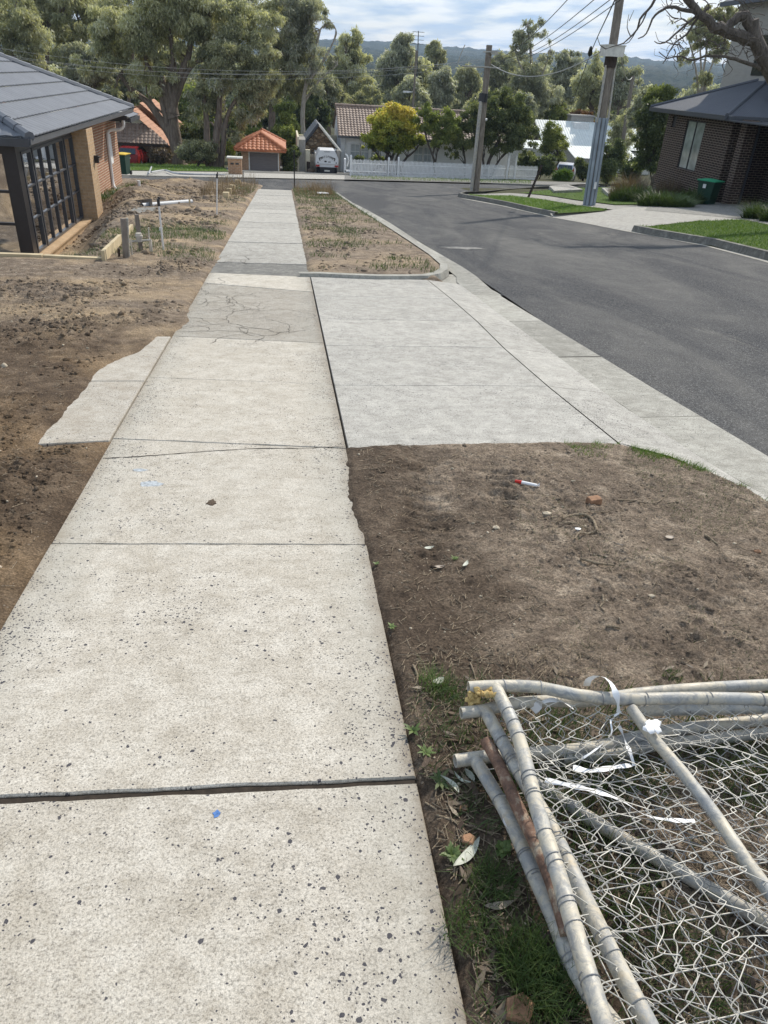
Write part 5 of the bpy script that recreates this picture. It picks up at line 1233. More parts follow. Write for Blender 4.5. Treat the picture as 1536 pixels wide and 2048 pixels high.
mb = MB(); mb.box((-6.51, 32.0, -2.0), (-6.46, 32.4, -1.0)); mb.obj('meter_cover', [M['white']], hs)

# ---------------------------------------------------------------- right house
rh = thing('brick_house', 'dark brown brick house with charcoal iron roof on the right behind the shrubs', 'house', (18, 30, -2.3))
zb, zt = -3.2, .72
wn_ = (31.95, 33.55, -1.38, .47)
mb = MB(); wall_x(mb, 17.0, 30.0, 35.4, zb, zt, [wn_, (34.55, 34.95, .10, .55)]); mb.box((17.12, 35.28, zb), (22, 35.4, zt)); mb.obj('wall', [M['brick_dark']], rh)
mb = MB(); mb.box((17.001, 29.88, zb), (18.9, 29.999, zt)); mb.obj('return_wall', [M['brick_dark']], rh)
mb = MB(); mb.box((17.0, 28.85, zb), (17.42, 29.30, zt)); mb.obj('porch_pier', [M['brick_dark']], rh)
mb = MB(); mb.box((18.9, 25.5, zb), (19.0, 29.9, zt)); mb.obj('porch_wall', [M['brick_dark']], rh)
mb = MB(); mb.box((18.84, 26.6, -2.5), (18.899, 28.0, -.1)); mb.obj('door', [M['black']], rh)
mb = MB(); mb.box((17.25, 18.0, zb), (17.5, 26.2, zt)); mb.obj('front_wall', [M['brick_dark']], rh)
mb = MB(); mb.tube([(17.55, 28.95, zt), (17.55, 28.95, -2.3)], .045, 10); mb.obj('downpipe', [M['charcoal']], rh, smooth=True)
mb = MB(); y0, y1, a, b = wn_
for y in (y0+.03, (y0+y1)/2, y1-.03): mb.box((17.02, y-.03, a), (17.09, y+.03, b))
mb.box((17.02, y0, a), (17.09, y1, a+.05)); mb.box((17.02, y0, b-.05), (17.09, y1, b)); f = mb.obj('window', [M['black']], rh)
mb = MB(); mb.box((17.05, y0+.06, a+.05), (17.06, y1-.06, b-.05)); mb.obj('pane', [M['glass_dull']], f)
mb = MB(); mb.box((16.97, y0-.05, a-.09), (17.05, y1+.05, a-.001)); mb.obj('window_sill', [M['brick_dark']], f)
mb = MB(); mb.box((17.05, 34.57, .12), (17.07, 34.93, .53)); mb.obj('vent_window', [M['black']], rh)
ze = .80; ex = 16.42; ey = 29.45
p2 = math.tan(R_(22))
mb = MB(); mb.box((ex, 18, ze-.17), (19.5, 36.0, ze-.13)); mb.obj('soffit', [M['charcoal']], rh)
mb = MB(); mb.box((ex-.06, ey, ze-.15), (ex+.05, 36.1, ze+.0)); mb.box((ex+.05, ey-.06, ze-.15), (24, ey+.05, ze+.0)); mb.obj('gutter', [M['charcoal']], rh)
rf = MB(); tiles(rf, (ex, ey, ze), (0, 1, 0), (1, 0, p2), 6.65, 3.6, .076, 9, .012, .0, planes=[((ex, ey, 0), (1, -1, 0)), ((ex, 36.1, 0), (1, 1, 0))])
tiles(rf, (ex, ey, ze), (1, 0, 0), (0, 1, p2), 9, 3.6, .076, 9, .012, .0, planes=[((ex, ey, 0), (-1, 1, 0))]); rf.obj('roof', [M['iron_dark']], rh)
rf = MB(); rf.tube([(ex, ey, ze+.03), (ex+3.3, ey+3.3, ze+.03+3.3*p2)], .07, 6); rf.tube([(ex, 36.1, ze+.03), (ex+3.3, 32.8, ze+.03+3.3*p2)], .07, 6); rf.obj('ridge_capping', [M['iron_dark']], rh)
# front part nearer: roof over the porch
mb = MB(); mb.box((19.4, 29.2, 1.2), (26, 36, 4.9)); mb.obj('upper_wall', [M['board_grey']], rh)
mb = MB(); mb.box((19.36, 32.6, 2.2), (19.41, 33.7, 3.6)); mb.obj('upper_window', [M['carglass']], rh)
mb = MB(); mb.tube([(19.3, 31.0, 4.6), (19.3, 31.0, 2.05)], .06, 8); mb.obj('upper_downpipe', [M['charcoal']], rh, smooth=True)
mb = MB(); tiles(mb, (18.9, 28.7, 4.85), (0, 1, 0), (1, 0, p2), 8, 3, .076, 9, .012, .0); mb.box((18.84, 28.7, 4.7), (18.95, 36.7, 4.86)); mb.obj('upper_roof', [M['iron_dark']], rh)
mb = MB(); mb.lathe((18.7, 30.6, ze+.03+1.0), [(.30, 0), (.14, .03), (.13, .30), (0, .30)], 12); mb.obj('roof_collar', [M['charcoal']], rh)
mb = MB(); mb.prism([np.array(q) for q in ((17.5, 25, -2.62), (19, 25, -2.62), (19, 29.85, -2.62), (17.5, 29.85, -2.62))], -.3, .12, bev=.02); mb.obj('porch_step', [M['oldcon']], rh)

# ---------------------------------------------------------------- wheelie bins
def wheelie(name_loc, lid, body, label, rz=0.0, s=1.0, group=None):
    t = thing('wheelie_bin', label, 'bin', (0, 0, 0), group); mb = MB(); pr = [(.22, .25), (.235, .28), (.255, .33), (.275, .36)]; zs = [.06, .4, .8, .97]; vs = []
    for (hx, hy), z in zip(pr, zs): vs += [(-hx*s, -hy*s, z*s), (hx*s, -hy*s, z*s), (hx*s, hy*s, z*s), (-hx*s, hy*s, z*s)]
    fs = [(3, 2, 1, 0)]+[(k*4+i, k*4+(i+1) % 4, k*4+4+(i+1) % 4, k*4+4+i) for k in range(3) for i in range(4)]+[(12, 13, 14, 15)]
    mb.add(vs, fs); mb.box((-.30*s, -.38*s, .93*s), (.30*s, .38*s, .965*s)); mb.obj('bin_body', [M[body]], t)
    mb = MB(); top = []
    for i in range(7):
        for j in range(7):
            u, v = i/6-.5, j/6-.5; top.append((u*.60*s, v*.80*s, (.985+.07*math.cos(u*2.6)*math.cos(v*2.6))*s))
    mb.add(top, [(i*7+j, (i+1)*7+j, (i+1)*7+j+1, i*7+j+1) for i in range(6) for j in range(6)]); mb.box((-.305*s, -.405*s, .967*s), (.305*s, .405*s, 1.0*s)); mb.obj('lid', [M[lid]], t)
    for sx in (-1, 1):
        mb = MB(); mb.tube([(sx*.20*s, .30*s, .10*s), (sx*.27*s, .30*s, .10*s)], .10*s, 14); mb.obj('wheel', [M['rubber']], t, smooth=True)
    mb = MB(); mb.tube([(-.22*s, .40*s, .95*s), (.22*s, .40*s, .95*s)], .018*s, 8); mb.obj('handle', [M[body]], t)
    t.location = tuple(map(float, name_loc)); t.rotation_euler = (0, 0, rz); return t
b0 = wheelie((16.25, 29.1, -2.36), 'lid_green', 'bin_green', 'dark green wheelie bin with bright green lid by the dark brick house', .5)
mb = MB(); mb.box((-.292, -.02, .72), (-.262, .10, .86)); st = mb.obj('sticker', [M['white']], b0); st.matrix_parent_inverse = Matrix.Identity(4)
wheelie(G(249, 350), 'lid_yellow', 'bin_green', 'dark wheelie bin with a yellow lid beside the left brick house', -.2)
q = [P(494, 341), P(505, 341.5), P(517, 342)]
for p_, lid, lb in zip(q, ('lid_red', 'lid_yellow', 'lid_green'), ('wheelie bin with a red lid, leftmost of the three at the garage door', 'wheelie bin with a yellow lid between two others at the garage door', 'wheelie bin with a pale green lid, right of the yellow-lidded one at the garage door')):
    wheelie(p_+(0, 2.2, SL*2.2), lid, 'bin_black', lb, .05, 1.0, 'bins at the red-roofed garage')

# ---------------------------------------------------------------- garage with the red hip roof
y = 60.0
a = W(484, 345, y=y); b = W(560, 348, y=y); ev = W(522, 299, y=y)[2]; ap_ = W(503, 263, y=y+2.6)
gs = thing('garage', 'small brick garage with terracotta hip roof and a grey roller door', 'garage', (a[0], y, a[2]))
x0, x1, zb = a[0], b[0], a[2]-.5
mb = MB(); dr = (W(497, 300, y=y)[0], W(557, 300, y=y)[0], zb, W(520, 303, y=y)[2])
wall_y(mb, x0, x1, y, zb, ev, [dr], .2); mb.box((x0, y+.2, zb), (x0+.2, y+6, ev)); mb.box((x1-.2, y+.2, zb), (x1, y+6, ev)); mb.box((x0+.2, y+5.8, zb), (x1-.2, y+6, ev)); mb.obj('wall', [M['brick_orange']], gs)
mb = MB(); mb.box((dr[0]+.05, y+.10, zb), (dr[1]-.05, y+.16, dr[3]-.05)); mb.obj('roller_door', [M['garage_door']], gs)
mb = MB(); mb.box((dr[0]-.02, y-.01, zb), (dr[0]+.06, y+.09, dr[3])); mb.box((dr[1]-.06, y-.01, zb), (dr[1]+.02, y+.09, dr[3])); mb.box((dr[0]+.06, y-.01, dr[3]-.07), (dr[1]-.06, y+.09, dr[3])); mb.obj('door_frame', [M['offwhite']], gs)
o_ = .45; rx0, rx1, ry0, ry1 = x0-o_, x1+o_, y-o_, y+6+o_; wd = rx1-rx0; pt = math.tan(R_(27)); cx_ = (rx0+rx1)/2; rz_ = ev+wd/2*pt
rf = MB(); sl = (wd/2)/math.cos(R_(27))+.1
tiles(rf, (rx0, ry0, ev), (1, 0, 0), (0, 1, pt), wd, sl, .30, .32, .05, .03, planes=[((rx0, ry0, 0), (-1, 1, 0)), ((rx1, ry0, 0), (1, 1, 0))])
tiles(rf, (rx1, ry0, ev), (0, 1, 0), (-1, 0, pt), ry1-ry0, sl-.1, .30, .32, .05, .03, planes=[((rx1, ry0, 0), (-1, -1, 0)), ((rx1, ry1, 0), (-1, 1, 0))])
tiles(rf, (rx0, ry0, ev), (0, 1, 0), (1, 0, pt), ry1-ry0, sl-.1, .30, .32, .05, .03, planes=[((rx0, ry0, 0), (1, -1, 0)), ((rx0, ry1, 0), (1, 1, 0))])
rf.obj('roof', [M['tile_red']], gs); rf = MB()

for qa, qb in (((rx1, ry0), (cx_, ry0+wd/2)), ((rx0, ry0), (cx_, ry0+wd/2)), ((rx1, ry1), (cx_, ry1-wd/2))):
    rf = MB(); ridge(rf, (*qa, ev+.06), (*qb, rz_+.06)); rf.obj('hip_tiles', [M['tile_red']], gs)
mb = MB(); mb.box((rx0, ry0-.08, ev-.12), (rx1, ry0, ev+.02)); mb.obj('gutter', [M['tile_red']], gs)
# brick letterbox
a = P(457, 348); b = P(484, 349); lt = thing('letterbox', 'orange brick letterbox pillar with two slots beside the garage drive', 'letterbox', a)
zt = W(470, 317, y=a[1])[2]; mb = MB(); mb.box((a[0], a[1], a[2]-.3), (b[0], a[1]+.5, zt)); mb.obj('pillar', [M['brick_orange']], lt)
mb = MB(); mb.box((a[0]-.06, a[1]-.06, zt), (b[0]+.06, a[1]+.56, zt+.08)); mb.obj('cap', [M['offwhite']], lt)
for k in (0.3, .68): mb = MB(); xx = a[0]+(b[0]-a[0])*k; mb.box((xx-.10, a[1]-.012, zt-.34), (xx+.10, a[1]-.002, zt-.24)); mb.obj('slot', [M['black']], lt)

# ---------------------------------------------------------------- far left house with half-timbered gable and carport
y = 66.0
lh = thing('house', 'terracotta-roofed house with half-timbered gable and dark carport at far left', 'house', W(290, 330, y=y))
r0 = W(233, 285, y=y); r1 = W(337, 292, y=y); tL = W(233, 258, y=y+1.5)
mb = MB(); tiles(mb, (r0[0]-4, y, r0[2]), (1, 0, 0), (0, 1, .75), r1[0]-r0[0]+4, 2.1, .30, .32, .05, .03, planes=[((r1[0], y, 0), (1, 1.1, 0))]); mb.obj('verandah_roof', [M['tile_brown']], lh)
mb = MB(); g0 = W(205, 262, y=y+2); pk = W(262, 222, y=y+2); e1 = W(337, 290, y=y+2)
a, b, c_ = W(170, 262, y=y+2), W(258, 218, y=y+2), W(338, 289, y=y+2)
mb.add([(a[0], y+2, c_[2]), (c_[0], y+2, c_[2]), (b[0], y+2, b[2]-.15)], [(0, 1, 2)]); mb.obj('gable', [M['cream']], lh)
bd = MB()
for k in range(8):
    x = a[0]+(c_[0]-a[0])*(k+.5)/8; top = c_[2]+(b[2]-c_[2])*(1-abs(x-b[0])/(c_[0]-b[0] if x > b[0] else b[0]-a[0]))-.25
    if top > c_[2]+.2: bd.box((x-.06, y+1.93, c_[2]), (x+.06, y+1.99, top))
bd.box((a[0], y+1.92, c_[2]+.55), (c_[0]-1, y+1.98, c_[2]+.68)); bd.obj('gable_timber', [M['dark_wood']], lh)
rf = MB(); d = b-c_; L_ = math.hypot(d[0], d[2]); tiles(rf, (c_[0]+.2, y+1.2, c_[2]-.1), (0, 1, 0), (d[0], 0, d[2]), 9, L_+.1, .30, .36, .05, .03)
d2 = b-a; tiles(rf, (b[0]-3.4, y+1.2, b[2]-3.4*.62), (0, 1, 0), (3.4, 0, 3.4*.62), 9, 4.0, .30, .36, .05, .03); rf.obj('roof', [M['tile_orange']], lh)
rf = MB(); p3 = W(282, 208, y=y+8); tiles(rf, (p3[0]+.2, y+7, p3[2]-.2), (0, 1, 0), (-1, 0, .05), .3, .3, .3, .3, .01, .01)
u0 = W(350, 262, y=y+6); u1 = W(283, 205, y=y+6); d = u1-u0; tiles(rf, (u0[0], y+5, u0[2]), (0, 1, 0), (d[0], 0, d[2]), 8, math.hypot(d[0], d[2]), .3, .36, .05, .03); rf.obj('upper_roof', [M['tile_orange']], lh)
mb = MB(); mb.add([(u1[0]-4.5, y+5.6, u0[2]), (u0[0], y+5.6, u0[2]), (u1[0], y+5.6, u1[2]-.1)], [(0, 1, 2)]); mb.obj('upper_gable', [M['brick_orange']], lh)
mb = MB(); mb.box((W(300, 300, y=y)[0], y+3.0, r1[2]-4), (W(345, 300, y=y)[0], y+7, r1[2]-.1)); mb.box((a[0]-4, y+7, r1[2]-4), (c_[0]+3, y+7.2, r1[2]-.1)); mb.obj('wall', [M['brick_orange']], lh)
mb = MB(); mb.box((r0[0]-4, y, r0[2]-.18), (r1[0], y+.1, r0[2]-.02)); mb.box((W(300, 300, y=y)[0], y+.05, r1[2]-3.5), (W(303, 300, y=y)[0], y+.2, r1[2])); mb.obj('carport_beam', [M['dark_wood']], lh)
# red car under the carport
def car(label, name, loc, rz, body, kind='hatch'):
    t = thing(name, label, 'car', (0, 0, 0)); mb = MB()
    # body cross sections along x (rear at -x): (x, half width, z low, z belt)
    L = [(-1.95, .70, .38, .62), (-1.92, .80, .28, .92), (-1.7, .84, .24, .98), (-.9, .86, .22, .97), (.6, .86, .22, .95), (1.4, .84, .24, .88), (1.95, .74, .30, .66), (2.02, .60, .38, .56)]
    vs = []
    for x, hw, zl, zh in L: vs += [(x, -hw*.92, zl), (x, -hw, zl+.18), (x, -hw, zh-.14), (x, -hw*.93, zh), (x, hw*.93, zh), (x, hw, zh-.14), (x, hw, zl+.18), (x, hw*.92, zl)]
    fs = [(i*8+j, i*8+(j+1) % 8, (i+1)*8+(j+1) % 8, (i+1)*8+j) for i in range(len(L)-1) for j in range(8)]+[tuple(range(8))[::-1], tuple(range(len(vs)-8, len(vs)))]
    mb.add(vs, fs); mb.obj('body', [M[body]], t, smooth=True)
    mb = MB(); C = [(-1.80, .72, .96), (-1.50, .62, 1.40), (-.7, .62, 1.46), (.3, .60, 1.43), (1.15, .70, .93)]; vs = []
    for x, hw, z in C: vs += [(x, -hw, z), (x, hw, z)]
    vs += [(-1.75, -.80, .95), (-1.75, .80, .95), (1.1, -.80, .92), (1.1, .80, .92)]
    mb.add(vs, [(0, 1, 3, 2), (2, 3, 5, 4), (4, 5, 7, 6), (6, 7, 9, 8), (0, 2, 4, 6, 8, 12, 10), (1, 11, 13, 9, 7, 5, 3)]); mb.obj('cabin', [M[body]], t)
    for sgn in (-1, 1):
        mb = MB(); mb.add([(-1.35, sgn*.745, 1.02), (1.0, sgn*.775, 1.0), (.35, sgn*.64, 1.37), (-1.25, sgn*.65, 1.37)], [(0, 1, 2, 3)]); mb.obj('side_window', [M['carglass']], t)
        mb = MB(); mb.add([(-1.97, sgn*.62, .70), (-1.90, sgn*.82, .70), (-1.86, sgn*.80, 1.0), (-1.72, sgn*.70, 1.22), (-1.80, sgn*.60, 1.0)], [(0, 1, 2, 3, 4)]); mb.obj('tail_lamp', [M['lens_red']], t)
        for x in (-1.25, 1.3): mb = MB(); mb.tube([(x, sgn*.68, .31), (x, sgn*.87, .31)], .31, 18); mb.tube([(x, sgn*.875, .31), (x, sgn*.88, .31)], .19, 14, m=1); mb.obj('wheel', [M['rubber'], M['silver']], t)
    mb = MB(); mb.add([(-1.815, -.62, 1.0), (-1.815, .62, 1.0), (-1.545, .55, 1.36), (-1.545, -.55, 1.36)], [(0, 1, 2, 3)]); mb.obj('rear_window', [M['carglass']], t)
    mb = MB(); mb.box((-2.0, -.74, .34), (-1.92, .74, .60)); mb.obj('bumper', [M[body]], t)
    mb = MB(); mb.box((-1.965, -.24, .68), (-1.945, .24, .80)); mb.obj('number_plate', [M['offwhite']], t)
    t.location = tuple(map(float, loc)); t.rotation_euler = (0, 0, rz); return t
cp_ = W(270, 331, y=66.5); car('dark red car parked in shade under the carport of the far left house', 'parked_car', cp_, R_(85), 'red_car')
p_ = G(1128, 361); car('silver hatchback parked nose-in between hedges beyond the cross street', 'parked_car', p_, R_(68), 'silver')

# ---------------------------------------------------------------- stone gable shed, ute with canopy, cottage
y = 62.0
sh = thing('stone_shed', 'rough brown stone outbuilding with steep gable and dark slate roof', 'shed', W(640, 345, y=y+3))
a, pk, b = W(597, 300, y=y+3), W(637, 248, y=y+3), W(679, 300, y=y+3); zb = W(640, 352, y=y+3)[2]-.3
mb = MB(); mb.add([(a[0]+.3, y+3, zb), (b[0]-.3, y+3, zb), (b[0]-.3, y+3, b[2]+.1), (pk[0], y+3, pk[2]-.2), (a[0]+.3, y+3, a[2]+.1), (a[0]+.3, y+8, zb), (b[0]-.3, y+8, zb), (b[0]-.3, y+8, b[2]), (pk[0], y+8, pk[2]-.2), (a[0]+.3, y+8, a[2])],
    [(0, 1, 2, 3, 4), (9, 8, 7, 6, 5), (0, 4, 9, 5), (1, 6, 7, 2)]); mb.obj('wall', [M['stone']], sh)
for (e, nm) in ((a, 'roof'), (b, 'roof')):
    d = (pk-e); L_ = math.hypot(d[0], d[2]); rf = MB(); tiles(rf, (e[0]-d[0]*.06, y+2.6, e[2]-d[2]*.06), (0, 1, 0), (d[0], 0, d[2]), 6.5, L_*1.06, .25, .22, .0, .03, round_=False); rf.obj('roof', [M['tile_grey']], sh)
    mb = MB(); q0 = np.array([e[0]-d[0]*.06, y+2.56, e[2]-d[2]*.06+.0]); q1 = np.array([pk[0], y+2.56, pk[2]+.02]); mb.tube([q0, q1], .10, 4); mb.obj('bargeboard', [M['offwhite'] if e is b else M['charcoal']], sh)  # right board pale, left board dark: sunlit and shaded sides put into the colour
mb = MB(); mb.box((W(598, 300, y=y)[0], y, zb), (W(611, 300, y=y)[0], y+3, W(600, 279, y=y)[2])); mb.obj('side_wall', [M['timber_grey']], sh)
mb = MB(); mb.box((W(611, 300, y=y)[0], y-.2, zb), (W(620, 300, y=y)[0], y+.2, W(611, 299, y=y)[2])); t_ = mb.obj('gate_pillar', [M['cream']], None, label='pale rendered gate pillar left of the timber gate by the ute', cat='pillar')
mb = MB(); mb.box((W(613, 300, y=y)[0], y-.5, zb+.3), (W(620, 300, y=y)[0], y-.22, W(611, 322, y=y)[2])); mb.obj('timber_chest', [M['dark_wood']], label='dark brown timber post box in front of the pale pillar', cat='box')
mb = MB(); x0g = W(620, 300, y=y)[0]; x1g = W(634, 300, y=y)[0]; n = 9
for i in range(n): xx = x0g+(x1g-x0g)*i/n; mb.box((xx, y+.3, zb+.2), (xx+(x1g-x0g)/n*.86, y+.36, W(620, 309, y=y)[2]))
mb.obj('timber_gate', [M['timber_grey']], label='grey paling gate between the pillar and the ute', cat='gate')
mb = MB(); mb.box((W(594.5, 300, y=y)[0], y-.2, zb), (W(598, 300, y=y)[0], y+6, W(597, 273, y=y)[2])); mb.box((W(594.5, 300, y=y)[0], y+3, W(597, 283, y=y)[2]), (a[0]+.4, y+3.3, W(597, 276, y=y)[2])); mb.obj('side_fence', [M['cream']], label='cream rendered fence end left of the stone shed', cat='wall')
mb = MB(); mb.box((W(676, 300, y=y+1)[0], y+9, zb), (W(700, 300, y=y)[0], y+9.2, W(665, 270, y=y+9)[2])); mb.box((pk[0]+1, y+8.8, W(665, 281, y=y+8)[2]), (b[0]+2, y+9, W(665, 272, y=y+8)[2])); mb.obj('rear_fence', [M['cream']], label='cream wall behind the stone shed and the cottage corner', cat='wall')
mb = MB(); mb.blob(W(621, 344, y=y-.9), .30, (1, 1, 1), seed=3, sub=1); mb.obj('round_bush', [M['dry_grass']], label='small round pale bush by the timber gate', cat='bush')
# ute seen from behind
uy = 60.0; c_ = W(654, 352, y=uy); ut = thing('parked_ute', 'white utility with a tapered service canopy and arched lettering, parked at the stone shed', 'ute', c_)
ux, uz = c_[0], c_[2]
wl = W(632, 330, y=uy)[0]-ux; wr = W(677, 330, y=uy)[0]-ux; hw = (wr-wl)/2
def zz_(py): return W(654, py, y=uy)[2]
zA, zB, zC, zD = zz_(301), zz_(317), zz_(327), zz_(333)
mb = MB()
poly = [(-hw, zC), (hw, zC), (hw, zB), (hw*.68, zA), (-hw*.72, zA), (-hw, zB)]
n = len(poly); vs = [(ux+p[0], uy, p[1]) for p in poly]+[(ux+p[0]*.98, uy+2.3, p[1]) for p in poly]
mb.add(vs, [tuple(range(n)), tuple(range(n, 2*n))[::-1]]+[(i, n+i, n+(i+1) % n, (i+1) % n) for i in range(n)]); mb.obj('canopy', [M['car_white']], ut)
mb = MB(); mb.box((ux-hw, uy-.03, zC-.03), (ux+hw, uy-.001, zC+.02)); mb.box((ux-hw, uy+.02, zD-.05), (ux+hw, uy+2.3, zC-.031)); mb.obj('tray', [M['car_white']], ut)
mb = MB(); mb.box((ux-hw*.95, uy+2.35, zD), (ux+hw*.95, uy+5.0, zB+.1)); mb.obj('cab', [M['car_white']], ut)
mb = MB(); mb.box((ux-hw*.66, uy-.05, zz_(348)), (ux+hw*.66, uy+.02, zD-.052)); mb.obj('bumper', [M['black']], ut)
for sx in (-1, 1):
    mb = MB(); mb.tube([(ux+sx*hw*.60, uy+.5, uz+.34), (ux+sx*hw*.90, uy+.5, uz+.34)], .36, 16); mb.obj('wheel', [M['rubber']], ut, smooth=True)
    mb = MB(); mb.box((ux+sx*hw*.84-.14, uy-.04, zD-.02), (ux+sx*hw*.84+.14, uy-.001, zD+.10)); mb.obj('tail_lamp', [M['lens_red']], ut)
    mb = MB(); mb.tube([(ux+sx*hw*.70, uy+.1, zA), (ux+sx*hw*.70, uy+.1, zA+.16)], [.06, .015], 6); mb.obj('roof_bracket', [M['car_white']], ut)
    mb = MB(); mb.box((ux+sx*hw*.82-.05, uy-.012, zB-.33), (ux+sx*hw*.82+.05, uy-.002, zB-.25)); mb.obj('latch', [M['charcoal']], ut)
mb = MB(); mb.box((ux+wl-.22, uy+2.9, zB-.25), (ux+wl-.02, uy+3.0, zB+.12)); mb.obj('mirror', [M['black']], ut)
mb = MB(); mb.box((ux-.20, uy-.012, zC+.08), (ux-.04, uy-.002, zC+.18)); mb.box((ux+.08, uy-.012, zC+.08), (ux+.26, uy-.002, zC+.13)); mb.obj('handle', [M['black']], ut)
mb = MB(); mb.box((ux-.2, uy-.062, zz_(343)), (ux+.2, uy-.051, zz_(340))); mb.obj('number_plate', [M['offwhite']], ut)
def text3(txt, size, loc, rot_y, parent, name='lettering', mat='text'):
    cu = bpy.data.curves.new('lettering', 'FONT'); cu.body = txt; cu.size = size; cu.align_x = 'CENTER'; cu.align_y = 'CENTER'; cu.extrude = .004
    to = bpy.data.objects.new(name, cu); COL.objects.link(to); dg = bpy.context.evaluated_depsgraph_get(); me = bpy.data.meshes.new_from_object(to.evaluated_get(dg)); bpy.data.objects.remove(to)
    me.transform(Matrix.Translation(Vector(loc)) @ Matrix.Rotation(rot_y, 4, 'Y') @ Matrix.Rotation(R_(90), 4, 'X')); me.materials.clear(); me.materials.append(M[mat]); return me
bmj = bmesh.new(); word = 'ARTSPORE'; rr = hw*.62; zc = zB-.20
for i, chh in enumerate(word):
    th = R_(-52+104*i/(len(word)-1)); me = text3(chh, .20, (ux+.0+math.sin(th)*rr, uy-.012, zc+math.cos(th)*rr*.62), th*.75, ut); bmj.from_mesh(me)
me = bpy.data.meshes.new('lettering'); bmj.to_mesh(me); bmj.free(); me.materials.append(M['text']); link('lettering', me, ut)
me = text3('BUILDING', .085, (ux-.02, uy-.012, zA-.09), 0, ut); link('lettering', me, ut)
for sx in (-1, 1):
    mb = MB(); mb.tube([(ux+sx*rr*1.02-.10*0, uy-.012, zc+.05), (ux+sx*rr*1.12, uy-.012, zc+.20), (ux+sx*rr*1.02-sx*.16, uy-.012, zc+.28)], [.035, .045, .02], 5); mb.obj('swoosh', [M['text']], ut)

y = 66.0
ct = thing('cottage', 'white weatherboard cottage with weathered brown tiled roof behind the picket fence', 'cottage', W(760, 345, y=y))
xl_ = W(681, 300, y=y)[0]; xr_ = W(948, 300, y=y)[0]; ze_ = W(684, 271, y=y)[2]; zb = W(700, 350, y=y)[2]-.8
wins = [(W(702, 300, y=y)[0], W(719, 300, y=y)[0]), (W(723, 300, y=y)[0], W(737, 300, y=y)[0]), (W(743, 300, y=y)[0], W(757, 300, y=y)[0]), (W(829, 300, y=y)[0], W(845, 300, y=y)[0]), (W(849, 300, y=y)[0], W(863, 300, y=y)[0])]
zs0, zs1 = W(712, 317, y=y)[2], W(712, 289, y=y)[2]
mb = MB(); wall_y(mb, xl_, xr_+3, y, zb, ze_, [(a, b, zs0, zs1) for a, b in wins], .15); mb.box((xl_, y+.15, zb), (xl_+.15, y+8, ze_)); mb.obj('wall', [M['weatherboard']], ct)
for a, b in wins:
    mb = MB(); mb.box((a-.10, y-.04, zs0-.10), (a, y+.06, zs1+.12)); mb.box((b, y-.04, zs0-.10), (b+.10, y+.06, zs1+.12)); mb.box((a, y-.04, zs1), (b, y+.06, zs1+.12)); mb.box((a, y-.05, zs0-.10), (b, y+.06, zs0))
    zm = (zs0+zs1)/2; mb.box((a, y+.02, zm-.025), (b, y+.05, zm+.025)); xm = (a+b)/2; mb.box((xm-.015, y+.02, zm+.025), (xm+.015, y+.05, zs1)); mb.box((xm-.015, y+.02, zs0), (xm+.015, y+.05, zm-.025)); f = mb.obj('window', [M['white']], ct)
    mb = MB(); mb.box((a, y+.055, zs0), (b, y+.065, zs1)); mb.obj('pane', [M['curtain']], f)
zr = W(682, 212, y=y+3.2)[2]; pv = zr-ze_; rf = MB(); L_ = math.hypot(3.8, pv)
tiles(rf, (xl_-.25, y-.5, ze_), (1, 0, 0), (0, 3.8, pv), xr_+3-xl_, L_, .26, .33, .05, .035, seed=4)
tiles(rf, (xr_+2.75, y+7.1, ze_), (-1, 0, 0), (0, -3.8, pv), xr_+3-xl_, L_, .26, .33, .05, .035); rf.obj('roof', [M['tile_brown']], ct)
mb = MB(); ridge(mb, (xl_-.3, y+3.3, zr+.05), (xr_+2.8, y+3.3, zr+.05), .13); mb.obj('ridge_tiles', [M['tile_brown']], ct)
mb = MB(); mb.box((xl_-.28, y-.62, ze_-.12), (xr_+2.8, y-.5, ze_+.0)); mb.obj('gutter', [M['charcoal']], ct)
mb = MB(); mb.add([(xl_-.02, y-.4, ze_), (xl_-.02, y+7, ze_), (xl_-.02, y+3.3, zr-.1), (xl_-.10, y-.4, ze_), (xl_-.10, y+7, ze_), (xl_-.10, y+3.3, zr-.1)], [(0, 1, 2), (5, 4, 3), (0, 2, 5, 3)]); mb.obj('gable_end', [M['weatherboard']], ct)
mb = MB(); mb.tube([(xl_+.35, y-.1, ze_-.15), (xl_+.35, y-.1, zb+1)], .05, 8); mb.obj('downpipe', [M['white']], ct, smooth=True)
mb = MB(); a = W(669, 240, y=y+1)[0]
ax = W(676, 330, y=64)[0]; mb.box((W(672.5, 330, y=64)[0], 63.6, zb), (W(679, 330, y=64)[0], 65.9, W(676, 300, y=64)[2])); mb.obj('paling_fence', [M['timber_grey']], label='weathered grey paling fence end between the ute and the cottage', cat='fence')
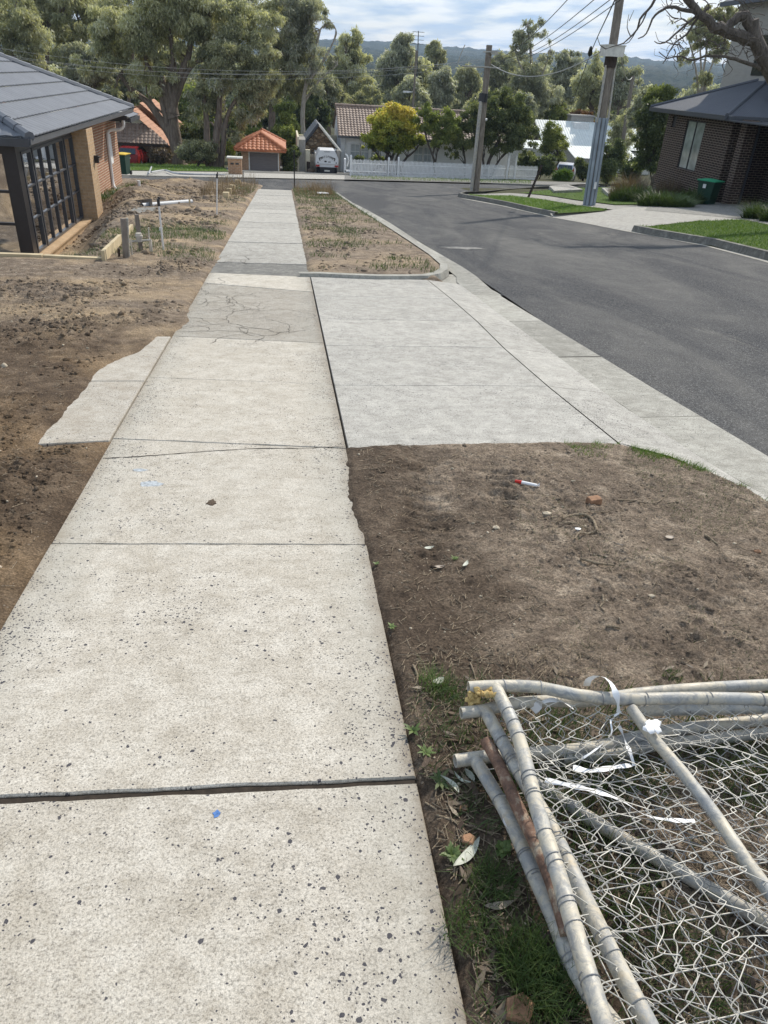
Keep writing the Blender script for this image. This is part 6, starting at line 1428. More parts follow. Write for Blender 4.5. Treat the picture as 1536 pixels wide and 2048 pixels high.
# picket fence, split at the gate and corner posts
fa, fb = P(700, 352), P(1062, 361); fl = np.linalg.norm((fb-fa)[:2]); fd = (fb-fa)/fl
def pickets(name, t0, t1, label, tall=0):
    f = thing(name, label, 'fence', fa+fd*t0); n = int((t1-t0)/.118); pk_ = MB()
    for i in range(n):
        p = fa+fd*(t0+i*.118+.03); hgt = 1.02+.02*math.sin(i*1.7)+(.25*tall*i/n); w_ = .07
        q = fd*w_; nn = np.array([fd[1], -fd[0], 0])*.02
        vs = [p, p+q, p+q+(0, 0, hgt-.07), p+q/2+(0, 0, hgt), p+(0, 0, hgt-.07)]; vs = [np.array(v)+(0, 0, .06) for v in vs]; vs2 = [v-nn for v in vs]
        pk_.add(vs2+vs, [(0, 1, 2, 3, 4), (9, 8, 7, 6, 5)]+[(j, 5+j, 5+(j+1) % 5, (j+1) % 5) for j in range(5)])
    o = pk_.obj('pickets', [M['white']], f)
    rl = MB(); nb = np.array([-fd[1], fd[0], 0])*.03
    for h in (.30, .80):
        a, b = fa+fd*t0+nb+(0, 0, h), fa+fd*t1+nb+(0, 0, h); rl.tube([a, b], .03, 4)
    rl.obj('rail', [M['white']], f)
    pb = MB(); a, b = fa+fd*t0, fa+fd*t1; pb.add([a-(0, 0, .15), b-(0, 0, .15), b+(0, 0, .16), a+(0, 0, .16), a-(0, 0, .15)+nb, b-(0, 0, .15)+nb, b+(0, 0, .16)+nb, a+(0, 0, .16)+nb], [(0, 1, 2, 3), (7, 6, 5, 4), (3, 2, 6, 7)]); pb.obj('plinth_board', [M['white']], f)
    return f
def fpost(t, hgt, label, s=.12):
    mb = MB(); p = fa+fd*t; mb.box((p[0]-s/2, p[1]-s/2, p[2]-.2), (p[0]+s/2, p[1]+s/2, p[2]+hgt)); mb.add([(p[0]-s*.65, p[1]-s*.65, p[2]+hgt), (p[0]+s*.65, p[1]-s*.65, p[2]+hgt), (p[0]+s*.65, p[1]+s*.65, p[2]+hgt), (p[0]-s*.65, p[1]+s*.65, p[2]+hgt), (p[0], p[1], p[2]+hgt+s)], [(3, 2, 1, 0), (0, 1, 4), (1, 2, 4), (2, 3, 4), (3, 0, 4)]); mb.obj('fence_post', [M['white']], label=label, cat='post')
pickets('picket_fence', .15, 3.1, 'white picket fence from the ute to the cottage gate')
pickets('picket_gate', 3.30, 3.95, 'low white picket gate under the yellow tree')
pickets('picket_fence', 4.15, 14.4, 'long white picket fence in front of the cottage')
pickets('picket_fence', 14.8, fl+.6, 'greyer picket fence right of the two tall posts by the hedge', 0)
fpost(.05, 1.25, 'white post at the left end of the picket fence'); fpost(3.2, 1.2, 'white gate post left of the low picket gate'); fpost(4.05, 1.25, 'white gate post right of the low picket gate')
fpost(14.6, 1.8, 'taller white post midway along the right part of the picket fence', .16); fpost(15.4, 1.7, 'weathered tall post right of the taller white post', .14)
mb = MB(); p_ = W(693, 345, y=58.5); mb.box((p_[0]-.18, 58.3, p_[2]), (p_[0]-.06, 58.9, p_[2]+.9)); mb.tube([(p_[0]+.05, 58.5, p_[2]+.4), (p_[0]+.15, 58.5, p_[2]+.8), (p_[0]+.05, 58.5, p_[2]+1.1), (p_[0]-.12, 58.5, p_[2]+1.2)], .05, 6); mb.box((p_[0]-.15, 58.3, p_[2]+.05), (p_[0]+.40, 58.8, p_[2]+.16)); mb.obj('garden_chair', [M['white']], label='white metal garden chair by the cottage corner', cat='chair')

# ---------------------------------------------------------------- pale roofed house behind the hedge on the right
y = 88.0
wh = thing('house', 'low house with pale corrugated roof, skylight and cooler box behind the hedge right of centre', 'house', W(1150, 320, y=y))
a, b = W(1052, 300, y=y), W(1262, 308, y=y); e = W(1150, 296, y=y)[2]; t_ = W(1150, 243, y=y+5)[2]
rf = MB(); tiles(rf, (a[0]+2, y, e), (1, 0, 0), (0, 5, t_-e), b[0]-a[0]+1, math.hypot(5, t_-e), .3, 9, .03, .0); rf.obj('roof', [M['iron_white']], wh)
mb = MB(); mb.box((a[0]-4, y+.5, e-6), (b[0]+3, y+.7, e-.2)); mb.obj('wall', [M['offwhite']], wh)
rf = MB(); a2 = W(1045, 296, y=y-4); c2 = W(1110, 300, y=y-4); tiles(rf, (a2[0], y-4, a2[2]), (1, 0, 0), (0, 3, .6), c2[0]-a2[0], 3, .3, 9, .03, .0)
a3 = W(1150, 316, y=y-5); c3 = W(1280, 325, y=y-5); tiles(rf, (a3[0], y-5, a3[2]), (1, 0, 0), (0, 4, .9), c3[0]-a3[0], 4, .3, 9, .03, .0); rf.obj('verandah_roof', [M['iron_white']], wh)
sk_ = W(1160, 250, y=y+4.3); mb = MB(); mb.box((sk_[0]-.9, y+3.5, sk_[2]-.5), (sk_[0]+.8, y+4.8, sk_[2]+.25)); mb.obj('skylight', [M['white']], wh)
ac = W(1164, 240, y=y+5); mb = MB(); mb.box((ac[0]-1.3, y+5, ac[2]-.3), (ac[0]+1.4, y+6.4, ac[2]+.35)); mb.box((ac[0]-1.4, y+4.9, ac[2]+.35), (ac[0]+1.5, y+6.5, ac[2]+.5)); mb.obj('cooler_box', [M['timber_grey']], wh)

# ---------------------------------------------------------------- poles, cables, stakes
def pole_between(name, px, py, topx, topy, hgt, r0, r1, mat, label, cat='pole'):
    b = G(px, py); # lean measured as offset of the top
    best = None
    for ax in np.linspace(-.12, .12, 49):
        q = b+np.array([ax*hgt, 0, hgt]); c = RW.T@(q-CAM); sx, sy = CX+FPX*c[0]/-c[2], CY-FPX*c[1]/-c[2]
        ex_ = sx-(px+(topx-px)*(py-sy)/(py-topy))
        if best is None or abs(ex_) < best[0]: best = (abs(ex_), ax)
    t = thing(name, label, cat, b); top = b+np.array([best[1]*hgt, 0, hgt]); return t, b, top
t1, b1, tp1 = pole_between('power_pole', 1178, 412, 1240, 0, 9.6, 0, 0, 0, 'tall weathered timber power pole with steel-clad base and white box on the corner lawn', 'power pole')
def onp(b, tp, f): return b+(tp-b)*f
mb = MB(); mb.tube([b1-(0, 0, .3), onp(b1, tp1, .5), tp1], [.165, .15, .125], 18); mb.obj('pole_shaft', [M['polewood']], t1, smooth=True)
zf = lambda z: z/9.6
mb = MB()
for an in np.linspace(0, 2*math.pi, 9)[:-1]:
    off = np.array([math.cos(an), math.sin(an), 0])*.19; mb.tube([b1+off-(0, 0, .1), onp(b1, tp1, zf(2.95))+off*.96], .062, 8)
mb.obj('steel_sleeve', [M['galv_blue']], t1, smooth=True)
for sx, rr in ((-.20, .045), (.19, .038)):
    mb = MB(); mb.tube([onp(b1, tp1, zf(2.8))+(sx, -.10, 0), onp(b1, tp1, zf(4.55))+(sx*.85, -.08, 0)], rr, 10); mb.obj('conduit', [M['galv']], t1, smooth=True)
q = onp(b1, tp1, zf(4.95)); mb = MB(); mb.box((q[0]-.34, q[1]-.36, q[2]-.14), (q[0]+.30, q[1]+.26, q[2]+.16)); mb.box((q[0]-.36, q[1]-.38, q[2]+.161), (q[0]+.32, q[1]+.28, q[2]+.20)); mb.obj('junction_box', [M['offwhite']], t1)
mb = MB(); q = onp(b1, tp1, zf(4.65)); mb.tube([q-(0, 0, .16), q+(0, 0, .16)], .21, 12); mb.obj('collar', [M['dark_wood']], t1)
mb = MB(); q = onp(b1, tp1, zf(.75)); mb.box((q[0]-.03, q[1]-.275, q[2]-.12), (q[0]+.06, q[1]-.262, q[2]+.12)); mb.obj('tag_plate', [M['white']], t1)
t2, b2, tp2 = pole_between('power_pole', 947, 385, 975, 110, 6.1, 0, 0, 0, 'shorter dark timber pole with crossarm and conduit left of the corner lawn', 'power pole')
H2_ = np.linalg.norm(tp2-b2)
mb = MB(); mb.tube([b2-(0, 0, .3)+(.12, 0, 0), tp2+(.05, 0, 0)], [.15, .135], 16); mb.obj('pole_shaft', [M['polewood']], t2, smooth=True)
mb = MB(); mb.tube([b2+(-.14, -.1, 0), onp(b2, tp2, .64)+(-.10, -.1, 0)], .085, 12); mb.obj('conduit', [M['galv']], t2, smooth=True)
mb = MB(); q = onp(b2, tp2, .66); mb.tube([q-(0, 0, .16), q+(.02, 0, .2)], .21, 12); mb.obj('collar', [M['black']], t2)
mb = MB(); q = onp(b2, tp2, .86); mb.tube([q+(-1.15, -.17, 0), q+(.62, -.17, 0)], .035, 5); mb.tube([q+(-1.35, -.17, .06), q+(-1.25, -.17, .45), q+(-1.1, -.17, .8)], .02, 5); mb.obj('crossarm', [M['galv']], t2)
mb = MB(); q = onp(b2, tp2, .955)
mb.box((q[0]+.12, q[1]-.30, q[2]-.08), (q[0]+.42, q[1]-.05, q[2]+.06)); mb.tube([q+(-.25, -.2, 0), q+(.3, -.2, .02)], .03, 5); mb.obj('insulator', [M['galv']], t2)
mb = MB(); q = onp(b2, tp2, .52); mb.blob(q+(.22, -.1, 0), .06); mb.obj('fitting', [M['white']], t2)
# third distant pole, pole and street lamp behind the cottage
y = 72; a, b = W(1243, 300, y=y), W(1266, 152, y=y); mb = MB(); mb.tube([a, b], [.19, .15], 10); mb.obj('timber_pole', [M['polewood']], smooth=True, label='distant bare timber pole right of the big power pole', cat='power pole')
y = 95; a, b = W(826, 215, y=y), W(829, 168, y=y); c = W(816, 184, y=y); sl_ = thing('street_lamp', 'pale street lamp head above the yellow tree', 'street lamp', a)
a0 = W(824, 240, y=y); mb = MB(); mb.tube([a0, b+(0, 0, 3.2)], .12, 8); mb.obj('pole_shaft', [M['polewood']], sl_); mb = MB(); q = W(826, 184, y=y); mb.tube([q, c], .05, 6); mb.box((c[0]-.55, c[1]-.15, c[2]-.08), (c[0]+.15, c[1]+.15, c[2]+.10)); mb.obj('lamp_head', [M['white']], sl_)
y = 130; a, b = W(838, 150, y=y), W(837, 62, y=y); mb = MB(); mb.tube([a-(0, 0, 9), b], .07, 5); q = W(837, 64, y=y)
for k in range(4): mb.tube([q+(-.9, 0, -k*.5), q+(.9, 0, -k*.5)], .03, 4)
mb.obj('antenna_mast', [M['charcoal']], label='thin antenna mast rising above the far trees', cat='antenna')
def cable(a, b, sag, r, label, mat='wire', group=None):
    a = np.array(a); b = np.array(b); pts = [a+(b-a)*t-(0, 0, sag*4*t*(1-t)) for t in np.linspace(0, 1, 25)]; mb = MB(); mb.tube(pts, r, 6); mb.obj('overhead_cable', [M[mat]], smooth=True, label=label, cat='cable', group=group)
q2 = onp(b2, tp2, .90); q1 = onp(b1, tp1, zf(5.0))
cable(onp(b2, tp2, .88)+(.2, -.1, 0), q1+(-.3, 0, .0), 0.62, .019, 'thick pale cable sagging between the two poles', 'wire_pale')
cable(q1+(.25, 0, .1), W(1264, 155, y=72), .5, .024, 'pale cable from the white box to the distant bare pole', 'wire_pale')
for k, (pl, pr, lb) in enumerate((((-60, 86), (962, 121), 'uppermost of the wires crossing in front of the left gum trees'), ((-60, 99), (962, 124), 'middle wire crossing in front of the left gum trees'), ((-60, 103), (968, 118), 'third wire crossing in front of the left gum trees'), ((-60, 108), (962, 133), 'lowest wire crossing in front of the left gum trees'))):
    cable(W(pl[0], pl[1], y=44), W(pr[0], pr[1], y=b2[1]), .75, .0065, lb, 'wire_pale', 'wires left of the shorter pole')
for k, (x_, lb) in enumerate(((1140, 'leftmost wire climbing from the shorter pole to the top of the photo'), (1192, 'second wire climbing from the shorter pole'), (1222, 'third wire climbing from the shorter pole'), (1240, 'fourth wire climbing from the shorter pole'))):
    e_ = W(x_, -6+k*2, y=13); cable(tp2+(.1*k, -.1, -.4-.05*k), e_, 0.35, .0065, lb, 'wire', 'wires rising to the right')
e_ = W(1232, -5, y=16); mid = W(1184, 100, y=30); c = curve([e_, mid, W(1150, 190, y=42)], .5); mb = MB(); mb.tube(c, .014, 6); mb.tube([W(1182, 95, y=30), W(1180, 108, y=30.4)], [.05, .09], 6); mb.obj('stay_wire', [M['wire']], smooth=True, label='thin stay wire with an insulator left of the tall pole', cat='cable')
# stakes and the black steel post
def post(px, py, tx, ty, r, mat, label, name, cat, cap=None, sq=False):
    b = G(px, py); d = ray(tx, ty); t = b[1]/d[1]; tp = CAM+d*t; o = thing(name, label, cat, b); mb = MB(); mb.tube([b-(0, 0, .15), tp], r, 4 if sq else 10); mb.obj('shaft', [M[mat]], o, smooth=not sq)
    if cap: mb = MB(); dd = (tp-b)/np.linalg.norm(tp-b); mb.tube([tp-dd*.05, tp+dd*.05], r*1.5, 10); mb.blob(tp+dd*.07+(.01, 0, 0), r*1.4, seed=2); mb.obj('cap', [M[cap]], o)
    return b, tp
post(328, 507, 317, 405, .015, 'pvc', 'thin pale conduit stake with black cap beside the tap pipes', 'conduit_stake', 'stake', 'black')
post(433, 438, 434, 352, .015, 'pvc', 'thin pale conduit stake with black cap further down by the soil heap', 'conduit_stake', 'stake', 'black')
post(589, 378, 588, 300, .025, 'black', 'thin black steel post at the end of the footpath', 'steel_post', 'post', sq=True)
post(486, 360, 486, 342, .03, 'grey_wood', 'short grey stake near the letterbox', 'timber_stake', 'stake', sq=True)
b_, t__ = post(1054, 396, 1084, 330, .055, 'dark_wood', 'dark timber stake leaning on the corner lawn', 'timber_stake', 'stake', sq=True)
post(280, 391, 277, 361, .055, 'pvc', 'short white pipe standing upright on the building site', 'drain_pipe', 'pipe')
# pipes at the tap
def gp(px, py, h=0.0): return G(px, py)+(0, 0, h)
for (bx, by, tx, ty, r, mat, lb) in ((251, 519, 246, 437, .040, 'grey_wood', 'thick grey post left of the tap pipes'), (257, 518, 254, 436, .018, 'galv', 'thin steel picket tied to the thick grey post'),
        (283, 506, 273, 429, .034, 'grey_wood', 'dark split post behind the white pipe joint'), (265, 516, 261, 478, .010, 'pvc_dirty', 'thin muddy pipe left of the pipe joint'),
        (300, 508, 297, 455, .010, 'pvc_dirty', 'thin muddy pipe right of the pipe joint'), (306, 509, 301, 478, .010, 'pvc_dirty', 'short thin muddy pipe beside the right riser')):
    post(bx, by, tx, ty, r, mat, lb, 'ground_post' if 'post' in lb else 'water_pipe', 'post' if 'post' in lb else 'pipe', sq='grey_wood' == mat)
bp = G(283, 506); mb = MB(); y = bp[1]-.1
mb.tube([W(258, 484, y=y), W(276, 482, y=y), W(302, 480, y=y)], .017, 8); mb.tube([W(279, 483, y=y), W(277, 466, y=y)], [.05, .045], 12); mb.tube([W(278, 474, y=y), W(278, 470, y=y)], .058, 12); mb.tube([W(302, 480, y=y), W(304, 508, y=y)], .014, 8)
mb.obj('water_pipe', [M['pvc_dirty']], smooth=True, label='muddy white pipe junction with a fat collar beside the boards', cat='pipe')
tt = thing('tap_pipe', 'horizontal pipe with a blue tap handle between the two stake pipes', 'pipe', G(318, 480)); y = G(318, 480)[1]+1.0
mb = MB(); mb.tube([W(300, 473, y=y), W(325, 471, y=y), W(337, 469, y=y), W(340, 491, y=y)], .018, 8); mb.tube([W(309, 473, y=y), W(309, 486, y=y)], .014, 6); mb.obj('pipe_run', [M['pvc_dirty']], tt, smooth=True)
mb = MB(); mb.tube([W(307, 471, y=y), W(309, 464, y=y), W(312, 468, y=y)], .02, 6); mb.obj('tap_handle', [M['blue']], tt); mb = MB(); mb.tube([W(321, 469, y=y), W(322, 455, y=y)], [.045, .03], 10); mb.obj('tap_body', [M['pvc']], tt)
# boards edging the excavation
def board(p, q, w_, h0, h1, mat, label, name='timber_board', cat='board'):
    p = np.array(p, float); q = np.array(q, float); d = (q-p); n_ = np.array([-d[1], d[0], 0]); n_ /= np.linalg.norm(n_); mb = MB()
    vs = [p, q, q+n_*w_, p+n_*w_]; mb.prism([v+(0, 0, 0) for v in vs], h0, h1, bev=.004); mb.obj(name, [M[mat]], label=label, cat=cat)
board(P(-110, 511), P(84, 517), .09, -.2, .05, 'pine', 'pale timber edging board in front of the corner window, left length')
board(P(86, 517), P(207, 523), .09, -.2, .045, 'pine', 'pale timber edging board in front of the corner window, right length')
pa, pb, pc = P(212, 526), P(245, 490), P(268, 466)
board(pa+(0, 0, 0), pb, .05, -.3, .17, 'pine', 'wide pale board standing on edge beside the excavation, near length')
board(pb+(.03, .02, 0), pc+(0, 0, 0), .05, -.3, .16, 'pine', 'wide pale board standing on edge beside the excavation, far length')
post(238, 518, 237, 497, .018, 'dark_wood', 'short dark peg nailed to the near standing board', 'timber_peg', 'peg', sq=True)
a, b = gp(222, 420), gp(302, 417); board(a, b, .05, -.15, .24, 'grey_wood', 'grey weathered plank on edge beyond the brick pier')
mb = MB(); q = [gp(252, 433, .05), gp(300, 432, .05), gp(312, 421, .06), gp(270, 422, .06)]; mb.prism(q, -.03, .02); mb.obj('cement_sheet', [M['oldcon']], label='grey flat sheet lying on the soil by the plank', cat='sheet')
a, b = gp(284, 417, .07), gp(383, 409, .08); mb = MB(); mb.tube([a, b], .062, 16, cap=False); mb.tube([a, b], .055, 16, cap=False); mb.obj('drain_pipe', [M['pvc_grey']], smooth=True, label='long pale grey pipe lying across the building site', cat='pipe')
post(379, 411, 379, 398, .025, 'pine', 'small pale peg right of the long grey pipe', 'timber_peg', 'peg', sq=True)
for (px, py, w_, lb) in ((446, 401, .18, 'nearest of the pale offcuts in a row left of the path'), (452, 392, .18, 'second pale offcut left of the path'), (459, 384, .2, 'third pale offcut, leaning on the second'), (470, 372, .22, 'tallest pale offcut at the far end of the row')):
    p = gp(px, py); mb = MB(); mb.prism([p, p+(w_, .02, 0), p+(w_, .5, SL*.5), p+(0, .5, SL*.5)], -.05, .24, bev=.01); mb.obj('timber_offcut', [M['pine']], label=lb, cat='offcut')
for (px, py, lb) in ((474, 381, 'flat white sheet by the row of offcuts'), (645, 391, 'white paper scrap in the grass on the far verge')):
    p = gp(px, py, .08); mb = MB(); mb.prism([p+(-.2, -.2, 0), p+(.25, -.15, 0), p+(.2, .2, 0), p+(-.2, .15, 0)], 0, .02); mb.obj('paper_scrap', [M['white']], label=lb, cat='litter')
mb = MB(); c = [gp(px, py, .12) for px, py in ((303, 349), (330, 345), (350, 351), (380, 353), (450, 354))]; mb.tube(curve(c, .3), .05, 6); mb.tube([gp(298, 351, .1), gp(304, 343, .25)], .04, 5); mb.obj('drain_pipe', [M['pvc_grey']], label='thin pale pipe lying along the far edge of the building site', cat='pipe')
# raised pit covers on the lawn opposite
for (pts, lb) in ((((1098, 374), (1108, 384), (1165, 381), (1135, 371)), 'raised concrete service pit on the lawn left of the big pole'), (((1203, 378), (1216, 390), (1262, 390), (1240, 378)), 'low concrete service pit on the lawn between the big pole and the shrubs')):
    ps = [G(px, py, .10) for px, py in pts]; t = thing('service_pit', lb, 'service pit', ps[0]); mb = MB(); mb.prism(ps, -.25, .06, bev=.02); mb.obj('pit_frame', [M['path_far']], t)
    c = sum(ps)/4; mb = MB(); mb.prism([c+(p-c)*.72+(0, 0, .06) for p in ps], -.01, .014); mb.obj('pit_cover', [M['oldcon']], t)
#==PART5==
# ---------------------------------------------------------------- trees and shrubs
def px2m(px, y, py=200, x=768): 
    d = ray(x, py); t = y/d[1]; return px*t            # metres for a span of px at this depth (ray has unit depth FPX)
def leaves(name, cl, cs, nl, ll, lw, mat, parent, droop=.7, seed=0, tone=None, flat_=.75, spread=1.0):
    """cl (n,3) clump centres, cs (n,) clump radii, nl leaves in all"""
    g = np.random.default_rng(seed); n = len(cl); w_ = cs**2; idx = g.choice(n, nl, p=w_/w_.sum())
    d = g.normal(0, 1, (nl, 3)); d /= np.linalg.norm(d, axis=1)[:, None]; rr = g.random(nl)**.45
    c = cl[idx]+d*(cs[idx]*rr*spread*g.uniform(.8, 1.55, nl))[:, None]*np.array([1, 1, flat_])
    ax = g.normal(0, 1, (nl, 3)); ax[:, 2] -= droop*2.2; ax /= np.linalg.norm(ax, axis=1)[:, None]
    sd_ = np.cross(ax, g.normal(0, 1, (nl, 3))); sd_ /= np.linalg.norm(sd_, axis=1)[:, None]+1e-9
    L_ = (ll*g.uniform(.6, 1.4, nl))[:, None]; Wd = (lw*g.uniform(.6, 1.4, nl))[:, None]
    V = np.stack([c, c+ax*L_*.45+sd_*Wd*.5, c+ax*L_, c+ax*L_*.45-sd_*Wd*.5], 1).reshape(-1, 3); F = np.arange(nl*4).reshape(-1, 4)
    tc_ = g.random(n); hz = (cl[:, 2]-cl[:, 2].min())/(np.ptp(cl[:, 2])+1e-6)
    t = np.clip(.50*tc_[idx]+.45*g.random(nl)+(0 if tone is None else tone(c)), 0, 1)
    return link(name, fastmesh(name, V, F, mat, {'tint': t}), parent)
def clumps(ells, n, seed, size=.30, shell=.45):
    g = np.random.default_rng(seed); C = []; S = []; vol = np.array([e[3]*e[4]*e[5] for e in ells])**.67; cnt = np.maximum(2, (n*vol/vol.sum()).astype(int))
    for (x, y, z, rx, ry, rz), k in zip(ells, cnt):
        d = g.normal(0, 1, (k, 3)); d /= np.linalg.norm(d, axis=1)[:, None]; r = (shell+(1-shell)*g.random(k))*g.uniform(.80, 1.12, k)
        C.append(np.array([x, y, z])+d*r[:, None]*np.array([rx, ry, rz])*.86); S.append(size*(rx*rz)**.5*g.uniform(.55, 1.25, k))
    return np.concatenate(C), np.concatenate(S)
def limbs(mb, start, targets, r0, seed, wob=.08):
    g = random.Random(seed)
    for tg in targets:
        s = np.array(start, float); v = np.array(tg)-s; L_ = np.linalg.norm(v); pts = []
        for k in range(6):
            u = k/5; q = s+v*u; q = q+np.array([g.uniform(-1, 1), g.uniform(-1, 1), g.uniform(-.4, .8)])*L_*wob*math.sin(math.pi*u); q[2] += L_*.10*math.sin(math.pi*u)*(1 if v[2] > 0 else -.3); pts.append(q)
        c = curve(pts, L_/10); m_ = len(c); mb.tube(c, [r0*(1-.85*i/m_)+.012 for i in range(m_)], 6)
def tree(name, label, y, base, ells, nl, ll, lw, mat, bk='bark', ncl=40, size=.30, r0=.25, fork=.4, seed=1, droop=.7, trunks=None, cat='tree', group=None, tone=None, shell=.45, nlimb=14, stems=None, flat_=.75):
    """base (px,py); ells: (px, py, rx, ry[, depth factor, dy]) in photo pixels at distance y"""
    bw = W(base[0], base[1], y=y); bz = float(ground_h(bw[0], y)); B = np.array([bw[0], y, bz]); t = thing(name, label, cat, B, group); E = []
    for e in ells:
        c = W(e[0], e[1], y=y+(e[5] if len(e) > 5 else 0)); rx = px2m(e[2], y, e[1], e[0]); rz = px2m(e[3], y, e[1], e[0]); E.append((c[0], c[1], c[2], rx, rx*(e[4] if len(e) > 4 else .8), rz))
    C, S = clumps(E, int(ncl*1.8), seed, size*.78, shell); mb = MB(); g = random.Random(seed)
    if trunks:
        for (pts, ra, rb) in trunks:
            P3 = [W(p[0], p[1], y=y+(p[2] if len(p) > 2 else 0)) for p in pts]
            if pts[0] == trunks[0][0][0] or abs(P3[0][2]-bz) < 1.2: P3[0] = np.array([P3[0][0], P3[0][1], min(P3[0][2], bz)-.3])
            c = curve(P3, .4); m_ = len(c); rs = [ra+(rb-ra)*i/m_ for i in range(m_)]; rs[0] *= 1.5
            mb.tube(c, rs, 10)
            tg = sorted(C, key=lambda q: np.linalg.norm(q-c[-1]))[:5]; limbs(mb, c[-1], tg, rb*.6, seed+len(mb.v))
            far_ = sorted(C, key=lambda q: np.linalg.norm(q-c[m_//2]))[2:5]; limbs(mb, c[m_//2], far_, rb*.45, seed+3)
    else:
        cz = np.mean(C, 0); st = stems or 1
        for k in range(st):
            top = B+(cz-B)*np.array([.85, .6, fork])+np.array([g.uniform(-1, 1), g.uniform(-1, 1), 0])*(.5*E[0][3] if st > 1 else .1)
            mid = B+(top-B)*.5+np.array([g.uniform(-1, 1)*.15, 0, 0]); pts = curve([B-(0, 0, .3), mid, top], .5); m_ = len(pts); rs = [r0*(1-.35*i/m_) for i in range(m_)]; rs[0] *= 1.4
            mb.tube(pts, rs, 9); ch = [C[g.randrange(len(C))] for _ in range(max(3, nlimb//st))]; limbs(mb, top, ch, r0*.5, seed+k)
    mb.obj('trunk', [M[bk]], t, smooth=True)
    leaves('crown', C, S, int(nl*1.9), ll, lw*.9, M[mat], t, droop, seed, tone, flat_); return t
GB = 'trees behind the houses'
# the big gum left of centre and its neighbour
tree('gum_tree', 'big spreading gum with thick forked trunk on the grass strip left of centre', 66, (357, 328),
     [(240, 60, 95, 70), (340, 20, 110, 70), (440, 40, 90, 70), (300, 130, 70, 50), (200, 120, 60, 45), (390, 110, 60, 45), (520, 60, 60, 60), (250, 185, 35, 30)], 42000, .30, .085, 'gum', 'bark', 120, .26, seed=11,
     trunks=[([(359, 328), (352, 285), (346, 235), (348, 190), (352, 150)], .58, .20), ([(352, 290), (335, 262), (318, 235), (296, 205), (262, 178), (240, 150)], .34, .13), ([(347, 235), (330, 190), (318, 140), (300, 90), (285, 50)], .34, .14), ([(345, 225), (352, 170), (375, 120), (385, 70), (420, 30)], .34, .13), ([(347, 215), (372, 150), (392, 125), (410, 120)], .22, .10), ([(346, 230), (338, 175), (345, 110), (335, 40)], .26, .12), ([(338, 262), (322, 200), (312, 160), (290, 120)], .22, .09)])
tree('gum_tree', 'gum with three straight upright stems beside the brick letterbox', 64, (425, 330),
     [(420, 170, 55, 45), (490, 150, 65, 60), (450, 110, 60, 50), (505, 215, 45, 45), (395, 215, 35, 35), (470, 240, 35, 40), (530, 110, 40, 50)], 26000, .28, .08, 'gum', 'bark', 80, .28, seed=12,
     trunks=[([(418, 326), (414, 280), (412, 230), (405, 180)], .30, .16), ([(430, 328), (432, 280), (438, 220), (440, 170)], .33, .17), ([(440, 328), (447, 285), (452, 240), (470, 200)], .26, .12)])
tree('gum_tree', 'tall gum with a bare brown trunk rising behind the garage roof', 84, (543, 315), [(570, 60, 70, 75), (545, 150, 60, 60), (600, 150, 50, 60), (600, 0, 60, 50), (500, 30, 60, 50)], 24000, .34, .09, 'gum', 'bark', 70, .26, seed=13,
     trunks=[([(543, 330), (543, 270), (545, 200), (548, 130), (560, 70)], .42, .2), ([(546, 200), (590, 140), (625, 100)], .16, .07), ([(545, 170), (600, 150), (650, 135)], .14, .05)])
tree('gum_tree', 'open airy gum with curving pale limbs against the sky above the stone shed', 82, (610, 320), [(612, 40, 45, 50), (655, 40, 25, 28), (665, 105, 22, 25), (610, 110, 50, 45), (580, 20, 40, 40), (640, 160, 35, 35)], 9500, .34, .09, 'gum_grey', 'bark_pale', 46, .30, seed=14,
     trunks=[([(612, 330), (605, 240), (612, 170), (628, 110), (640, 60)], .30, .1), ([(612, 170), (648, 120), (668, 80), (672, 60)], .14, .05), ([(605, 210), (640, 160), (675, 130)], .12, .05), ([(625, 120), (620, 60), (615, 20)], .12, .05)])
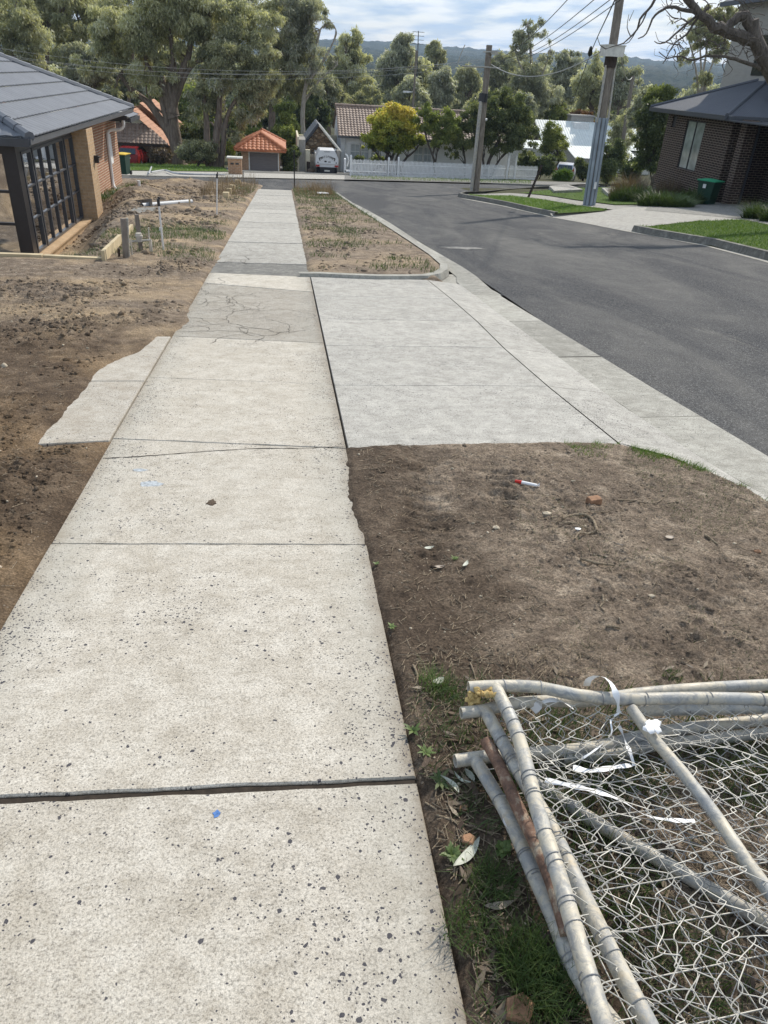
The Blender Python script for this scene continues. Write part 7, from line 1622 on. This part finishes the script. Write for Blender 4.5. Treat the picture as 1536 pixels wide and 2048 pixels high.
# backdrop, left to right
bd_ = [((260, 0), 110, 70, 88, 'gum', 'high gum crown filling the top edge behind the forked gum', 12000, 19), ((450, -5), 100, 60, 96, 'gum_grey', 'pale gum crown at the top edge above the three-stemmed gum', 10000, 20), ((320, 90), 90, 70, 100, 'gum', 'olive gum glimpsed between the limbs of the forked gum', 9000, 18), ((30, 50), 95, 90, 80, 'gum', 'dark gum above the near end of the charcoal roof', 13000, 21), ((150, 30), 90, 85, 92, 'gum', 'gum above the middle of the charcoal roof', 12000, 22), ((170, 130), 70, 60, 78, 'gum_grey', 'pale-leaved gum just above the far end of the charcoal roof', 9000, 23),
       ((250, 165), 55, 55, 90, 'gum_grey', 'silvery gum between the charcoal roof and the forked trunk', 8000, 24), ((90, -20), 120, 60, 86, 'gum', 'high gum crown along the top left edge of the photo', 11000, 25), ((300, 210), 50, 50, 96, 'mid_leaf', 'green tree behind the terracotta gable', 7000, 26),
       ((395, 275), 60, 55, 74, 'dark_leaf', 'dark green tree between the forked gum and the three-stemmed gum', 9000, 27), ((500, 270), 45, 40, 80, 'mid_leaf', 'green tree behind the letterbox and garage', 6000, 28), ((700, 120), 52, 78, 112, 'gum', 'rounded tall gum left of the brown tiled roof', 12000, 29),
       ((795, 115), 58, 62, 132, 'gum_grey', 'broad pale gum above the brown tiled roof', 12000, 30), ((868, 105), 28, 38, 142, 'gum', 'narrow dark gum right of the broad pale gum', 5000, 31), ((620, 230), 55, 60, 92, 'dark_leaf', 'dark tree directly behind the stone shed', 10000, 32),
       ((570, 240), 35, 55, 78, 'mid_leaf', 'lighter green tree between garage and stone shed', 7000, 33), ((730, 210), 60, 55, 104, 'gum', 'olive gum just behind the left end of the brown roof', 9000, 34), ((820, 195), 55, 55, 106, 'gum_grey', 'grey green gum above the yellow tree', 9000, 35),
       ((885, 175), 45, 60, 112, 'gum_grey', 'grey green gum between the yellow tree and the shorter pole', 8000, 36), ((935, 160), 40, 45, 124, 'gum', 'olive gum behind the shorter pole', 7000, 37), ((1000, 135), 42, 40, 134, 'gum', 'olive gum right of the shorter pole top', 6000, 38),
       ((1135, 138), 52, 50, 122, 'gum_grey', 'pale gum between the tall gum and the big pole', 7000, 39), ((1185, 158), 55, 68, 106, 'gum', 'dark gum crossed by the big pole', 10000, 40), ((1240, 158), 46, 66, 96, 'gum_grey', 'pale gum just right of the big pole', 8000, 41),
       ((1160, 235), 40, 22, 100, 'rust_leaf', 'rust-coloured tree above the pale iron roof', 3500, 42), ((1110, 235), 40, 45, 98, 'mid_leaf', 'green tree left of the pale iron roof', 6000, 43), ((1290, 215), 45, 60, 66, 'gum_grey', 'soft grey green tree left of the yellow-topped conifer', 7000, 44),
       ((1240, 260), 38, 50, 80, 'gum', 'thin olive tree before the right end of the pale roof', 3000, 45), ((660, 175), 40, 45, 100, 'gum', 'gum between the airy gum and the rounded tall gum', 6000, 46), ((955, 215), 40, 45, 90, 'gum', 'olive gum low behind the shorter pole', 6000, 47), ((1040, 215), 45, 45, 92, 'gum_grey', 'grey gum low behind the tall pale gum', 6500, 48)]
for (c, rx, ry, y, mt, lb, nl, sd_) in bd_:
    dl = y/80; tree('gum_tree' if 'gum' in mt else 'tree', lb, y, (c[0]-8, 330), [(c[0], c[1], rx*.75, ry*.75), (c[0]-rx*.35, c[1]+ry*.4, rx*.5, ry*.5), (c[0]+rx*.4, c[1]+ry*.3, rx*.5, ry*.5), (c[0]+rx*.1, c[1]-ry*.35, rx*.5, ry*.5), (c[0], c[1]+ry*.95, rx*.7, ry*.5)], int(nl*1.15), .30*dl, .10*dl, mt, 'bark', 46, .30, seed=sd_, r0=.25, fork=.75)
tree('gum_tree', 'tall slender pale gum standing above the skyline right of the shorter pole', 98, (1062, 320), [(1050, 75, 34, 48), (1075, 60, 25, 25), (1100, 110, 22, 30), (1030, 110, 25, 35), (1060, 150, 48, 45), (1085, 195, 50, 42), (1025, 190, 40, 40)], 15000, .34, .10, 'gum_grey', 'bark_pale', 85, .24, seed=50, shell=.3,
     trunks=[([(1062, 330), (1062, 250), (1066, 180), (1062, 110), (1055, 50)], .34, .1), ([(1064, 190), (1088, 140), (1100, 100)], .14, .05), ([(1064, 170), (1040, 130), (1030, 100)], .14, .05)])
# street trees and garden
tree('tree', 'rounded golden yellow tree spreading over the picket fence', 62.6, (772, 350), [(785, 252, 56, 46), (768, 272, 50, 32), (818, 265, 38, 38), (743, 292, 25, 13), (798, 225, 36, 27)], 26000, .15, .12, 'yellow_leaf', 'bark_dark', 90, .24, seed=60, droop=.2,
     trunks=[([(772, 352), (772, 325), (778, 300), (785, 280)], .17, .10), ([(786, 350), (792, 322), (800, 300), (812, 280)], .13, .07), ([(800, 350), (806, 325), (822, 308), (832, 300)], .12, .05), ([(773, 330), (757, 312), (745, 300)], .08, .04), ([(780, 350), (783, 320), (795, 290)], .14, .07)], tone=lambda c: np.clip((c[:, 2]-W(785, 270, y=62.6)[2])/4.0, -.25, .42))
tree('tree', 'small thin-trunked green tree on the grass strip right of the yellow tree', 61.5, (869, 352), [(862, 245, 32, 38), (885, 270, 30, 30), (900, 250, 28, 40), (850, 215, 22, 20)], 8500, .16, .08, 'mid_leaf', 'bark_dark', 60, .26, seed=61,
     trunks=[([(869, 352), (869, 330), (866, 312), (857, 290), (850, 262)], .10, .05), ([(869, 335), (874, 305), (882, 280)], .08, .04)])
tree('tree', 'large dark green tree behind the shorter pole, branching low at the fence', 63, (972, 354), [(1000, 215, 55, 42), (960, 235, 45, 45), (1040, 245, 45, 45), (930, 270, 42, 42), (1000, 275, 55, 40), (910, 300, 28, 18), (1060, 290, 25, 25)], 26000, .17, .08, 'dark_leaf', 'bark_dark', 130, .24, seed=62, tone=lambda c: .12,
     trunks=[([(972, 356), (974, 335), (985, 305), (1000, 275)], .16, .08), ([(974, 340), (965, 310), (962, 280)], .12, .06), ([(976, 345), (1000, 318), (1022, 300)], .10, .05), ([(930, 352), (930, 320), (925, 290)], .09, .05)])
for args in (
    ('shrub', 'big twiggy grey shrub at the foot of the three-stemmed gum', 63, (390, 330), [(395, 300, 42, 22), (370, 308, 25, 16), (425, 312, 18, 16)], 7000, .16, .07, 'gum', 70),
    ('shrub', 'dry brown shrub left of the forked gum trunk', 64, (320, 330), [(322, 310, 26, 16)], 3500, .16, .06, 'dry_grass', 71),
    ('shrub', 'yellow green shrub behind the letterbox', 74, (462, 330), [(460, 300, 10, 20)], 1200, .2, .12, 'yellow_leaf', 72),
    ('hedge', 'dark hedge between garage and cream wall', 61.5, (578, 346), [(578, 330, 18, 16), (585, 305, 14, 18), (572, 312, 12, 14)], 6000, .16, .09, 'dark_leaf', 73),
    ('shrub', 'reddish green shrub above the dark hedge', 70, (570, 340), [(575, 275, 22, 25)], 3500, .18, .10, 'mid_leaf', 74),
    ('shrub', 'leafy shrub leaning over the cottage fence near the gate', 63.6, (745, 350), [(752, 318, 12, 8), (768, 322, 10, 8)], 1500, .15, .10, 'mid_leaf', 75),
    ('shrub', 'bushy plant under the first cottage window', 64, (718, 350), [(719, 317, 12, 5)], 900, .15, .08, 'dark_leaf', 76),
    ('hedge', 'dark green hedge right of the picket fence', 68, (1075, 358), [(1070, 335, 28, 20), (1095, 328, 22, 25), (1055, 320, 25, 18)], 9000, .18, .09, 'dark_leaf', 77),
    ('shrub', 'tall olive shrub overhanging the silver car', 72, (1105, 356), [(1110, 290, 32, 30), (1100, 265, 25, 22), (1120, 312, 25, 12)], 7000, .18, .08, 'mid_leaf', 78),
    ('shrub', 'strappy green plant in front of the silver car', 66, (1125, 362), [(1120, 352, 10, 8), (1132, 350, 8, 8)], 1200, .5, .07, 'lawn', 79),
    ('hedge', 'dark hedge right of the silver car', 70, (1168, 360), [(1165, 340, 14, 18), (1158, 325, 10, 12)], 3500, .18, .09, 'dark_leaf', 80),
    ('shrub', 'dark green shrub right of the big pole base', 58, (1215, 365), [(1215, 330, 30, 34), (1235, 310, 22, 28), (1205, 300, 15, 22)], 9000, .16, .08, 'dark_leaf', 81),
    ('tree', 'dense dark green tree beside the brick house corner', 47, (1310, 380), [(1305, 245, 38, 45), (1325, 285, 32, 40), (1290, 290, 28, 35), (1300, 325, 35, 25)], 16000, .14, .08, 'dark_leaf', 82),
    ('tree', 'round yellow-topped conifer above the charcoal iron roof corner', 56, (1322, 330), [(1325, 192, 34, 26), (1300, 200, 20, 18)], 8000, .14, .06, 'mid_leaf', 83),
    ('shrub', 'low dark shrub under the distant bare pole', 62, (1262, 366), [(1262, 340, 25, 22), (1275, 330, 20, 18)], 4500, .16, .08, 'dark_leaf', 84)):
    nm, lb, y, b_, el, nl, ll, lw, mt, sd_ = args
    tree(nm, lb, y, b_, [(e[0], e[1], e[2], e[3]) for e in el], nl, ll, lw, mt, 'bark_dark', 40, .36, seed=sd_, r0=.05, fork=.5, cat='tree' if nm == 'tree' else ('hedge' if nm == 'hedge' else 'shrub'), droop=.2, stems=3 if nm != 'tree' else 1)
# gum with pale stems behind the right house
tree('gum_tree', 'sparse gum with several pale upright stems behind the charcoal iron roof', 58, (1405, 330), [(1400, 60, 48, 48), (1440, 90, 35, 45), (1370, 110, 26, 34), (1350, 48, 12, 14), (1410, 150, 40, 28), (1450, 30, 50, 35), (1500, 40, 50, 30)], 13000, .22, .05, 'gum', 'bark_pale', 90, .20, seed=90, shell=.2, droop=1.0,
     trunks=[([(1402, 330), (1403, 180), (1412, 110), (1420, 50)], .14, .05), ([(1400, 330), (1396, 180), (1388, 120), (1375, 70)], .12, .04), ([(1408, 330), (1410, 180), (1428, 120), (1445, 60)], .12, .04), ([(1404, 330), (1405, 200), (1402, 130), (1398, 60)], .12, .04)])
# bare tree reaching in from the right
bt = thing('bare_tree', 'leafless tree with thick crooked limb reaching in from the top right', 'tree', (14.6, 19.5, float(ground_h(14.6, 19.5))))
mb = MB(); y = 20.0
def limb(pts, ra, rb, dy=0.0, n=9):
    c = curve([W(p[0], p[1], y=y+dy+(p[2] if len(p) > 2 else 0)) for p in pts], .12); m_ = len(c)
    g = random.Random(int(pts[0][0]*7+pts[0][1])); c = [q+np.array([g.uniform(-1, 1), g.uniform(-1, 1), g.uniform(-1, 1)])*min(.02, ra*.25) for q in c]
    mb.tube(c, [ra+(rb-ra)*i/m_ for i in range(m_)], n); return c
gz = float(ground_h(14.6, 19.8)); root = W(1700, 330, y=y)
c0 = curve([np.array([root[0], y, gz-.3]), W(1640, 300, y=y), W(1570, 190, y=y), W(1530, 120, y=y), W(1508, 70, y=y), W(1505, 40, y=y)], .15); mb.tube(c0, [.34-.20*i/len(c0) for i in range(len(c0))], 12)
limb([(1512, 78), (1490, 75), (1462, 66), (1440, 55), (1428, 56), (1418, 40), (1400, 28), (1380, 8), (1365, -15)], .15, .07)
limb([(1500, 52), (1490, 34), (1475, 35), (1460, 48), (1445, 60), (1430, 62)], .13, .07)
limb([(1428, 56), (1405, 32), (1385, 22), (1360, 18), (1340, 14), (1325, 20), (1310, 30), (1300, 48), (1294, 66), (1275, 78)], .055, .010)
limb([(1400, 28), (1372, 48), (1340, 78), (1320, 88), (1308, 82)], .035, .006); limb([(1418, 14), (1395, 36), (1372, 70), (1352, 84), (1325, 128)], .035, .006)
limb([(1530, 140), (1500, 128), (1470, 118), (1440, 112), (1410, 112), (1385, 120), (1358, 112), (1335, 116), (1318, 105)], .05, .008)
limb([(1316, -10), (1296, 20), (1280, 38), (1275, 58), (1260, 74), (1246, 86), (1230, 92), (1212, 98)], .035, .006, 1); limb([(1294, 22), (1285, 44), (1272, 62), (1258, 84), (1244, 88)], .02, .005, 1)
limb([(1262, 74), (1254, 55), (1258, 28)], .014, .004, 1); limb([(1258, 42), (1268, 20)], .010, .003, 1); limb([(1212, 98), (1200, 90), (1195, 74)], .012, .004, 1)
gg = random.Random(8)
for k in range(130):
    u = gg.random(); x0_ = 1330+u*200; y0_ = gg.uniform(-5, 125); a = gg.uniform(-2.9, -.2) if gg.random() < .7 else gg.uniform(1.2, 2.6); L_ = gg.uniform(18, 60); pts = []
    for j in range(5): pts.append((x0_+math.cos(a)*L_*j/4, y0_-math.sin(-a)*L_*j/4*.8)); a += gg.uniform(-.5, .5)
    limb(pts, gg.uniform(.006, .018), .003, gg.uniform(-.5, .5), 5)
M['bark_grey'] = bark('old_grey_bark', (0.055, 0.045, 0.038), (0.19, 0.16, 0.135), 2.5); mb.obj('trunk', [M['bark_grey']], bt, smooth=True)
# leafless shrub and stump at the brick house
p = G(1306, 372); tb = thing('stump', 'old grey tree stump among the shrubs by the brick house', 'stump', p); mb = MB(); mb.tube([p-(0, 0, .2), p+(0, .05, .6), p+(.03, .1, 1.15)], [.26, .22, .20], 10); mb.tube([p+(-.08, 0, .9), p+(-.10, 0, 1.35)], .10, 6); mb.obj('wood', [M['bark']], tb)
p = G(1296, 378); ts = thing('bare_shrub', 'pale leafless twiggy shrub before the brick house wall', 'shrub', p); mb = MB(); g = random.Random(4)
def twigs(s, d, L_, r, dep):
    e = s+d*L_; mb.tube([s, (s+e)/2+np.array([g.uniform(-1, 1)*L_*.08, 0, g.uniform(-1, 1)*L_*.08]), e], [r, r*.8, r*.6], 5, cap=False)
    if dep:
        for _ in range(3): dd = d+np.array([g.uniform(-.8, .8), g.uniform(-.6, .6), g.uniform(-.4, .6)]); twigs(e, dd/np.linalg.norm(dd), L_*.72, r*.62, dep-1)
for k in range(5): d = np.array([math.cos(k*1.3)*.5, math.sin(k*1.3)*.3, 1.]); twigs(p+(0, 0, .6), d/np.linalg.norm(d), .75, .03, 4)
mb.obj('branches', [M['bark_pale']], ts)
# strappy clumps round the right house
def tussock(px, py, rx, h, n, mat, label, wd=.02, lean=.7, tone=None):
    p = G(px, py); t = thing('grass_clump', label, 'grass clump', p); a = NR.random(n)*6.28; r = np.sqrt(NR.random(n))*rx; pts = np.stack([p[0]+np.cos(a)*r, p[1]+np.sin(a)*r*.7, np.full(n, 0.)], 1); pts[:, 2] = ground_h(pts[:, 0], pts[:, 1])
    hh = h*(1.0-.55*(r/rx)**2)*(.6+.7*NR.random(n)); blades('foliage', pts, hh, wd, M[mat], lean*1.25, seg=3, kind=None, parent=t)
tussock(1255, 402, .80, 1.05, 1500, 'dry_grass', 'tall brown-topped grass clump left of the leafless shrub', .026, .5)
tussock(1262, 405, .85, .70, 1500, 'grass', 'dark lower growth inside the tall brown-topped clump', .035, .7)
tussock(1318, 414, .80, .62, 1700, 'grass', 'wide low green strappy clump left of the wheelie bin', .040, 1.0)
tussock(1352, 416, .60, .55, 1100, 'weed', 'brighter strappy clump in front of the wide low one', .040, 1.0)
tussock(1378, 410, .60, .65, 1200, 'grass', 'strappy clump touching the wheelie bin on its left', .038, .9)
tussock(1345, 398, 1.1, .90, 1300, 'dry_grass', 'greyish feathery clump behind the wide low green one', .022, .6)
tussock(1450, 398, .5, .75, 900, 'grass', 'dark strappy clump right of the wheelie bin', .035, .7)
tussock(1508, 440, .36, .62, 700, 'grass', 'spiky green clump on the corner of the driveway at the right edge', .032, .9)
tussock(1548, 446, .45, .55, 800, 'grass', 'strappy clump cut by the right edge of the photo', .032, .9)
# valley trees, copies of five kinds
protos = []
for k, (mt, sp, ell) in enumerate((('gum', 1.0, [(0, 0, 8, 4.2, 4, 4), (1.5, 0, 11, 3, 3, 3), (-2, 0, 6.5, 3, 3, 2.5)]), ('gum_grey', 1.0, [(0, 0, 9, 3.4, 3, 5), (1.8, .5, 6, 3, 3, 2.5), (-1.5, 0, 12, 2.2, 2, 2.6)]), ('dark_leaf', 1.0, [(0, 0, 5.5, 4, 4, 4)]), ('gum', 1.0, [(0, 0, 7, 5, 4, 3), (2.5, 0, 9, 3, 3, 2.4), (-2.8, 0, 8.6, 2.8, 3, 2.4)]), ('mid_leaf', 1.0, [(0, 0, 5, 3.6, 3.4, 3.6)]))):
    t = thing('valley_tree', 'distant tree standing in the valley below the wooded hills', 'tree', (0, 0, 0), 'distant trees across the valley'); C, S = clumps(ell, 30, 200+k, .36); mb = MB(); mb.tube([(0, 0, -1), (.1, 0, 3), (0, 0, 6.5)], [.35, .28, .18], 7); limbs(mb, (0, 0, 5), [C[i] for i in range(0, len(C), 4)], .12, k); mb.obj('trunk', [M['bark']], t)
    leaves('crown', C, S, 4200, .75, .34, M[mt], t, .5, 300+k); protos.append(t)
g = random.Random(12); first = set()
spots = []
for i in range(150):
    yy_ = 120*math.exp(g.random()*1.55); az_ = g.uniform(-.42, .60); spots.append((yy_*math.tan(az_), yy_))
for i in range(60):
    yy_ = g.uniform(110, 175); az_ = g.uniform(-.44, .55); spots.append((yy_*math.tan(az_), yy_))
for i, (x, yy_) in enumerate(spots):
    k = g.randrange(5); o = protos[k] if k not in first else copy_tree(protos[k]); first.add(k)
    s_ = g.uniform(.75, 1.2)*(.8 if yy_ < 140 else 1.0)
    q_ = RW.T@(np.array([x, yy_, float(ground_h(x, yy_))+8*(.8 if yy_ < 140 else 1)])-CAM); sx_ = CX+FPX*q_[0]/-q_[2]
    look = ['broad olive gum', 'narrow pale gum', 'dark round tree', 'flat-topped gum', 'bright green tree'][k]; dist = 'nearer' if yy_ < 170 else ('middle-distance' if yy_ < 300 else 'far')
    marks = [(60, 'over the charcoal roof start'), (150, 'over the charcoal roof middle'), (240, 'over the charcoal roof end'), (330, 'above the terracotta gable'), (400, 'beyond the forked gum'), (470, 'beyond the three-stemmed gum'), (530, 'above the garage'), (590, 'between garage and stone shed'), (660, 'above the stone shed'), (720, 'above the left of the brown roof'), (790, 'above the yellow tree'), (850, 'right of the yellow tree'), (910, 'above the thin-trunked tree'), (960, 'left of the shorter pole'), (1010, 'right of the shorter pole'), (1070, 'beyond the slender pale gum'), (1130, 'left of the pale iron roof'), (1190, 'left of the big pole'), (1250, 'right of the big pole'), (1310, 'above the round conifer'), (1370, 'above the iron roof corner'), (9999, 'behind the right house')]
    mk_ = next(m_[1] for m_ in marks if sx_ < m_[0]); size_ = 'very short ' if s_ < .66 else ('short ' if s_ < .76 else ('tall ' if s_ > 1.06 else ('medium ' if s_ > .92 else ''))); lb_ = f'{dist} {size_}{look} in the valley {mk_}'; o['label'] = lb_
    o.location = (x, yy_, float(ground_h(x, yy_))-.3); o.rotation_euler = (0, 0, g.uniform(0, 6.28)); o.scale = (s_, s_, s_*g.uniform(.85, 1.1))
# air
mh = bpy.data.materials.new('haze'); mh.use_nodes = True; nt_ = mh.node_tree; nt_.nodes.clear(); o_ = nt_.nodes.new('ShaderNodeOutputMaterial'); pv_ = nt_.nodes.new('ShaderNodeVolumePrincipled')
pv_.inputs['Color'].default_value = (0.55, 0.74, 1.0, 1); pv_.inputs['Density'].default_value = 0.00018; pv_.inputs['Anisotropy'].default_value = 0.2; nt_.links.new(pv_.outputs[0], o_.inputs['Volume'])
mb = MB(); mb.box((-2600, -60, -40), (3600, 3600, 175)); hz_ = mb.obj('haze', [mh], kind='stuff', label='thin blue air between the street and the wooded hills')
